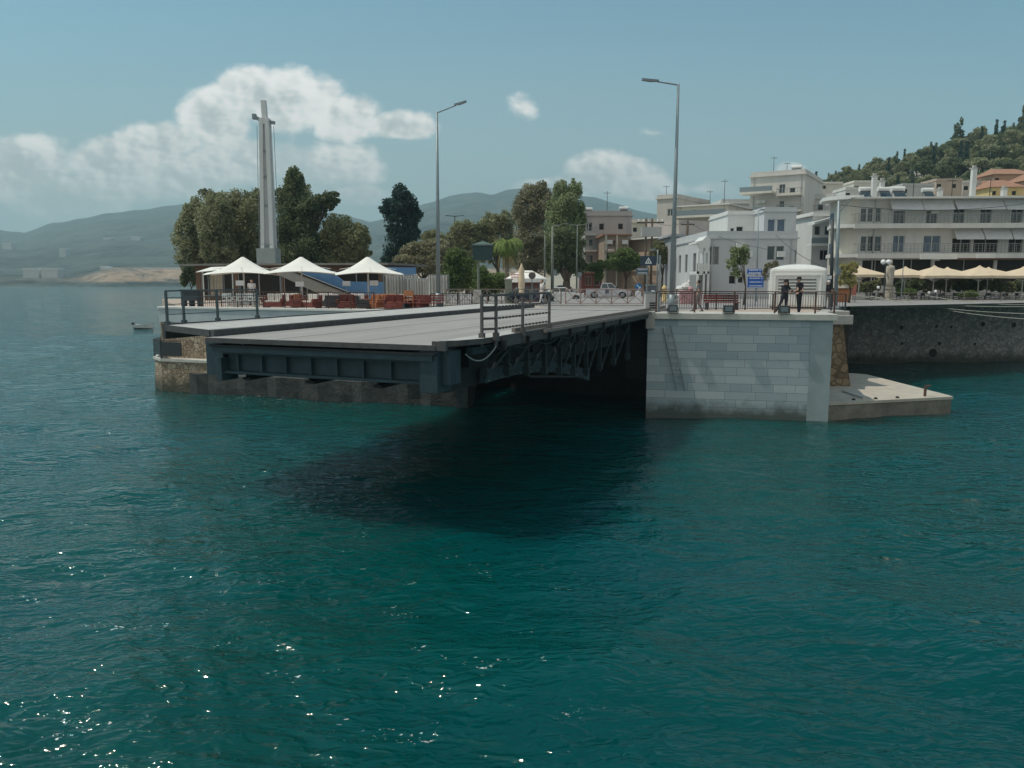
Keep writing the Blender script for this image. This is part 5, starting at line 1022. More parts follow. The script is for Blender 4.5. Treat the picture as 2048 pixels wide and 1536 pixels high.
# ================================================================ left: restaurant, mast
tm = thing('mast', 'tall tapering white lattice-sided mast with short crossarms rising from the trees', 'mast', (xat(541, 72, 5), 72, 4.9)); zt_ = at(530, 238, 72).z - 4.9; ztt = at(527, 201, 72).z - 4.9; dx = at(530, 238, 72).x - tm.location.x
q = MB(); w0, w1 = .62, .33
for (sx, sy) in ((-1, -1), (1, -1), (1, 1), (-1, 1)): q.bar((sx * w0 * .78, sy * w0 * .78, 0), (dx + sx * w1 * .78, sy * w1 * .78, zt_), .34 * w0 / .62, .34 * w0 / .62)
q.build('corner_chords', mastm, tm)
q = MB(); V = [(-w0 * .7, -w0 * .7, 0), (w0 * .7, -w0 * .7, 0), (w0 * .7, w0 * .7, 0), (-w0 * .7, w0 * .7, 0), (dx - w1 * .7, -w1 * .7, zt_), (dx + w1 * .7, -w1 * .7, zt_), (dx + w1 * .7, w1 * .7, zt_), (dx - w1 * .7, w1 * .7, zt_)]
q.add(V, [(0, 1, 5, 4), (1, 2, 6, 5), (2, 3, 7, 6), (3, 0, 4, 7)]); q.build('core', mat('mast_core', (.46, .47, .48), .6, .12, 1.5), tm)
q = MB(); q.bar((dx, 0, zt_), (dx - .06, 0, ztt), .42, .42); q.box(dx - .38, dx + .38, -.38, .38, zt_ - .5, zt_ + .05); q.build('spire', mastm, tm)
q = MB(); a = at(508, 234, 72); b = at(550, 246, 72); q.bar((a.x - tm.location.x, 0, a.z - 4.9), (dx, 0, zt_ - .25), .28, .3); q.bar((b.x - tm.location.x, 0, b.z - 4.9), (dx, 0, zt_ - .2), .22, .28); q.box(a.x - tm.location.x - .12, a.x - tm.location.x + .2, -.2, .2, a.z - 5.1, a.z - 4.65); q.build('crossarms', galv, tm)
for s_, yb in ((-1, 0), (1, 0)): q = MB(); q.tube((dx + s_ * .75, 0, zt_ - .6), (s_ * .9 + dx * .4, 0, 4.5), .025, .025, 5); q.build('cable', galv, tm)
MB().box(-.85, .85, -.85, .85, 0, 4.6).build('base', mat('mast_base', (.33, .36, .35), .7, .15, 1), tm)
q = MB(); [q.box(dx * f - .2 - .5 * (1 - f), dx * f + .2 + .5 * (1 - f), -.68 * (1 - f) - .36 * f, -.60 * (1 - f) - .3 * f, zt_ * f, zt_ * f + .16) for f in (.3, .52, .68, .82)]; q.build('collars', galv, tm)
def tpt(px, off):
    "point on the terrace: column px, off metres behind the quay front line"
    d = (QB - QA).normalized(); n = Vector((-d.y, d.x)); a = QA + n * off; r = Vector(ray(px, 600)); 
    den = r.x * (-n.x) + r.y * (-n.y); t = -(a.dot(n)) / den; 
    for _ in range(3):
        Yd = r.y * t; x = xat(px, Yd, 5.3); r = Vector((x / Yd, 1, 0)); den = -(r.x * n.x + r.y * n.y); t = -(a.dot(n)) / den
    return Vector((r.x * t, r.y * t, 5.0))
gt = thing('terrace_railing', 'long dark railing along the front of the restaurant terrace', 'railing', (QA.x, QA.y, 5.0)); pts = [tpt(px, .15) - Vector((QA.x, QA.y, 5.0)) for px in (403, 443, 484, 527, 570, 613, 657, 702, 748)]
for p in pts: p.z = 0
railing(gt, pts, .95, brrail, (), .028, .045)
for a, b in zip(pts, pts[1:]):
    q = MB(); n = int((b - a).length / .14)
    for k in range(1, n): c = a.lerp(b, k / n); q.bar(c, c + Vector((0, 0, .92)), .016)
    q.build('balusters', brrail, gt)
pl = thing('planter_box', 'long dark planter with low green plants at the left end of the terrace', 'planter', tpt(362, .5), math.atan2((QB - QA).y, (QB - QA).x)); MB().box(0, 1.35, 0, .5, .35, .98).build('trough', rail, pl, bevel=.02); q = MB(); [q.box(x_, x_ + .08, 0, .45, 0, .35) for x_ in (0, .62, 1.26)]; q.build('feet', rail, pl); MB().box(-.05, 1.4, -.05, .55, .98, 1.06).build('rim', mat('planter_rim', (.03, .07, .07), .5, .2, 5), pl)
# parasols
def tensile(label, px, Yd, peak, eave, half, m, group, name='parasol', tip=.3, posth=None, offs=0):
    zt = at(px, peak, Yd).z; ze = at(px, eave, Yd).z; x = xat(px, Yd, ze); t_ = thing(name, label, 'parasol', (x, Yd, 4.98), R(offs), group); q = MB(); n = 14; m_ = 40; V = []
    for i in range(n + 1):
        f = i / n
        for k in range(m_):
            a = 2 * math.pi * k / m_ + math.pi / 4; sq = 1 / max(abs(math.cos(a)), abs(math.sin(a))); sq = 1 + (sq - 1) * f; e = 1 - .09 * f * (1 - abs(math.cos(2 * (a - math.pi / 4)))) ** 1
            rr = (.09 + (half * sq * e - .09) * f); c_ = abs(sq - 1) / .414
            z = (zt - ze) * (1 - f) ** 1.5 + ze - tip * f ** 3 * c_ * .6; V.append((rr * math.cos(a), rr * math.sin(a), z - 4.98))
    V2 = [(x_, y_, z_ - .03) for x_, y_, z_ in V]; F = [(i * m_ + k, (i + 1) * m_ + k, (i + 1) * m_ + (k + 1) % m_, i * m_ + (k + 1) % m_) for i in range(n) for k in range(m_)]
    q.add(V, F); q.add([V[k] for k in range(m_)], [tuple(range(m_))]); o = len(q.v); q.add(V2, [f[::-1] for f in F]); q.f += [(n * m_ + k, o + n * m_ + k, o + n * m_ + (k + 1) % m_, n * m_ + (k + 1) % m_) for k in range(m_)]; q.m += [0] * m_
    q.build('canopy', m, t_, True); q = MB(); q.tube((0, 0, 0), (0, 0, zt - 5.0), .055, .055, 10); q.box(-.35, .35, -.35, .35, 0, .08); q.build('pole', white, t_)
    q = MB()
    for k in range(8): a = math.pi * k / 4 + math.pi / 4; l_ = half * .85; q.tube((0, 0, zt - 5.5), (l_ * math.cos(a), l_ * math.sin(a), (zt - 4.98 - (zt - ze) * (1 - .15 ** 1) + .05)), .02, .015, 5)
    q.build('ribs', white, t_); return t_
tensile('leftmost big white peaked parasol on the restaurant terrace', 487, 54.5, 514, 545, 2.35, fabric, 'white parasols on the terrace', offs=14)
tensile('middle big white peaked parasol on the restaurant terrace', 603, 54.0, 514, 543, 2.35, fabric, 'white parasols on the terrace', offs=14)
tensile('rightmost big white peaked parasol, nearest the white curtains', 736, 52.5, 514, 545, 2.2, fabric, 'white parasols on the terrace', offs=14)
q0 = thing('shade_awning', 'flat white shade awning stretched behind the leftmost parasol', 'awning', (xat(392, 58, 7), 58, 4.95)); wv = xat(470, 58, 7) - xat(392, 58, 7); zz = at(430, 541, 58).z - 4.95
MB().add([(0, 0, zz - .1), (wv, -1.2, zz + .1), (wv, 3, zz + .4), (0, 3, zz + .3), (0, 0, zz - .14), (wv, -1.2, zz + .06), (wv, 3, zz + .36), (0, 3, zz + .26)], [(0, 1, 2, 3), (7, 6, 5, 4), (0, 4, 5, 1), (1, 5, 6, 2), (2, 6, 7, 3), (3, 7, 4, 0)]).build('canopy', fabric, q0)
[MB().tube((x_, y_, 0), (x_, y_, zz - .05), .05, .05).build('post', white, q0) for x_, y_ in ((.4, .3), (wv - .3, .3), (.4, 2.8), (wv - .3, 2.8))]
# cafe pavilion
CF = Bld('cafe_pavilion', 'low dark open-fronted restaurant pavilion with a flat roof behind the parasols', 'restaurant', 392, 66, 764, 62, 531, 7, wood, 4.95, [(400, 541, 470, 592, 'd'), (474, 541, 560, 592, 'd'), (566, 541, 660, 592, 'd'), (666, 541, 758, 592, 'd')], mat('flat_roof_grey', (.20, .19, .175), .8, .2, 2), .9, 0)
def curtain(label, x0, x1, y0, y1, Yd, m, name='curtain', grp=None, waves=9, amp=.07):
    a = xat(x0, Yd, 6); b = xat(x1, Yd, 6); z1 = at(x0, y0, Yd).z; z0 = max(4.98, at(x0, y1, Yd).z); t_ = thing(name, label, 'curtain', (a, Yd, 4.95), 0, grp); n = waves * 10; w_ = b - a
    F1 = lambda i: amp * math.sin(2 * math.pi * waves * i / n) + .4 * amp * math.sin(5.1 * i / n * waves)
    q = MB(); V = [(w_ * i / n, F1(i), z1 - 4.95) for i in range(n + 1)] + [(w_ * i / n, F1(i) * 1.2, z0 - 4.95) for i in range(n + 1)]
    V += [(x_, y_ + .02, z_) for x_, y_, z_ in V]; k = n + 1
    q.add(V, [(i, i + 1, k + i + 1, k + i) for i in range(n)] + [(2 * k + i, 3 * k + i, 3 * k + i + 1, 2 * k + i + 1) for i in range(n)]); q.build('cloth', m, t_, True)
    q = MB(); q.tube((-.1, 0, z1 - 4.93), (w_ + .1, 0, z1 - 4.93), .03, .03, 6); q.build('rod', galv, t_); q = MB(); q.tube((-.1, 0, 0), (-.1, 0, z1 - 4.9), .035, .035, 6); q.tube((w_ + .1, 0, 0), (w_ + .1, 0, z1 - 4.9), .035, .035, 6); q.build('frame_posts', galv, t_); return t_
curtain('cream tied curtain pair under the leftmost parasol', 420, 446, 549, 590, 59, mat('cream_curtain', (.48, .44, .36), .85, .12, 3), waves=4)
curtain('large white curtain wall on the left, right of the blue wall', 770, 832, 551, 592, 56, curt, grp='white curtains beside the tall lamp', waves=11)
curtain('shorter white curtain hanging in front of the larger one', 812, 858, 558, 592, 54.8, curt, grp='white curtains beside the tall lamp', waves=9)
curtain('rightmost white curtain behind the tall lamp post', 860, 895, 551, 590, 56, curt, grp='white curtains beside the tall lamp', waves=6)
bw = thing('blue_wall', 'light blue painted stair wall with sloping top behind the middle parasol', 'wall', (xat(600, 60.5, 6), 60.5, 4.95)); X = lambda px: xat(px, 60.5, 6) - bw.location.x; Z_ = lambda py: at(680, py, 60.5).z - 4.95
MB().prof([(X(604), Z_(530)), (X(655), Z_(538)), (X(688), Z_(563)), (X(768), Z_(564)), (X(768), -.1), (X(700), -.1), (X(690), Z_(587)), (X(604), Z_(552))], 0, .3).build('panel', blue, bw)
MB().prof([(X(772), Z_(534)), (X(832), Z_(535)), (X(832), Z_(549)), (X(772), Z_(549))], 0, .3).build('upper_panel', blue, bw)
rp = thing('stair_ramp', 'grey sloping stair ramp running down in front of the blue wall', 'stair', (xat(556, 58.5, 6), 58.5, 4.95)); X = lambda px: xat(px, 58.5, 6) - rp.location.x; Z_ = lambda py: at(620, py, 58.5).z - 4.95
MB().prof([(X(540), Z_(541)), (X(582), Z_(541)), (X(702), Z_(589)), (X(640), Z_(589))], 0, 1.4).build('flight', mat('ramp_grey', (.32, .31, .29), .8, .12, 1.5), rp)
q = MB(); q.bar((X(582), -.05, Z_(540)), (X(702), -.05, Z_(588)), .06, .12); q.build('stringer', dark, rp)
[MB().box(X(px) - .06, X(px) + .06, .2, .35, 0, Z_(y_)).build('support', galv, rp) for px, y_ in ((560, 552), (600, 570))]
for px, y_, Yd, lb in ((482, 566, 53, 'small white notice board under the leftmost parasol'), (601, 568, 53, 'small white notice board under the middle parasol'), (694, 567, 56, 'small white notice board against the blue wall'), (749, 566, 52.4, 'small white notice board under the rightmost parasol')):
    c = at(px, y_, Yd); t_ = thing('notice_board', lb, 'notice board', (c.x, Yd - .2, 4.95)); MB().box(-.28, .28, -.03, .03, c.z - 5.12, c.z - 4.78).build('board', signw, t_); MB().tube((0, .05, 0), (0, .05, c.z - 4.9), .025, .025).build('post', galv, t_)
# lounge furniture
def sofa(label, p, rz, w_, fm, cm, group):
    t_ = thing('lounge_sofa', label, 'sofa', p, rz, group)
    MB().box(-w_ / 2, w_ / 2, -.35, .35, .08, .36).build('seat', fm, t_, bevel=.03); MB().box(-w_ / 2, w_ / 2, .24, .42, .36, .80).build('backrest', fm, t_, bevel=.03)
    for s in (-1, 1): MB().box(s * w_ / 2 - .08, s * w_ / 2 + .08, -.35, .23, .362, .58).build('arm', fm, t_, bevel=.02)
    n = max(1, round(w_ / .6))
    for k in range(n): x_ = -w_ / 2 + .12 + (w_ - .24) * (k + .5) / n; h_ = (w_ - .24) / n / 2 - .02; MB().box(x_ - h_, x_ + h_, -.33, .22, .362, .46).build('cushion', cm, t_, bevel=.03); MB().box(x_ - h_, x_ + h_, .10, .23, .47, .86).build('cushion', cm, t_, bevel=.03)
    return t_
rzT = math.atan2((QB - QA).y, (QB - QA).x)
spec = [(548, .9, 1.2, 'r', 'w', 15), (578, 2.6, 1.5, 'r', 'w', 0), (598, .9, .8, 'r', 'o', 90), (622, 1.0, 1.2, 'r', 'w', -20), (650, 2.8, 1.3, 'g', 'w', 0), (668, 1.0, .9, 'g', 'w', 200), (694, .9, 1.1, 'r', 'r', 30), (712, 2.6, 1.3, 'r', 'w', 0), (726, .9, .8, 'g', 'w', 120), (748, 1.3, .9, 'o', 'o', -10), (772, 2.4, 1.5, 'r', 'o', 0), (790, 1.0, 1.2, 'r', 'r', 20), (812, 1.9, 1.1, 'r', 'w', 20), (838, 1.2, 1.3, 'r', 'r', -35)]
FM = {'r': redf, 'g': grey_c, 'o': orf, 'w': cush}; nm_ = {'r': 'red', 'g': 'charcoal', 'o': 'orange', 'w': 'white'}; ordn = ['first', 'second', 'third', 'fourth', 'fifth', 'sixth', 'seventh', 'eighth', 'ninth', 'tenth', 'eleventh', 'twelfth', 'thirteenth', 'fourteenth']
for i, (px, off, w_, a, c, rz) in enumerate(spec):
    p = tpt(px, off + .2); sofa('%s woven sofa with %s cushions on the terrace, %s from the left' % (nm_[a], nm_[c], ordn[i]), (p.x, p.y, 4.96), rzT + R(rz), w_, FM[a], FM[c], 'lounge sofas on the restaurant terrace')
def chair(label, p, rz, m, group, name='chair', sc=1):
    t_ = thing(name, label, 'chair', p, rz, group); t_.scale = (sc,) * 3
    MB().box(-.24, .24, -.24, .24, .42, .47).build('seat', m, t_); q = MB(); q.box(-.24, .24, .20, .25, .62, .88); q.box(-.24, -.20, .20, .25, .47, .62); q.box(.20, .24, .20, .25, .47, .62); q.build('backrest', m, t_)
    for sx in (-1, 1):
        for sy in (-1, 1): q = MB(); q.bar((sx * .22, sy * .22, .42), (sx * .24, sy * .25, 0), .035); q.build('leg', m, t_)
        q = MB(); q.bar((sx * .25, -.22, .64), (sx * .25, .22, .64), .04, .03); q.bar((sx * .25, -.22, .45), (sx * .25, -.22, .64), .03); q.build('armrest', m, t_)
    return t_
for i, (px, off, rz) in enumerate(((455, .8, 170), (464, 1.6, 90), (483, .9, 200), (494, 1.7, 250), (507, .8, 170), (520, .9, 140))):
    p = tpt(px, off); chair('white terrace chair at the left of the lounge, %s from the left' % ordn[i], (p.x, p.y, 4.96), rzT + R(rz), white, 'white chairs on the restaurant terrace')
def table(label, p, m, group=None, r=.38, h_=.72, name='cafe_table', top=None):
    t_ = thing(name, label, 'table', p, 0, group); MB().lathe([(r, h_ - .04), (r, h_)], 16).build('table_top', top or m, t_); q = MB(); q.lathe([(.22, 0), (.20, .04), (.035, .07), (.035, h_ - .04)], 10); q.build('pedestal', m, t_); return t_
for i, (px, off) in enumerate(((474, 1.3), (534, 1.6), (590, 1.7), (637, 1.8), (682, 1.8), (738, 2.0), (800, 1.7))):
    p = tpt(px, off); table('low dark round lounge table on the terrace, %s from the left' % ordn[i], (p.x, p.y, 4.96), grey_c, 'round tables on the restaurant terrace', .4, .45, top=wood)
q = thing('orange_armchair', 'orange slatted armchair at the right end of the terrace by the curtains', 'armchair', (0, 0, 0)); bpy.data.objects.remove(q)
p = tpt(822, 1.2); chair('orange-red high armchair at the right end of the terrace', (p.x, p.y, 4.96), rzT + R(180), orf, None, 'armchair', 1.25)
p = tpt(846, .9); bn = thing('bench', 'dark red slatted bench at the right end of the terrace', 'bench', (p.x, p.y, 4.95), rzT); q = MB(); [q.box(-1.2, 1.2, -.3 + .13 * k, -.2 + .13 * k, .4, .44) for k in range(4)]; q.build('seat', mat('dark_red_wood', (.16, .04, .035), .7, .25, 5), bn); q = MB(); [q.box(-1.2, 1.2, .24, .27, .52 + .13 * k, .61 + .13 * k) for k in range(3)]; q.build('backrest', MATS['dark_red_wood'], bn)
for x_ in (-1.1, 1.0): MB().box(x_, x_ + .08, -.3, .28, 0, .4).build('leg', rail, bn)
hb = mat('serving_top', (.4, .4, .4), .5, .1, 3)
for px, off, lb in ((851, 2.2, 'small dark service table with a pale top beside the bench'), (868, 2.4, 'pale service table at the foot of the tall lamp')): p = tpt(px, off); table(lb, (p.x, p.y, 4.95), rail, None, .45, .8, top=hb)
# dark fence with pickets between the terrace and the street
grail('picket_fence', 'low dark picket fence right of the terrace, left of the cross-braced fence', [862, 886, 915, 944], lambda p: 48.6 - (p - 862) * .004, 4.95, .85, rail, (), .14)

# ---- small white boat
bo = thing('dinghy', 'small white dinghy moored left of the bridge', 'boat', onz(288, 656, 0), R(-12)); n = 12; q = MB(); V = []
for i in range(n + 1):
    f = i / n; x_ = -1.6 + 3.1 * f; hw = .62 * (1 - max(0, f - .45) ** 2 * 3.1) * (.88 + .12 * min(1, f * 4)); sh_ = .48 + .28 * f ** 2
    V += [(x_, -hw, sh_), (x_, -hw * .8, .05), (x_, 0, -.12 + .3 * max(0, f - .8)), (x_, hw * .8, .05), (x_, hw, sh_), (x_, hw - .06, sh_ - .02), (x_, 0, .12), (x_, -hw + .06, sh_ - .02)]
q.add(V, [(i * 8 + a, i * 8 + (a + 1) % 8, i * 8 + 8 + (a + 1) % 8, i * 8 + 8 + a) for i in range(n) for a in range(8)] + [(0, 1, 2, 3, 4, 5, 6, 7)]); q.build('hull', white, bo, False)
MB().box(-.4, -.15, -.56, .56, .34, .38).build('thwart', wood, bo); MB().box(.5, .75, -.5, .5, .36, .40).build('thwart', wood, bo); q = MB(); q.box(-1.85, -1.6, -.14, .14, .2, .75); q.build('outboard_motor', dark, bo, bevel=.03)

# ---- middle: kiosk, closed parasol, column, vehicles, bench
kx = xat(1052, 62, 6); ks = thing('kiosk', 'round-roofed kiosk with white and red canopy behind the folded parasol', 'kiosk', (kx, 62, 4.95)); zt = at(1050, 541, 62).z - 4.95; ze = at(1050, 557, 62).z - 4.95
MB().lathe([(1.25, 0), (1.25, ze - .05)], 8).build('body', mat('kiosk_brown', (.16, .08, .07), .7, .25, 2), ks)
q = MB(); n = 8; V = [(1.75 * math.cos(2 * math.pi * (k + .5) / n), 1.75 * math.sin(2 * math.pi * (k + .5) / n), ze) for k in range(n)] + [(.5 * math.cos(2 * math.pi * (k + .5) / n), .5 * math.sin(2 * math.pi * (k + .5) / n), zt) for k in range(n)]
for k in range(n): q.add([V[k], V[(k + 1) % n], V[n + (k + 1) % n], V[n + k]], [(0, 1, 2, 3)], 1 if k in (4, 5) and 0 else 0)
q.add(V[n:], [tuple(range(n))]); q.add([(x_, y_, z_ - .3) for x_, y_, z_ in V[:n]] + V[:n], [(k, (k + 1) % n, n + (k + 1) % n, n + k) for k in range(n)]); q.build('canopy', fabric, ks)
q = MB(); [q.box(-1.2, -.2, -1.64 + .25 * k + .02, -1.60 + .25 * k, ze + .02 + .13 * k, ze + .09 + .13 * k) for k in range(3)]; q.build('red_stripes', signr, ks)
pc = thing('folded_parasol', 'closed beige parasol standing upright in front of the kiosk', 'parasol', (xat(1043, 55, 6), 55, 4.95)); zt = at(1043, 527, 55).z - 4.95
MB().lathe([(.30, .75), (.17, .9), (.24, 1.3), (.21, 2.0), (.17, zt - .7), (.22, zt - .5), (.07, zt - .12), (.02, zt)], 12).build('canopy', beige, pc, True); q = MB(); q.tube((0, 0, 0), (0, 0, .8), .035, .035); q.box(-.3, .3, -.3, .3, 0, .1); q.build('pole', galv, pc)
q = MB(); q.bar((-1.0, 0, zt - .62), (1.05, 0, zt - .62), .05, .04); q.build('arm', beige, pc)
pr_ = thing('stone_pillar', 'short greenish stone pillar left of the kiosk', 'pillar', (xat(1017, 57, 5), 57, 4.95)); zt = at(1017, 560, 57).z - 4.95; MB().box(-.26, .26, -.26, .26, 0, zt).build('shaft', mat('green_stone', (.28, .30, .24), .85, .15, 2), pr_); MB().box(-.33, .33, -.33, .33, zt, zt + .1).build('cap', conc, pr_)
def vehicle(name, label, cat, loc, rz, profile, cabin, w_, wheels, m, group=None, bed=None, wr=.36, lights=True, scale=1):
    t_ = thing(name, label, cat, loc, rz, group); t_.scale = (scale,) * 3; h = w_ / 2
    # body with wheel arches cut into the lower edge
    pts = []; 
    for wx in wheels:
        pts += [(wx - wr * 1.15, .32)] + [(wx + wr * 1.15 * math.cos(math.pi - math.pi * k / 8), .32 + wr * 1.15 * math.sin(math.pi * k / 8)) for k in range(1, 8)] + [(wx + wr * 1.15, .32)]
    poly = [(profile[0][0], .36)] + pts + [(profile[-1][0], .36)] + [p_ for p_ in profile[::-1]]
    q = MB(); n = len(poly); A = [(x_, -h + (.06 if z_ > .9 else 0), z_) for x_, z_ in poly]; B = [(x_, h - (.06 if z_ > .9 else 0), z_) for x_, z_ in poly]; q.add(A + B, [(i, (i + 1) % n, n + (i + 1) % n, n + i)[::-1] for i in range(n)] + [tuple(range(n)), tuple(range(2 * n - 1, n - 1, -1))])
    me = q.build('body', m, t_)
    bm = bmesh.new(); bm.from_mesh(me.data); bmesh.ops.triangulate(bm, faces=[f for f in bm.faces if len(f.verts) > 4]); bmesh.ops.recalc_face_normals(bm, faces=bm.faces); bm.to_mesh(me.data); bm.free()
    x0, x1, x2, x3, zb, zt = cabin; q = MB(); V = [(x0, -h + .06, zb), (x3, -h + .06, zb), (x2, -h + .2, zt), (x1, -h + .2, zt), (x0, h - .06, zb), (x3, h - .06, zb), (x2, h - .2, zt), (x1, h - .2, zt)]
    q.add(V, [(0, 1, 2, 3), (7, 6, 5, 4), (3, 2, 6, 7), (1, 5, 6, 2), (0, 3, 7, 4)]); q.build('cabin', m, t_, bevel=.03)
    q = MB()
    for s in (-1, 1):
        yb, yt = s * (h - .052), s * (h - .188)
        def S2(f, g): xa = x0 + (x1 - x0) * g; xb = x3 + (x2 - x3) * g; return (xa + (xb - xa) * f, yb + (yt - yb) * g, zb + (zt - zb) * g)
        for f0, f1 in ((.07, .46), (.51, .93)): q.add([S2(f0, .12), S2(f1, .12), S2(f1, .86), S2(f0, .86)], [(0, 1, 2, 3) if s < 0 else (3, 2, 1, 0)])
    q.build('side_windows', glass, t_)
    q = MB(); q.add([(x3 + .012 - (x3 - x2) * .1, -h + .16, zb + .06), (x3 + .012 - (x3 - x2) * .1, h - .16, zb + .06), (x2 + .012 + (x3 - x2) * .1, h - .26, zt - .07), (x2 + .012 + (x3 - x2) * .1, -h + .26, zt - .07)], [(0, 1, 2, 3)]); q.build('windscreen', glass, t_)
    for wx in wheels:
        for s in (-1, 1):
            q = MB(); q.tube((wx, s * (h - .2), wr), (wx, s * (h + .01), wr), wr, wr, 20); wo_ = q.build('wheel', rubber, t_); q = MB(); q.tube((wx, s * (h), wr), (wx, s * (h + .02), wr), wr * .62, wr * .55, 14); q.build('rim', galv, wo_)
    xf = profile[-1][0]
    for s in (-1, 1): MB().box(xf - .05, xf + .015, s * (h - .25) - .18, s * (h - .25) + .18, .68, .84).build('headlight', signw, t_); MB().box(profile[0][0] - .015, profile[0][0] + .03, s * (h - .15) - .08, s * (h - .15) + .08, .7, 1.0 if bed else .85).build('tail_light', signr, t_)
    for s in (-1, 1): MB().box(x3 - .25, x3 - .1, s * (h + .08) - .08, s * (h + .08) + .08, zb + .04, zb + .22).build('wing_mirror', rubber, t_)
    MB().box(xf - .06, xf + .05, -h + .08, h - .08, .38, .56).build('bumper', rubber, t_)
    return t_
pk = vehicle('pickup_truck', 'silver double-cab pickup truck facing right on the street behind the barrier', 'pickup truck', (xat(1217, 84, 4.8) , 84, 4.70), R(-10), [(-2.6, .36), (-2.6, 1.12), (-.95, 1.12), (-.95, 1.10), (1.0, 1.12), (2.35, 1.02), (2.58, .78), (2.6, .36)], (-.95, -.75, .35, 1.15, 1.12, 1.78), 1.85, (-1.65, 1.65), silver, bed=True, wr=.40, scale=.92)
q = MB(); q.box(-2.5, -1.05, -.8, .8, 1.121, 1.135); q.build('load_bed', dark, pk); q = MB(); q.box(-.35, .1, -.945, -.935, .55, 1.1); q.build('door_panel', mat('door_marking', (.10, .10, .16), .5, .2, 3), pk)
cp = [(-2.05, .36), (-2.08, .85), (-1.75, .98), (.9, .95), (1.9, .78), (2.08, .55), (2.08, .36)]; cc_ = (-1.6, -1.05, .25, 1.0, .93, 1.42)
vehicle('parked_car', 'dark blue car parked below the kiosk, partly hidden by the fence', 'car', (xat(1058, 57.2, 5.4), 57.2, 4.96), R(8), cp, cc_, 1.7, (-1.3, 1.3), mat('dark_blue_paint', (.03, .04, .07), .3, .1, 3, metal=.3), wr=.31, scale=.62 + .2)
vehicle('parked_car', 'white car parked behind the white-clothed person near the tall trees', 'car', (xat(1126, 70, 5.4), 70.5, 4.72), R(0), cp, cc_, 1.7, (-1.3, 1.3), mat('white_car_paint', (.62, .62, .62), .3, .05, 3), wr=.31, scale=.9)
vehicle('parked_car', 'white car parked against the grey garage left of the portico', 'car', (xat(1372, 80, 5.4), 80, 4.72), R(60), cp, cc_, 1.7, (-1.3, 1.3), MATS['white_car_paint'], wr=.31, scale=.95)
vehicle('parked_car', 'silver car parked far back under the tall trees, left of the red garage', 'car', (xat(1120, 92, 5.4), 92, 4.72), R(185), cp, cc_, 1.7, (-1.3, 1.3), silver, wr=.31, scale=.95)
cvx = thing('tarp_heap', 'white tarpaulin thrown over stacked boxes beside the portico', 'tarpaulin', (xat(1372, 74, 5.4), 74, 4.7)); q = MB(); [q.ball((x_, y_, z_), r_, 9, sq=(1, 1, .7)) for x_, y_, z_, r_ in ((-.2, 0, .5, .75), (.5, .1, .6, .6), (.1, .1, 1.3, .62), (.5, .0, 1.75, .42), (-.5, .2, 1.0, .5))]; q.v = [(a, b, max(0, c)) for a, b, c in q.v]; q.build('cover', whitecl, cvx)
sb = thing('bench', 'dark red wooden bench on the quay behind the railing', 'bench', (xat(1443, 44.6, 5.2), 44.6, 4.95))
for k in range(3): MB().box(-1.0, 1.0, .2, .24, .46 + .14 * k, .57 + .14 * k).build('back_slat', MATS['dark_red_wood'], sb)
for k in range(3): MB().box(-1.0, 1.0, -.28 + .15 * k, -.16 + .15 * k, .40, .44).build('seat_slat', MATS['dark_red_wood'], sb)
for x_ in (-.9, .82): MB().box(x_, x_ + .08, -.28, .24, 0, .4).build('leg', rail, sb)
tr_ = thing('dumpster', 'small dark container with a white emblem below the warning sign', 'container', (xat(1303, 66, 5), 66, 4.9)); MB().box(-.45, .45, -.4, .4, .1, 1.25).build('body', mat('container_grey', (.10, .11, .13), .6, .2, 3), tr_, bevel=.04); MB().box(-.5, .5, -.45, .45, 1.25, 1.35).build('lid', galv, tr_); q = MB(); q.box(-.12, .18, -.415, -.402, .5, .9); q.box(-.12, 0, -.43, -.416, .6, .8); q.build('emblem', signw, tr_)
hy = thing('hydrant', 'yellowish hydrant-like stump before the tan wall, left of the tallest lamp', 'hydrant', (xat(1328, 60, 5), 60, 4.95)); MB().lathe([(.22, 0), (.22, .1), (.16, .15), (.16, .9), (.2, .95), (.18, 1.15), (.05, 1.3)], 12).build('body', yellr, hy, True); q = MB(); q.tube((-.28, 0, .8), (.28, 0, .8), .07, .07); q.build('outlet', yellr, hy)
pp = thing('flower_trough', 'pink painted trough behind the railing left of the portico', 'planter', (xat(1382, 55, 5), 55, 4.95)); MB().prof([(-.7, 0), (-.8, .95), (.8, .95), (.7, 0)], 0, .5).build('trough', pinkp, pp); MB().ball((0, .25, 1.05), .2, 8).build('ornament', pinkp, pp)

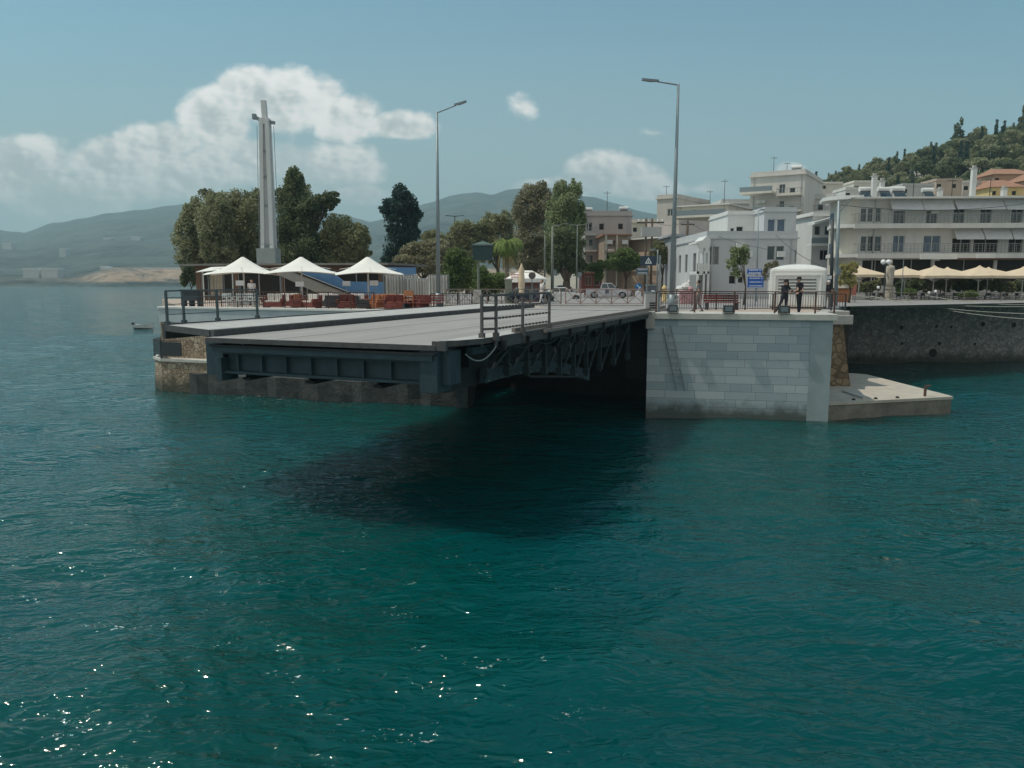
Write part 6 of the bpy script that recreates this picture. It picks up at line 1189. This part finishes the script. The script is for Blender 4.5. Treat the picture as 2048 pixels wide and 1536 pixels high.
# ================================================================ right: promenade
zp = 4.62
grail('promenade_railing', 'pale railing running along the top of the river wall', list(range(1705, 2110, 37)), lambda p: 64.4, 4.68, .92, tanrail, (.3, .6), None)
PG = 'beige parasols in front of the apartment block'
def bparasol(label, px, Yd, peak, eave, half): 
    zt = at(px, peak, Yd).z; ze = at(px, eave, Yd).z; t_ = thing('parasol', label, 'parasol', (xat(px, Yd, ze), Yd, zp), R(random.uniform(-8, 8)), PG); q = MB(); s = half
    V = [(-s, -s, ze - zp), (s, -s, ze - zp), (s, s, ze - zp), (-s, s, ze - zp), (0, 0, zt - zp)]; 
    M_ = lambda i, j: tuple((a + b) / 2 for a, b in zip(V[i], V[j]))
    for i in range(4):
        a, b = V[i], V[(i + 1) % 4]; m = tuple((x_ + y_) / 2 for x_, y_ in zip(a, b)); m = (m[0] * .98, m[1] * .98, m[2] + .04)
        q.add([a, m, V[4]], [(0, 1, 2)]); q.add([m, b, V[4]], [(0, 1, 2)]); q.add([a, m, b, (b[0], b[1], b[2] - .22), (m[0], m[1], m[2] - .22), (a[0], a[1], a[2] - .22)], [(0, 5, 4, 1), (1, 4, 3, 2)])
    q.build('canopy', beige, t_); q = MB(); k = .22; q.add([(-k, -k, zt - zp - .1), (k, -k, zt - zp - .1), (k, k, zt - zp - .1), (-k, k, zt - zp - .1), (0, 0, zt - zp + .12)], [(0, 1, 4), (1, 2, 4), (2, 3, 4), (3, 0, 4)]); q.build('vent_cap', beige, t_)
    q = MB(); q.tube((0, 0, 0), (0, 0, zt - zp - .05), .05, .05, 8); q.box(-.4, .4, -.4, .4, 0, .1); q.build('pole', white, t_); q = MB()
    for i in range(8): a = math.pi * i / 4 + math.pi / 4; l_ = s * (1.3 if i % 2 == 0 else .95); q.tube((0, 0, ze - zp - .5), (l_ * math.cos(a) * .6, l_ * math.sin(a) * .6, ze - zp + (zt - ze) * .4 - .05), .02, .02, 4)
    q.build('ribs', white, t_)
for px, Yd, pk_, ev, hf, lb in ((1719, 69, 534, 550, 1.85, 'leftmost beige parasol, left of the statue'), (1810, 69, 535, 551, 1.8, 'beige parasol immediately right of the statue'), (1868, 68.5, 533, 552, 2.0, 'third beige parasol from the left'), (1894, 72, 536, 550, 1.9, 'fourth beige parasol, set back behind the third'), (1958, 69, 533, 552, 2.0, 'fifth beige parasol from the left'), (1976, 72.5, 536, 550, 1.9, 'sixth beige parasol, set back behind the fifth'), (2046, 69, 535, 552, 2.0, 'beige parasol at the right edge of the picture')): bparasol(lb, px, Yd, pk_, ev, hf)
stt = thing('statue', 'pale weathered stone figure on a pedestal between the beige parasols', 'statue', (xat(1777, 66.5, 5), 66.5, zp)); sm = mat('statue_stone', (.40, .36, .30), .85, .2, 2, .3, 12); za = at(1777, 520, 66.5).z - zp
MB().lathe([(.45, 0), (.45, .25), (.33, .35), (.30, 1.2), (.40, 1.3), (.40, 1.4)], 10).build('pedestal', sm, stt); q = MB(); q.lathe([(.30, 1.4), (.27, 1.9), (.33, 2.4), (.30, za - 1.0), (.36, za - .75), (.30, za - .5), (.11, za - .42), (.10, za - .35)], 12); q.ball((0, 0, za - .2), .19, 10, sq=(.9, .95, 1.15)); q.tube((-.33, 0, za - .75), (-.28, -.2, za - 1.4), .09, .07); q.tube((.33, 0, za - .75), (.1, -.3, za - 1.2), .09, .07); q.build('figure', sm, stt, True)
gl_ = thing('globe_lamp', 'lamp post with a pair of white globes left of the statue', 'street lamp', (xat(1767, 66, 5), 66, zp)); za = at(1767, 524, 66).z - zp
MB().tube((0, 0, 0), (0, 0, za - .1), .07, .05, 8).build('post', rail, gl_); MB().bar((-.3, 0, za - .3), (.3, 0, za - .3), .05).build('crossbar', rail, gl_)
for s in (-1, 1): MB().ball((s * .22, 0, za), .21, 12).build('globe', signw, gl_, True)
for px, Yd, y_, lb in ((1755, 65.5, 575, 'low white globe lamp left of the statue pedestal'), (1857, 65.5, 586, 'low white globe lamp on the left of the promenade pair'), (1870, 65.7, 583, 'low white globe lamp on the right of the promenade pair')):
    z = at(px, y_, Yd).z - zp; t_ = thing('bollard_lamp', lb, 'lamp', (xat(px, Yd, 5), Yd, zp)); MB().tube((0, 0, 0), (0, 0, z), .04, .04, 6).build('post', rail, t_); MB().ball((0, 0, z), .13, 10).build('globe', signw, t_, True)
fp = thing('flagpole', 'thin bare pole on the promenade right of the statue', 'pole', (xat(1802, 65, 5), 65, zp)); MB().tube((0, 0, 0), (0, 0, at(1802, 520, 65).z - zp), .035, .03, 6).build('shaft', galv, fp); MB().box(-.12, .12, -.12, .12, 0, .08).build('base', galv, fp)
ci = 0
for px in range(1738, 2040, 21):
    for Yd in (66.6, 70.2):
        if abs(px - 1777) < 12: continue
        m = grey_c if (px // 21 + int(Yd)) % 3 else wood; ci += 1
        x = xat(px + (6 if Yd > 68 else 0), Yd, 5)
        if ci % 3 == 0: tb_ = table('small cafe table under the parasols, on the %s row, near picture column %d' % ('front' if Yd < 68 else 'rear', px), (x, Yd, zp), rail, 'cafe tables on the promenade'); tb_['label'] = 'small round dark cafe table among the chairs below the beige parasols'
        else: c_o = chair('dark cafe chair', (x, Yd, zp), R(random.choice((20, 160, 200, 340, 90))), m, 'cafe chairs on the promenade', 'cafe_chair'); c_o['label'] = 'dark cafe chair among the tables below the beige parasols'
tk = thing('orange_kiosk', 'low orange stall counter beside the yellowish shrub left of the parasols', 'stall', (xat(1688, 60, 5), 60, 4.95)); MB().box(-.9, .5, 0, .8, 0, 1.0).build('counter', orf, tk, bevel=.03); MB().box(-1.0, .6, -.1, .9, 1.0, 1.08).build('top', wood, tk)
rs = thing('menu_board', 'red and white menu board right of the orange stall', 'notice board', (xat(1704, 61, 5), 61, 4.95)); MB().box(-.28, .28, -.04, .04, .5, 1.7).build('board', mat('faded_red', (.45, .16, .13), .7, .15, 5), rs); q = MB(); q.box(-.25, -.2, -.03, .03, 0, .5); q.box(.2, .25, -.03, .03, 0, .5); q.build('feet', galv, rs)

# ================================================================ vegetation
def leaves(centers, size, rg, flat=0.0):
    n = len(centers); a = rg.normal(size=(n, 3)); a /= np.linalg.norm(a, axis=1)[:, None]; b = rg.normal(size=(n, 3)); b -= (b * a).sum(1)[:, None] * a; b /= np.linalg.norm(b, axis=1)[:, None]
    s = size * rg.uniform(.6, 1.35, n)[:, None]; a = a * s * .5; b = b * s * .5 * .62
    V = np.stack([centers - a, centers + b * .9, centers + a, centers - b], 1).reshape(-1, 3); F = np.arange(4 * n).reshape(n, 4); return V, F
def crown_points(blobs, n, rg, clump=.30, nc=26):
    vol = np.array([b[3] * b[4] * b[5] for b in blobs]) ** .67; cnt = np.maximum(30, (n * vol / vol.sum()).astype(int)); P = []
    for (x, y, z, rx, ry, rz), c in zip(blobs, cnt):
        d = rg.normal(size=(nc, 3)); d /= np.linalg.norm(d, axis=1)[:, None]; rr = rg.uniform(.5, .86, nc)[:, None]; cc = d * rr; w_ = rg.uniform(.6, 1.4, nc) * clump
        k = rg.integers(0, nc, c); off = rg.normal(size=(c, 3)); off /= np.linalg.norm(off, axis=1)[:, None]; off *= rg.uniform(.1, 1, c)[:, None] ** .6; p = cc[k] + off * w_[k][:, None] * .92
        rd = np.linalg.norm(p, axis=1); p *= np.minimum(1, (.93 + .12 * rg.random(c)) / np.maximum(rd, 1e-6))[:, None]
        m = rg.random(c) < .18; inn = rg.normal(size=(c, 3)) * .38; rn = np.linalg.norm(inn, axis=1); inn *= np.minimum(1, .8 / np.maximum(rn, 1e-6))[:, None]; p[m] = inn[m]
        P.append(p * np.array([rx, ry, rz]) + np.array([x, y, z]))
    return np.concatenate(P)
def pxtree(name, label, cat, Yd, base_px, blobs, n, leaf, lm, bm_=None, zb=4.9, size=.3, tr=.22, group=None, clump=.30, depthk=.8, seed=None, nc=38, forks=True):
    "blobs: (px, py, rx_px, ry_px [,dy]) crown lobes read off at distance Yd"
    rg = np.random.default_rng(seed if seed is not None else int(base_px)); bx = xat(base_px, Yd, zb); t_ = thing(name, label, cat, (bx, Yd, zb), 0, group); B = []
    for b in blobs:
        dy = b[4] if len(b) > 4 else rg.uniform(-.5, .5); Yb = Yd + dy; c = at(b[0], b[1], Yb); k = Yb / FPX; k *= 1.06; B.append((c.x - bx, dy, c.z - zb, b[2] * k, (b[2] + b[3]) / 2 * k * depthk, b[3] * k))
    V, F = leaves(crown_points(B, int(n * 1.6), rg, clump, nc), size * .8, rg); npmesh('crown', V, F, leaf, t_, smooth=False)
    q = MB(); zc = min(b[2] for b in B); top = max(B, key=lambda b: b[2]); z1 = max(.4, zc * .55); q.tube((0, 0, -.3), (.1, 0, z1), tr * 1.25, tr * .85, 10)
    for b in (B if forks else [top]):
        p0 = Vector((.1, 0, z1)); p2 = Vector((b[0], b[1], b[2] + b[5] * .2)); p1 = p0.lerp(p2, .5) + Vector((rg.uniform(-.3, .3), rg.uniform(-.3, .3), .2)); q.tube(p0, p1, tr * .6, tr * .38, 7); q.tube(p1, p2, tr * .38, tr * .12, 6)
        for _ in range(4): e = Vector((b[0] + rg.uniform(-.7, .7) * b[3], b[1] + rg.uniform(-.7, .7) * b[4], b[2] + rg.uniform(-.5, .8) * b[5])); q.tube(p1.lerp(p2, rg.uniform(0, 1)), e, tr * .2, tr * .05, 5)
    q.build('trunk', bm_ or bark, t_, True); return t_
eu = leafmat('eucalyptus_leaf', (.15, .155, .085), (.31, .32, .18), (.48, .46, .30)); dk = leafmat('dark_leaf', (.055, .075, .04), (.13, .16, .08), (.26, .28, .15)); cy = leafmat('conifer_leaf', (0.018, 0.044, 0.040), (0.040, 0.084, 0.070), (0.088, 0.154, 0.120))
ol = leafmat('olive_leaf', (.13, .14, .07), (.26, .27, .14), (.42, .41, .24)); br_ = leafmat('brownish_leaf', (0.149, 0.138, 0.083), (0.279, 0.262, 0.165), (0.459, 0.427, 0.279)); gr = leafmat('fresh_leaf', (.08, .12, .04), (.16, .22, .075), (.30, .37, .15)); yl = leafmat('yellowish_leaf', (0.297, 0.262, 0.098), (0.500, 0.459, 0.197), (0.500, 0.500, 0.361)); lg = leafmat('light_green_leaf', (.13, .16, .075), (.28, .33, .16), (.44, .48, .30))
pxtree('eucalyptus_tree', 'broad olive-green tree at the left end of the tree group beside the water', 'tree', 84, 410, [(385, 470, 36, 60, 0), (412, 415, 34, 34, 1), (430, 455, 38, 70, -2), (375, 512, 24, 34, -1), (452, 420, 34, 40, 2), (405, 520, 40, 30, 0), (440, 510, 36, 36, -2)], 24000, eu, None, palebark, size=.36, tr=.35)
pxtree('eucalyptus_tree', 'darker green tree immediately left of the mast', 'tree', 88, 490, [(478, 425, 38, 44, 0), (505, 470, 42, 70, -2), (470, 490, 34, 50, 1), (510, 412, 24, 34, 2), (520, 515, 40, 30, 0)], 18000, ol, None, palebark, size=.36, tr=.35)
pxtree('tall_tree', 'tallest tree of the left group with a pointed pale top right of the mast', 'tree', 84, 590, [(590, 365, 22, 34, 0), (578, 400, 32, 34, 0), (600, 435, 50, 48, -1), (640, 405, 34, 18, -3), (662, 398, 20, 16, -3), (575, 480, 46, 56, 0), (625, 500, 50, 44, -2), (585, 515, 50, 30, -2)], 26000, dk, None, bark, size=.36, tr=.4)
pxtree('tall_tree', 'pale dry tree top standing behind the dark tall tree right of the mast', 'tree', 89, 596, [(588, 362, 20, 26, 0), (598, 390, 30, 26, 0), (575, 405, 22, 24, 0)], 5000, eu, None, palebark, size=.3, tr=.2, clump=.35)
pxtree('olive_tree', 'rounded olive-coloured tree at the right end of the left tree group', 'tree', 82, 690, [(680, 470, 40, 40, 0), (712, 480, 30, 34, -1), (695, 512, 46, 26, 0), (655, 505, 30, 34, 1), (725, 505, 18, 22, 0)], 15000, ol, None, bark, size=.34, tr=.3)
pxtree('undergrowth_bush', 'dense dark bush in shade below the trees behind the pavilion', 'bush', 86, 620, [(560, 522, 60, 24, 0), (640, 522, 60, 24, 0), (500, 524, 50, 20, 0), (700, 524, 40, 18, 0)], 9000, dk, None, bark, size=.4, tr=.15)
pxtree('conifer_tree', 'dark blue-green conifer standing alone between the two tree groups', 'tree', 96, 803, [(803, 388, 20, 20, 0), (792, 412, 30, 24, 0), (818, 405, 22, 20, 0), (800, 445, 38, 32, 0), (828, 428, 18, 20, 1), (775, 420, 20, 10, 0), (798, 490, 38, 36, 0), (785, 530, 26, 26, 0), (822, 470, 22, 30, 0)], 18000, cy, None, bark, size=.34, tr=.35, clump=.26)
pxtree('brown_bush', 'wide brownish green bush right of the conifer, behind the curtains', 'bush', 78, 845, [(840, 510, 40, 28, 0), (870, 500, 34, 26, 0), (810, 528, 30, 20, -1), (860, 530, 44, 22, -1), (895, 520, 26, 26, 0)], 13000, br_, None, bark, size=.3, tr=.15)
pxtree('fresh_green_bush', 'bright green shrub left of the dark signal box', 'bush', 66, 915, [(912, 515, 22, 20, 0), (932, 530, 22, 22, 0), (905, 545, 26, 24, 0), (935, 560, 24, 22, 0), (908, 572, 24, 18, 0)], 9000, gr, None, bark, size=.22, tr=.08)
pxtree('fresh_green_bush', 'bright green shrub under the signal box, in front of the palm', 'bush', 63, 975, [(962, 555, 20, 26, 0), (985, 565, 20, 22, 0), (1000, 560, 12, 20, 0), (965, 580, 30, 14, 0), (995, 575, 18, 12, 0)], 8000, gr, None, bark, size=.22, tr=.08)
pxtree('olive_tree', 'low olive tree just right of the conifer, behind the tall lamp', 'tree', 100, 875, [(868, 478, 26, 22, 0), (890, 492, 22, 20, 0), (858, 498, 26, 18, 0)], 7000, ol, None, bark, size=.32, tr=.22)
pxtree('olive_tree', 'rounded olive tree farther back, left of centre between lamp and palm', 'tree', 112, 935, [(925, 468, 28, 28, 0), (905, 482, 20, 22, 0), (950, 470, 28, 30, 1), (930, 500, 44, 26, 0)], 10000, ol, None, bark, size=.36, tr=.3)
pxtree('olive_tree', 'rounded olive tree farther back, directly left of the tall eucalyptus', 'tree', 114, 995, [(985, 452, 30, 28, 0), (1010, 445, 24, 24, 0), (965, 465, 24, 24, 0), (1000, 485, 40, 34, 0), (970, 505, 34, 24, 0)], 10000, ol, None, bark, size=.36, tr=.3)
pxtree('eucalyptus_tree', 'tall greyish eucalyptus, left one of the tall pair in the centre', 'tree', 100, 1068, [(1060, 385, 22, 20, 0), (1082, 380, 16, 20, 0), (1052, 420, 28, 34, 0), (1082, 415, 24, 36, 0), (1062, 470, 36, 44, 0), (1048, 515, 30, 34, 0), (1082, 510, 30, 40, 0), (1098, 400, 14, 24, 0)], 20000, br_, None, palebark, size=.34, tr=.35, clump=.34)
pxtree('eucalyptus_tree', 'tall light green eucalyptus, right one of the tall pair in the centre', 'tree', 92, 1133, [(1122, 382, 16, 22, 0), (1150, 378, 15, 20, 0), (1135, 410, 32, 34, 0), (1112, 430, 26, 34, 0), (1155, 440, 18, 40, 0), (1128, 465, 36, 38, 0)], 18000, lg, None, palebark, size=.30, tr=.35, clump=.34)
pxtree('dark_tree', 'dark leafy tree with thick trunk under the light green eucalyptus', 'tree', 87, 1131, [(1115, 505, 26, 34, 0), (1150, 505, 24, 38, 0), (1132, 480, 30, 30, 0), (1108, 530, 20, 20, 0), (1155, 535, 20, 18, 0)], 12000, dk, None, bark, size=.30, tr=.45, zb=4.7)
pxtree('street_tree', 'green leafy tree over the tan stone wall below the brick house', 'tree', 94, 1250, [(1250, 515, 24, 20, 0), (1232, 522, 20, 16, 0), (1268, 522, 18, 16, 0), (1245, 532, 30, 12, 0)], 7000, gr, None, bark, size=.26, tr=.15, zb=4.7)
pxtree('street_tree', 'low green shrub spilling over the red garage', 'bush', 93, 1190, [(1180, 535, 20, 10, 0), (1205, 532, 22, 12, 0), (1198, 550, 10, 14, 0)], 4500, gr, None, bark, size=.24, tr=.1, zb=4.7)
pxtree('street_tree', 'olive-green tree between the tallest lamp and the warning sign', 'tree', 90, 1322, [(1318, 498, 20, 16, 0), (1335, 508, 14, 14, 0), (1308, 510, 12, 14, 0), (1325, 520, 16, 10, 0)], 5000, ol, None, bark, size=.26, tr=.14, zb=4.7)
pxtree('sapling_tree', 'slender young tree with sparse pale leaves in front of the white house', 'tree', 53, 1487, [(1470, 505, 12, 12, 0), (1490, 500, 11, 10, 0), (1462, 525, 14, 14, 0), (1484, 520, 14, 14, 0), (1472, 545, 13, 12, 0), (1492, 512, 8, 10, 0)], 1700, lg, None, bark, size=.17, tr=.06, clump=.4, nc=14)
pxtree('sapling_tree', 'thin sparse shrub between the road signs and the cabin', 'tree', 54, 1540, [(1535, 535, 9, 12, 0), (1548, 530, 9, 10, 0), (1530, 550, 8, 12, 0)], 700, br_, None, bark, size=.16, tr=.05, clump=.4, nc=12)
pxtree('yellow_shrub', 'yellowish leafy shrub right of the tall poles, left of the beige parasols', 'tree', 58, 1697, [(1690, 540, 14, 14, 0), (1706, 535, 12, 14, 0), (1684, 558, 12, 14, 0), (1700, 560, 14, 14, 0)], 3600, yl, None, bark, size=.17, tr=.08)
pxtree('shore_bush', 'small ragged bush at the water side of the left trees', 'bush', 76, 382, [(378, 545, 14, 18, 0), (368, 560, 10, 14, 0), (392, 555, 12, 18, 0)], 2500, dk, None, bark, size=.26, tr=.08, zb=4.7)
for i, (a, b) in enumerate(((1715, 1760), (1795, 1850), (1850, 1905), (1910, 1960), (1965, 2030), (2030, 2090))):
    pxtree('hedge', ['hedge section left of the statue', 'hedge section directly right of the statue', 'third hedge section below the beige parasols', 'fourth hedge section below the beige parasols', 'fifth hedge section below the beige parasols', 'hedge section at the right picture edge'][i], 'hedge', 73, (a + b) / 2, [(a + (b - a) * f, 572 + 3 * math.sin(5 * f + i), (b - a) * .22, 13, 0) for f in (.1, .35, .6, .85)], 4200, dk if i % 2 else ol, None, bark, size=.2, tr=.05, zb=zp, group='hedge below the parasols', nc=18)
for i, (px, yy_) in enumerate(((1815, 585), (1940, 590))): pxtree('potted_shrub', ['rounded green shrub on the promenade near the thin bare pole', 'flat-topped green shrub further right on the promenade'][i], 'shrub', 66, px, [(px, yy_ - 2, 22, 7, 0), (px - 14, yy_, 12, 6, 0)], 1800, gr, None, bark, size=.14, tr=.04, zb=zp)
# palm
pb = thing('palm_tree', 'palm with drooping green fronds and dry tan skirt right of the signal box', 'palm', (xat(1014, 66, 5), 66, 4.95)); zt = at(1012, 487, 66).z - 4.95; MB().tube((0, 0, 0), (0, 0, zt - .3), .22, .17, 10).build('trunk', palebark, pb, True)
def fronds(n, l0, el0, droop, m, name, sd, w_=.28):
    rg = random.Random(sd)
    for f in range(n):
        az = 2 * math.pi * f / n + rg.uniform(-.2, .2); L_ = l0 * rg.uniform(.8, 1.1); e = el0 + rg.uniform(-.25, .25); q = MB(); p = Vector((0, 0, zt - .1)); st_ = L_ / 9; dirh = Vector((math.cos(az), math.sin(az), 0)); sd_ = Vector((-math.sin(az), math.cos(az), 0))
        for k in range(9):
            a = e - droop * k; d = dirh * math.cos(a) + Vector((0, 0, math.sin(a))); p2 = p + d * st_; q.bar(p, p2, .025, .02)
            for j in range(3):
                c = p.lerp(p2, j / 3)
                for s in (-1, 1): tip = c + sd_ * s * w_ * (1.2 - .08 * k) + d * .25 - Vector((0, 0, .12 + .1 * rg.random())); q.add([c, c + d * .05, tip], [(0, 1, 2)])
            p = p2
        q.build(name, m, pb)
fronds(22, 1.9, .9, .27, leafmat('palm_leaf', (0.110, 0.175, 0.044), (0.219, 0.306, 0.088), (0.438, 0.481, 0.175)), 'frond', 3, .34); fronds(20, 1.6, .2, .3, leafmat('palm_leaf_b', (0.110, 0.175, 0.044), (0.198, 0.285, 0.088), (0.350, 0.416, 0.154)), 'frond', 5, .34); fronds(16, 2.1, -.9, .12, leafmat('dry_frond', (0.329, 0.246, 0.098), (0.500, 0.427, 0.197), (0.500, 0.500, 0.361)), 'dry_frond', 4, .26)
# forest on the hill: individual trees, shared meshes
protos = []
for k, (lm, shp) in enumerate(((ol, 'r'), (dk, 'r'), (eu, 'r'), (cy, 'c'), (dk, 'p'))):
    rg = np.random.default_rng(100 + k); t_ = thing('hill_tree', 'x', 'tree', (0, 0, -500), 0, 'trees of the wooded hill')
    if shp == 'r': B = [(rg.uniform(-1.4, 1.4), rg.uniform(-1.4, 1.4), rg.uniform(3.6, 6.8), rg.uniform(1.5, 2.4), rg.uniform(1.5, 2.4), rg.uniform(1.1, 1.8)) for _ in range(7)]; n, s = 3200, .5
    elif shp == 'c': B = [(0, 0, 2 + 1.4 * j, .95 - .14 * abs(j - 1), .95 - .14 * abs(j - 1), 1.3) for j in range(6)]; n, s = 2400, .4
    else: B = [(rg.uniform(-.5, .5), rg.uniform(-.5, .5), 2.5 + 1.2 * j, 2.5 - .42 * j, 2.5 - .42 * j, 1.1) for j in range(6)]; n, s = 3000, .45
    V, F = leaves(crown_points(B, n, rg, .3, 20), s, rg); npmesh('crown', V, F, lm, t_, smooth=False); q = MB(); q.tube((0, 0, -.6), (.1, .1, 4.5), .28, .12, 7); [q.tube((0, 0, 2.5), (b[0], b[1], b[2]), .12, .04, 5) for b in B[:5]]; q.build('trunk', bark, t_, True); protos.append(t_)
KN = ['rounded olive tree', 'dark rounded tree', 'pale grey-green tree', 'slim dark cypress', 'dark conical pine']
rg = random.Random(11); cnt = 0; top_line = [(1650, 365), (1680, 352), (1720, 345), (1755, 335), (1800, 312), (1840, 300), (1880, 285), (1915, 262), (1945, 285), (1985, 262), (2020, 275), (2048, 245), (2120, 240), (2300, 235)]
def ht(px, Yd, k, sc):
    x = xat(px, Yd, 40); z = float(T(np.array([x]), np.array([float(Yd)]))[0]); x = xat(px, Yd, z + 4)
    lb = '%s on the wooded hill %s' % (KN[k], 'at its right edge' if px > 2000 else 'on its upper middle slope' if px > 1850 else 'on its left shoulder')
    c = copytree(protos[k], (x, Yd, z), rg.uniform(0, 6.28), lb); c.scale = (sc,) * 3
for row, Yd0 in enumerate((292, 276, 260, 244, 228, 212, 198)):
    px = 1560 + rg.uniform(0, 14)
    while px < 2110:
        Yd = Yd0 + rg.uniform(-6, 6); k = rg.choices(range(5), (5, 3, 3, 1.3, 2))[0]; x = xat(px, Yd, 40); 
        sc = rg.uniform(.75, 1.15) * (1.12 if 1880 < px < 2060 else .85 if px < 1760 else 1)
        if k == 3: sc *= 1.15
        ht(px, Yd, k, sc); px += rg.uniform(13, 24) * (1.0 if row else .8)
for px, k, sc in ((1915, 4, 1.75), (1990, 3, 1.3), (2006, 3, 1.2), (2044, 4, 1.7), (1955, 0, 1.5), (1860, 4, 1.1), (1745, 0, 1.2), (1700, 0, 1.1), (1672, 4, .9)): ht(px, 286, k, sc)
for p_ in protos:
    for c in list(p_.children): bpy.data.objects.remove(c)
    bpy.data.objects.remove(p_)
# ================================================================ haze
hzm = bpy.data.materials.new('haze'); hzm.use_nodes = True; t = hzm.node_tree; t.nodes.remove(t.nodes['Principled BSDF']); pv = t.nodes.new('ShaderNodeVolumePrincipled'); pv.inputs['Density'].default_value = .00030; pv.inputs['Color'].default_value = (.66, .93, 1.0, 1); pv.inputs['Anisotropy'].default_value = .2
t.links.new(pv.outputs[0], t.nodes['Material Output'].inputs['Volume']); q = MB(); q.box(-15500, 15500, -600, 4300, -4, 340); o = q.build('haze', hzm); tag(o, kind='stuff')
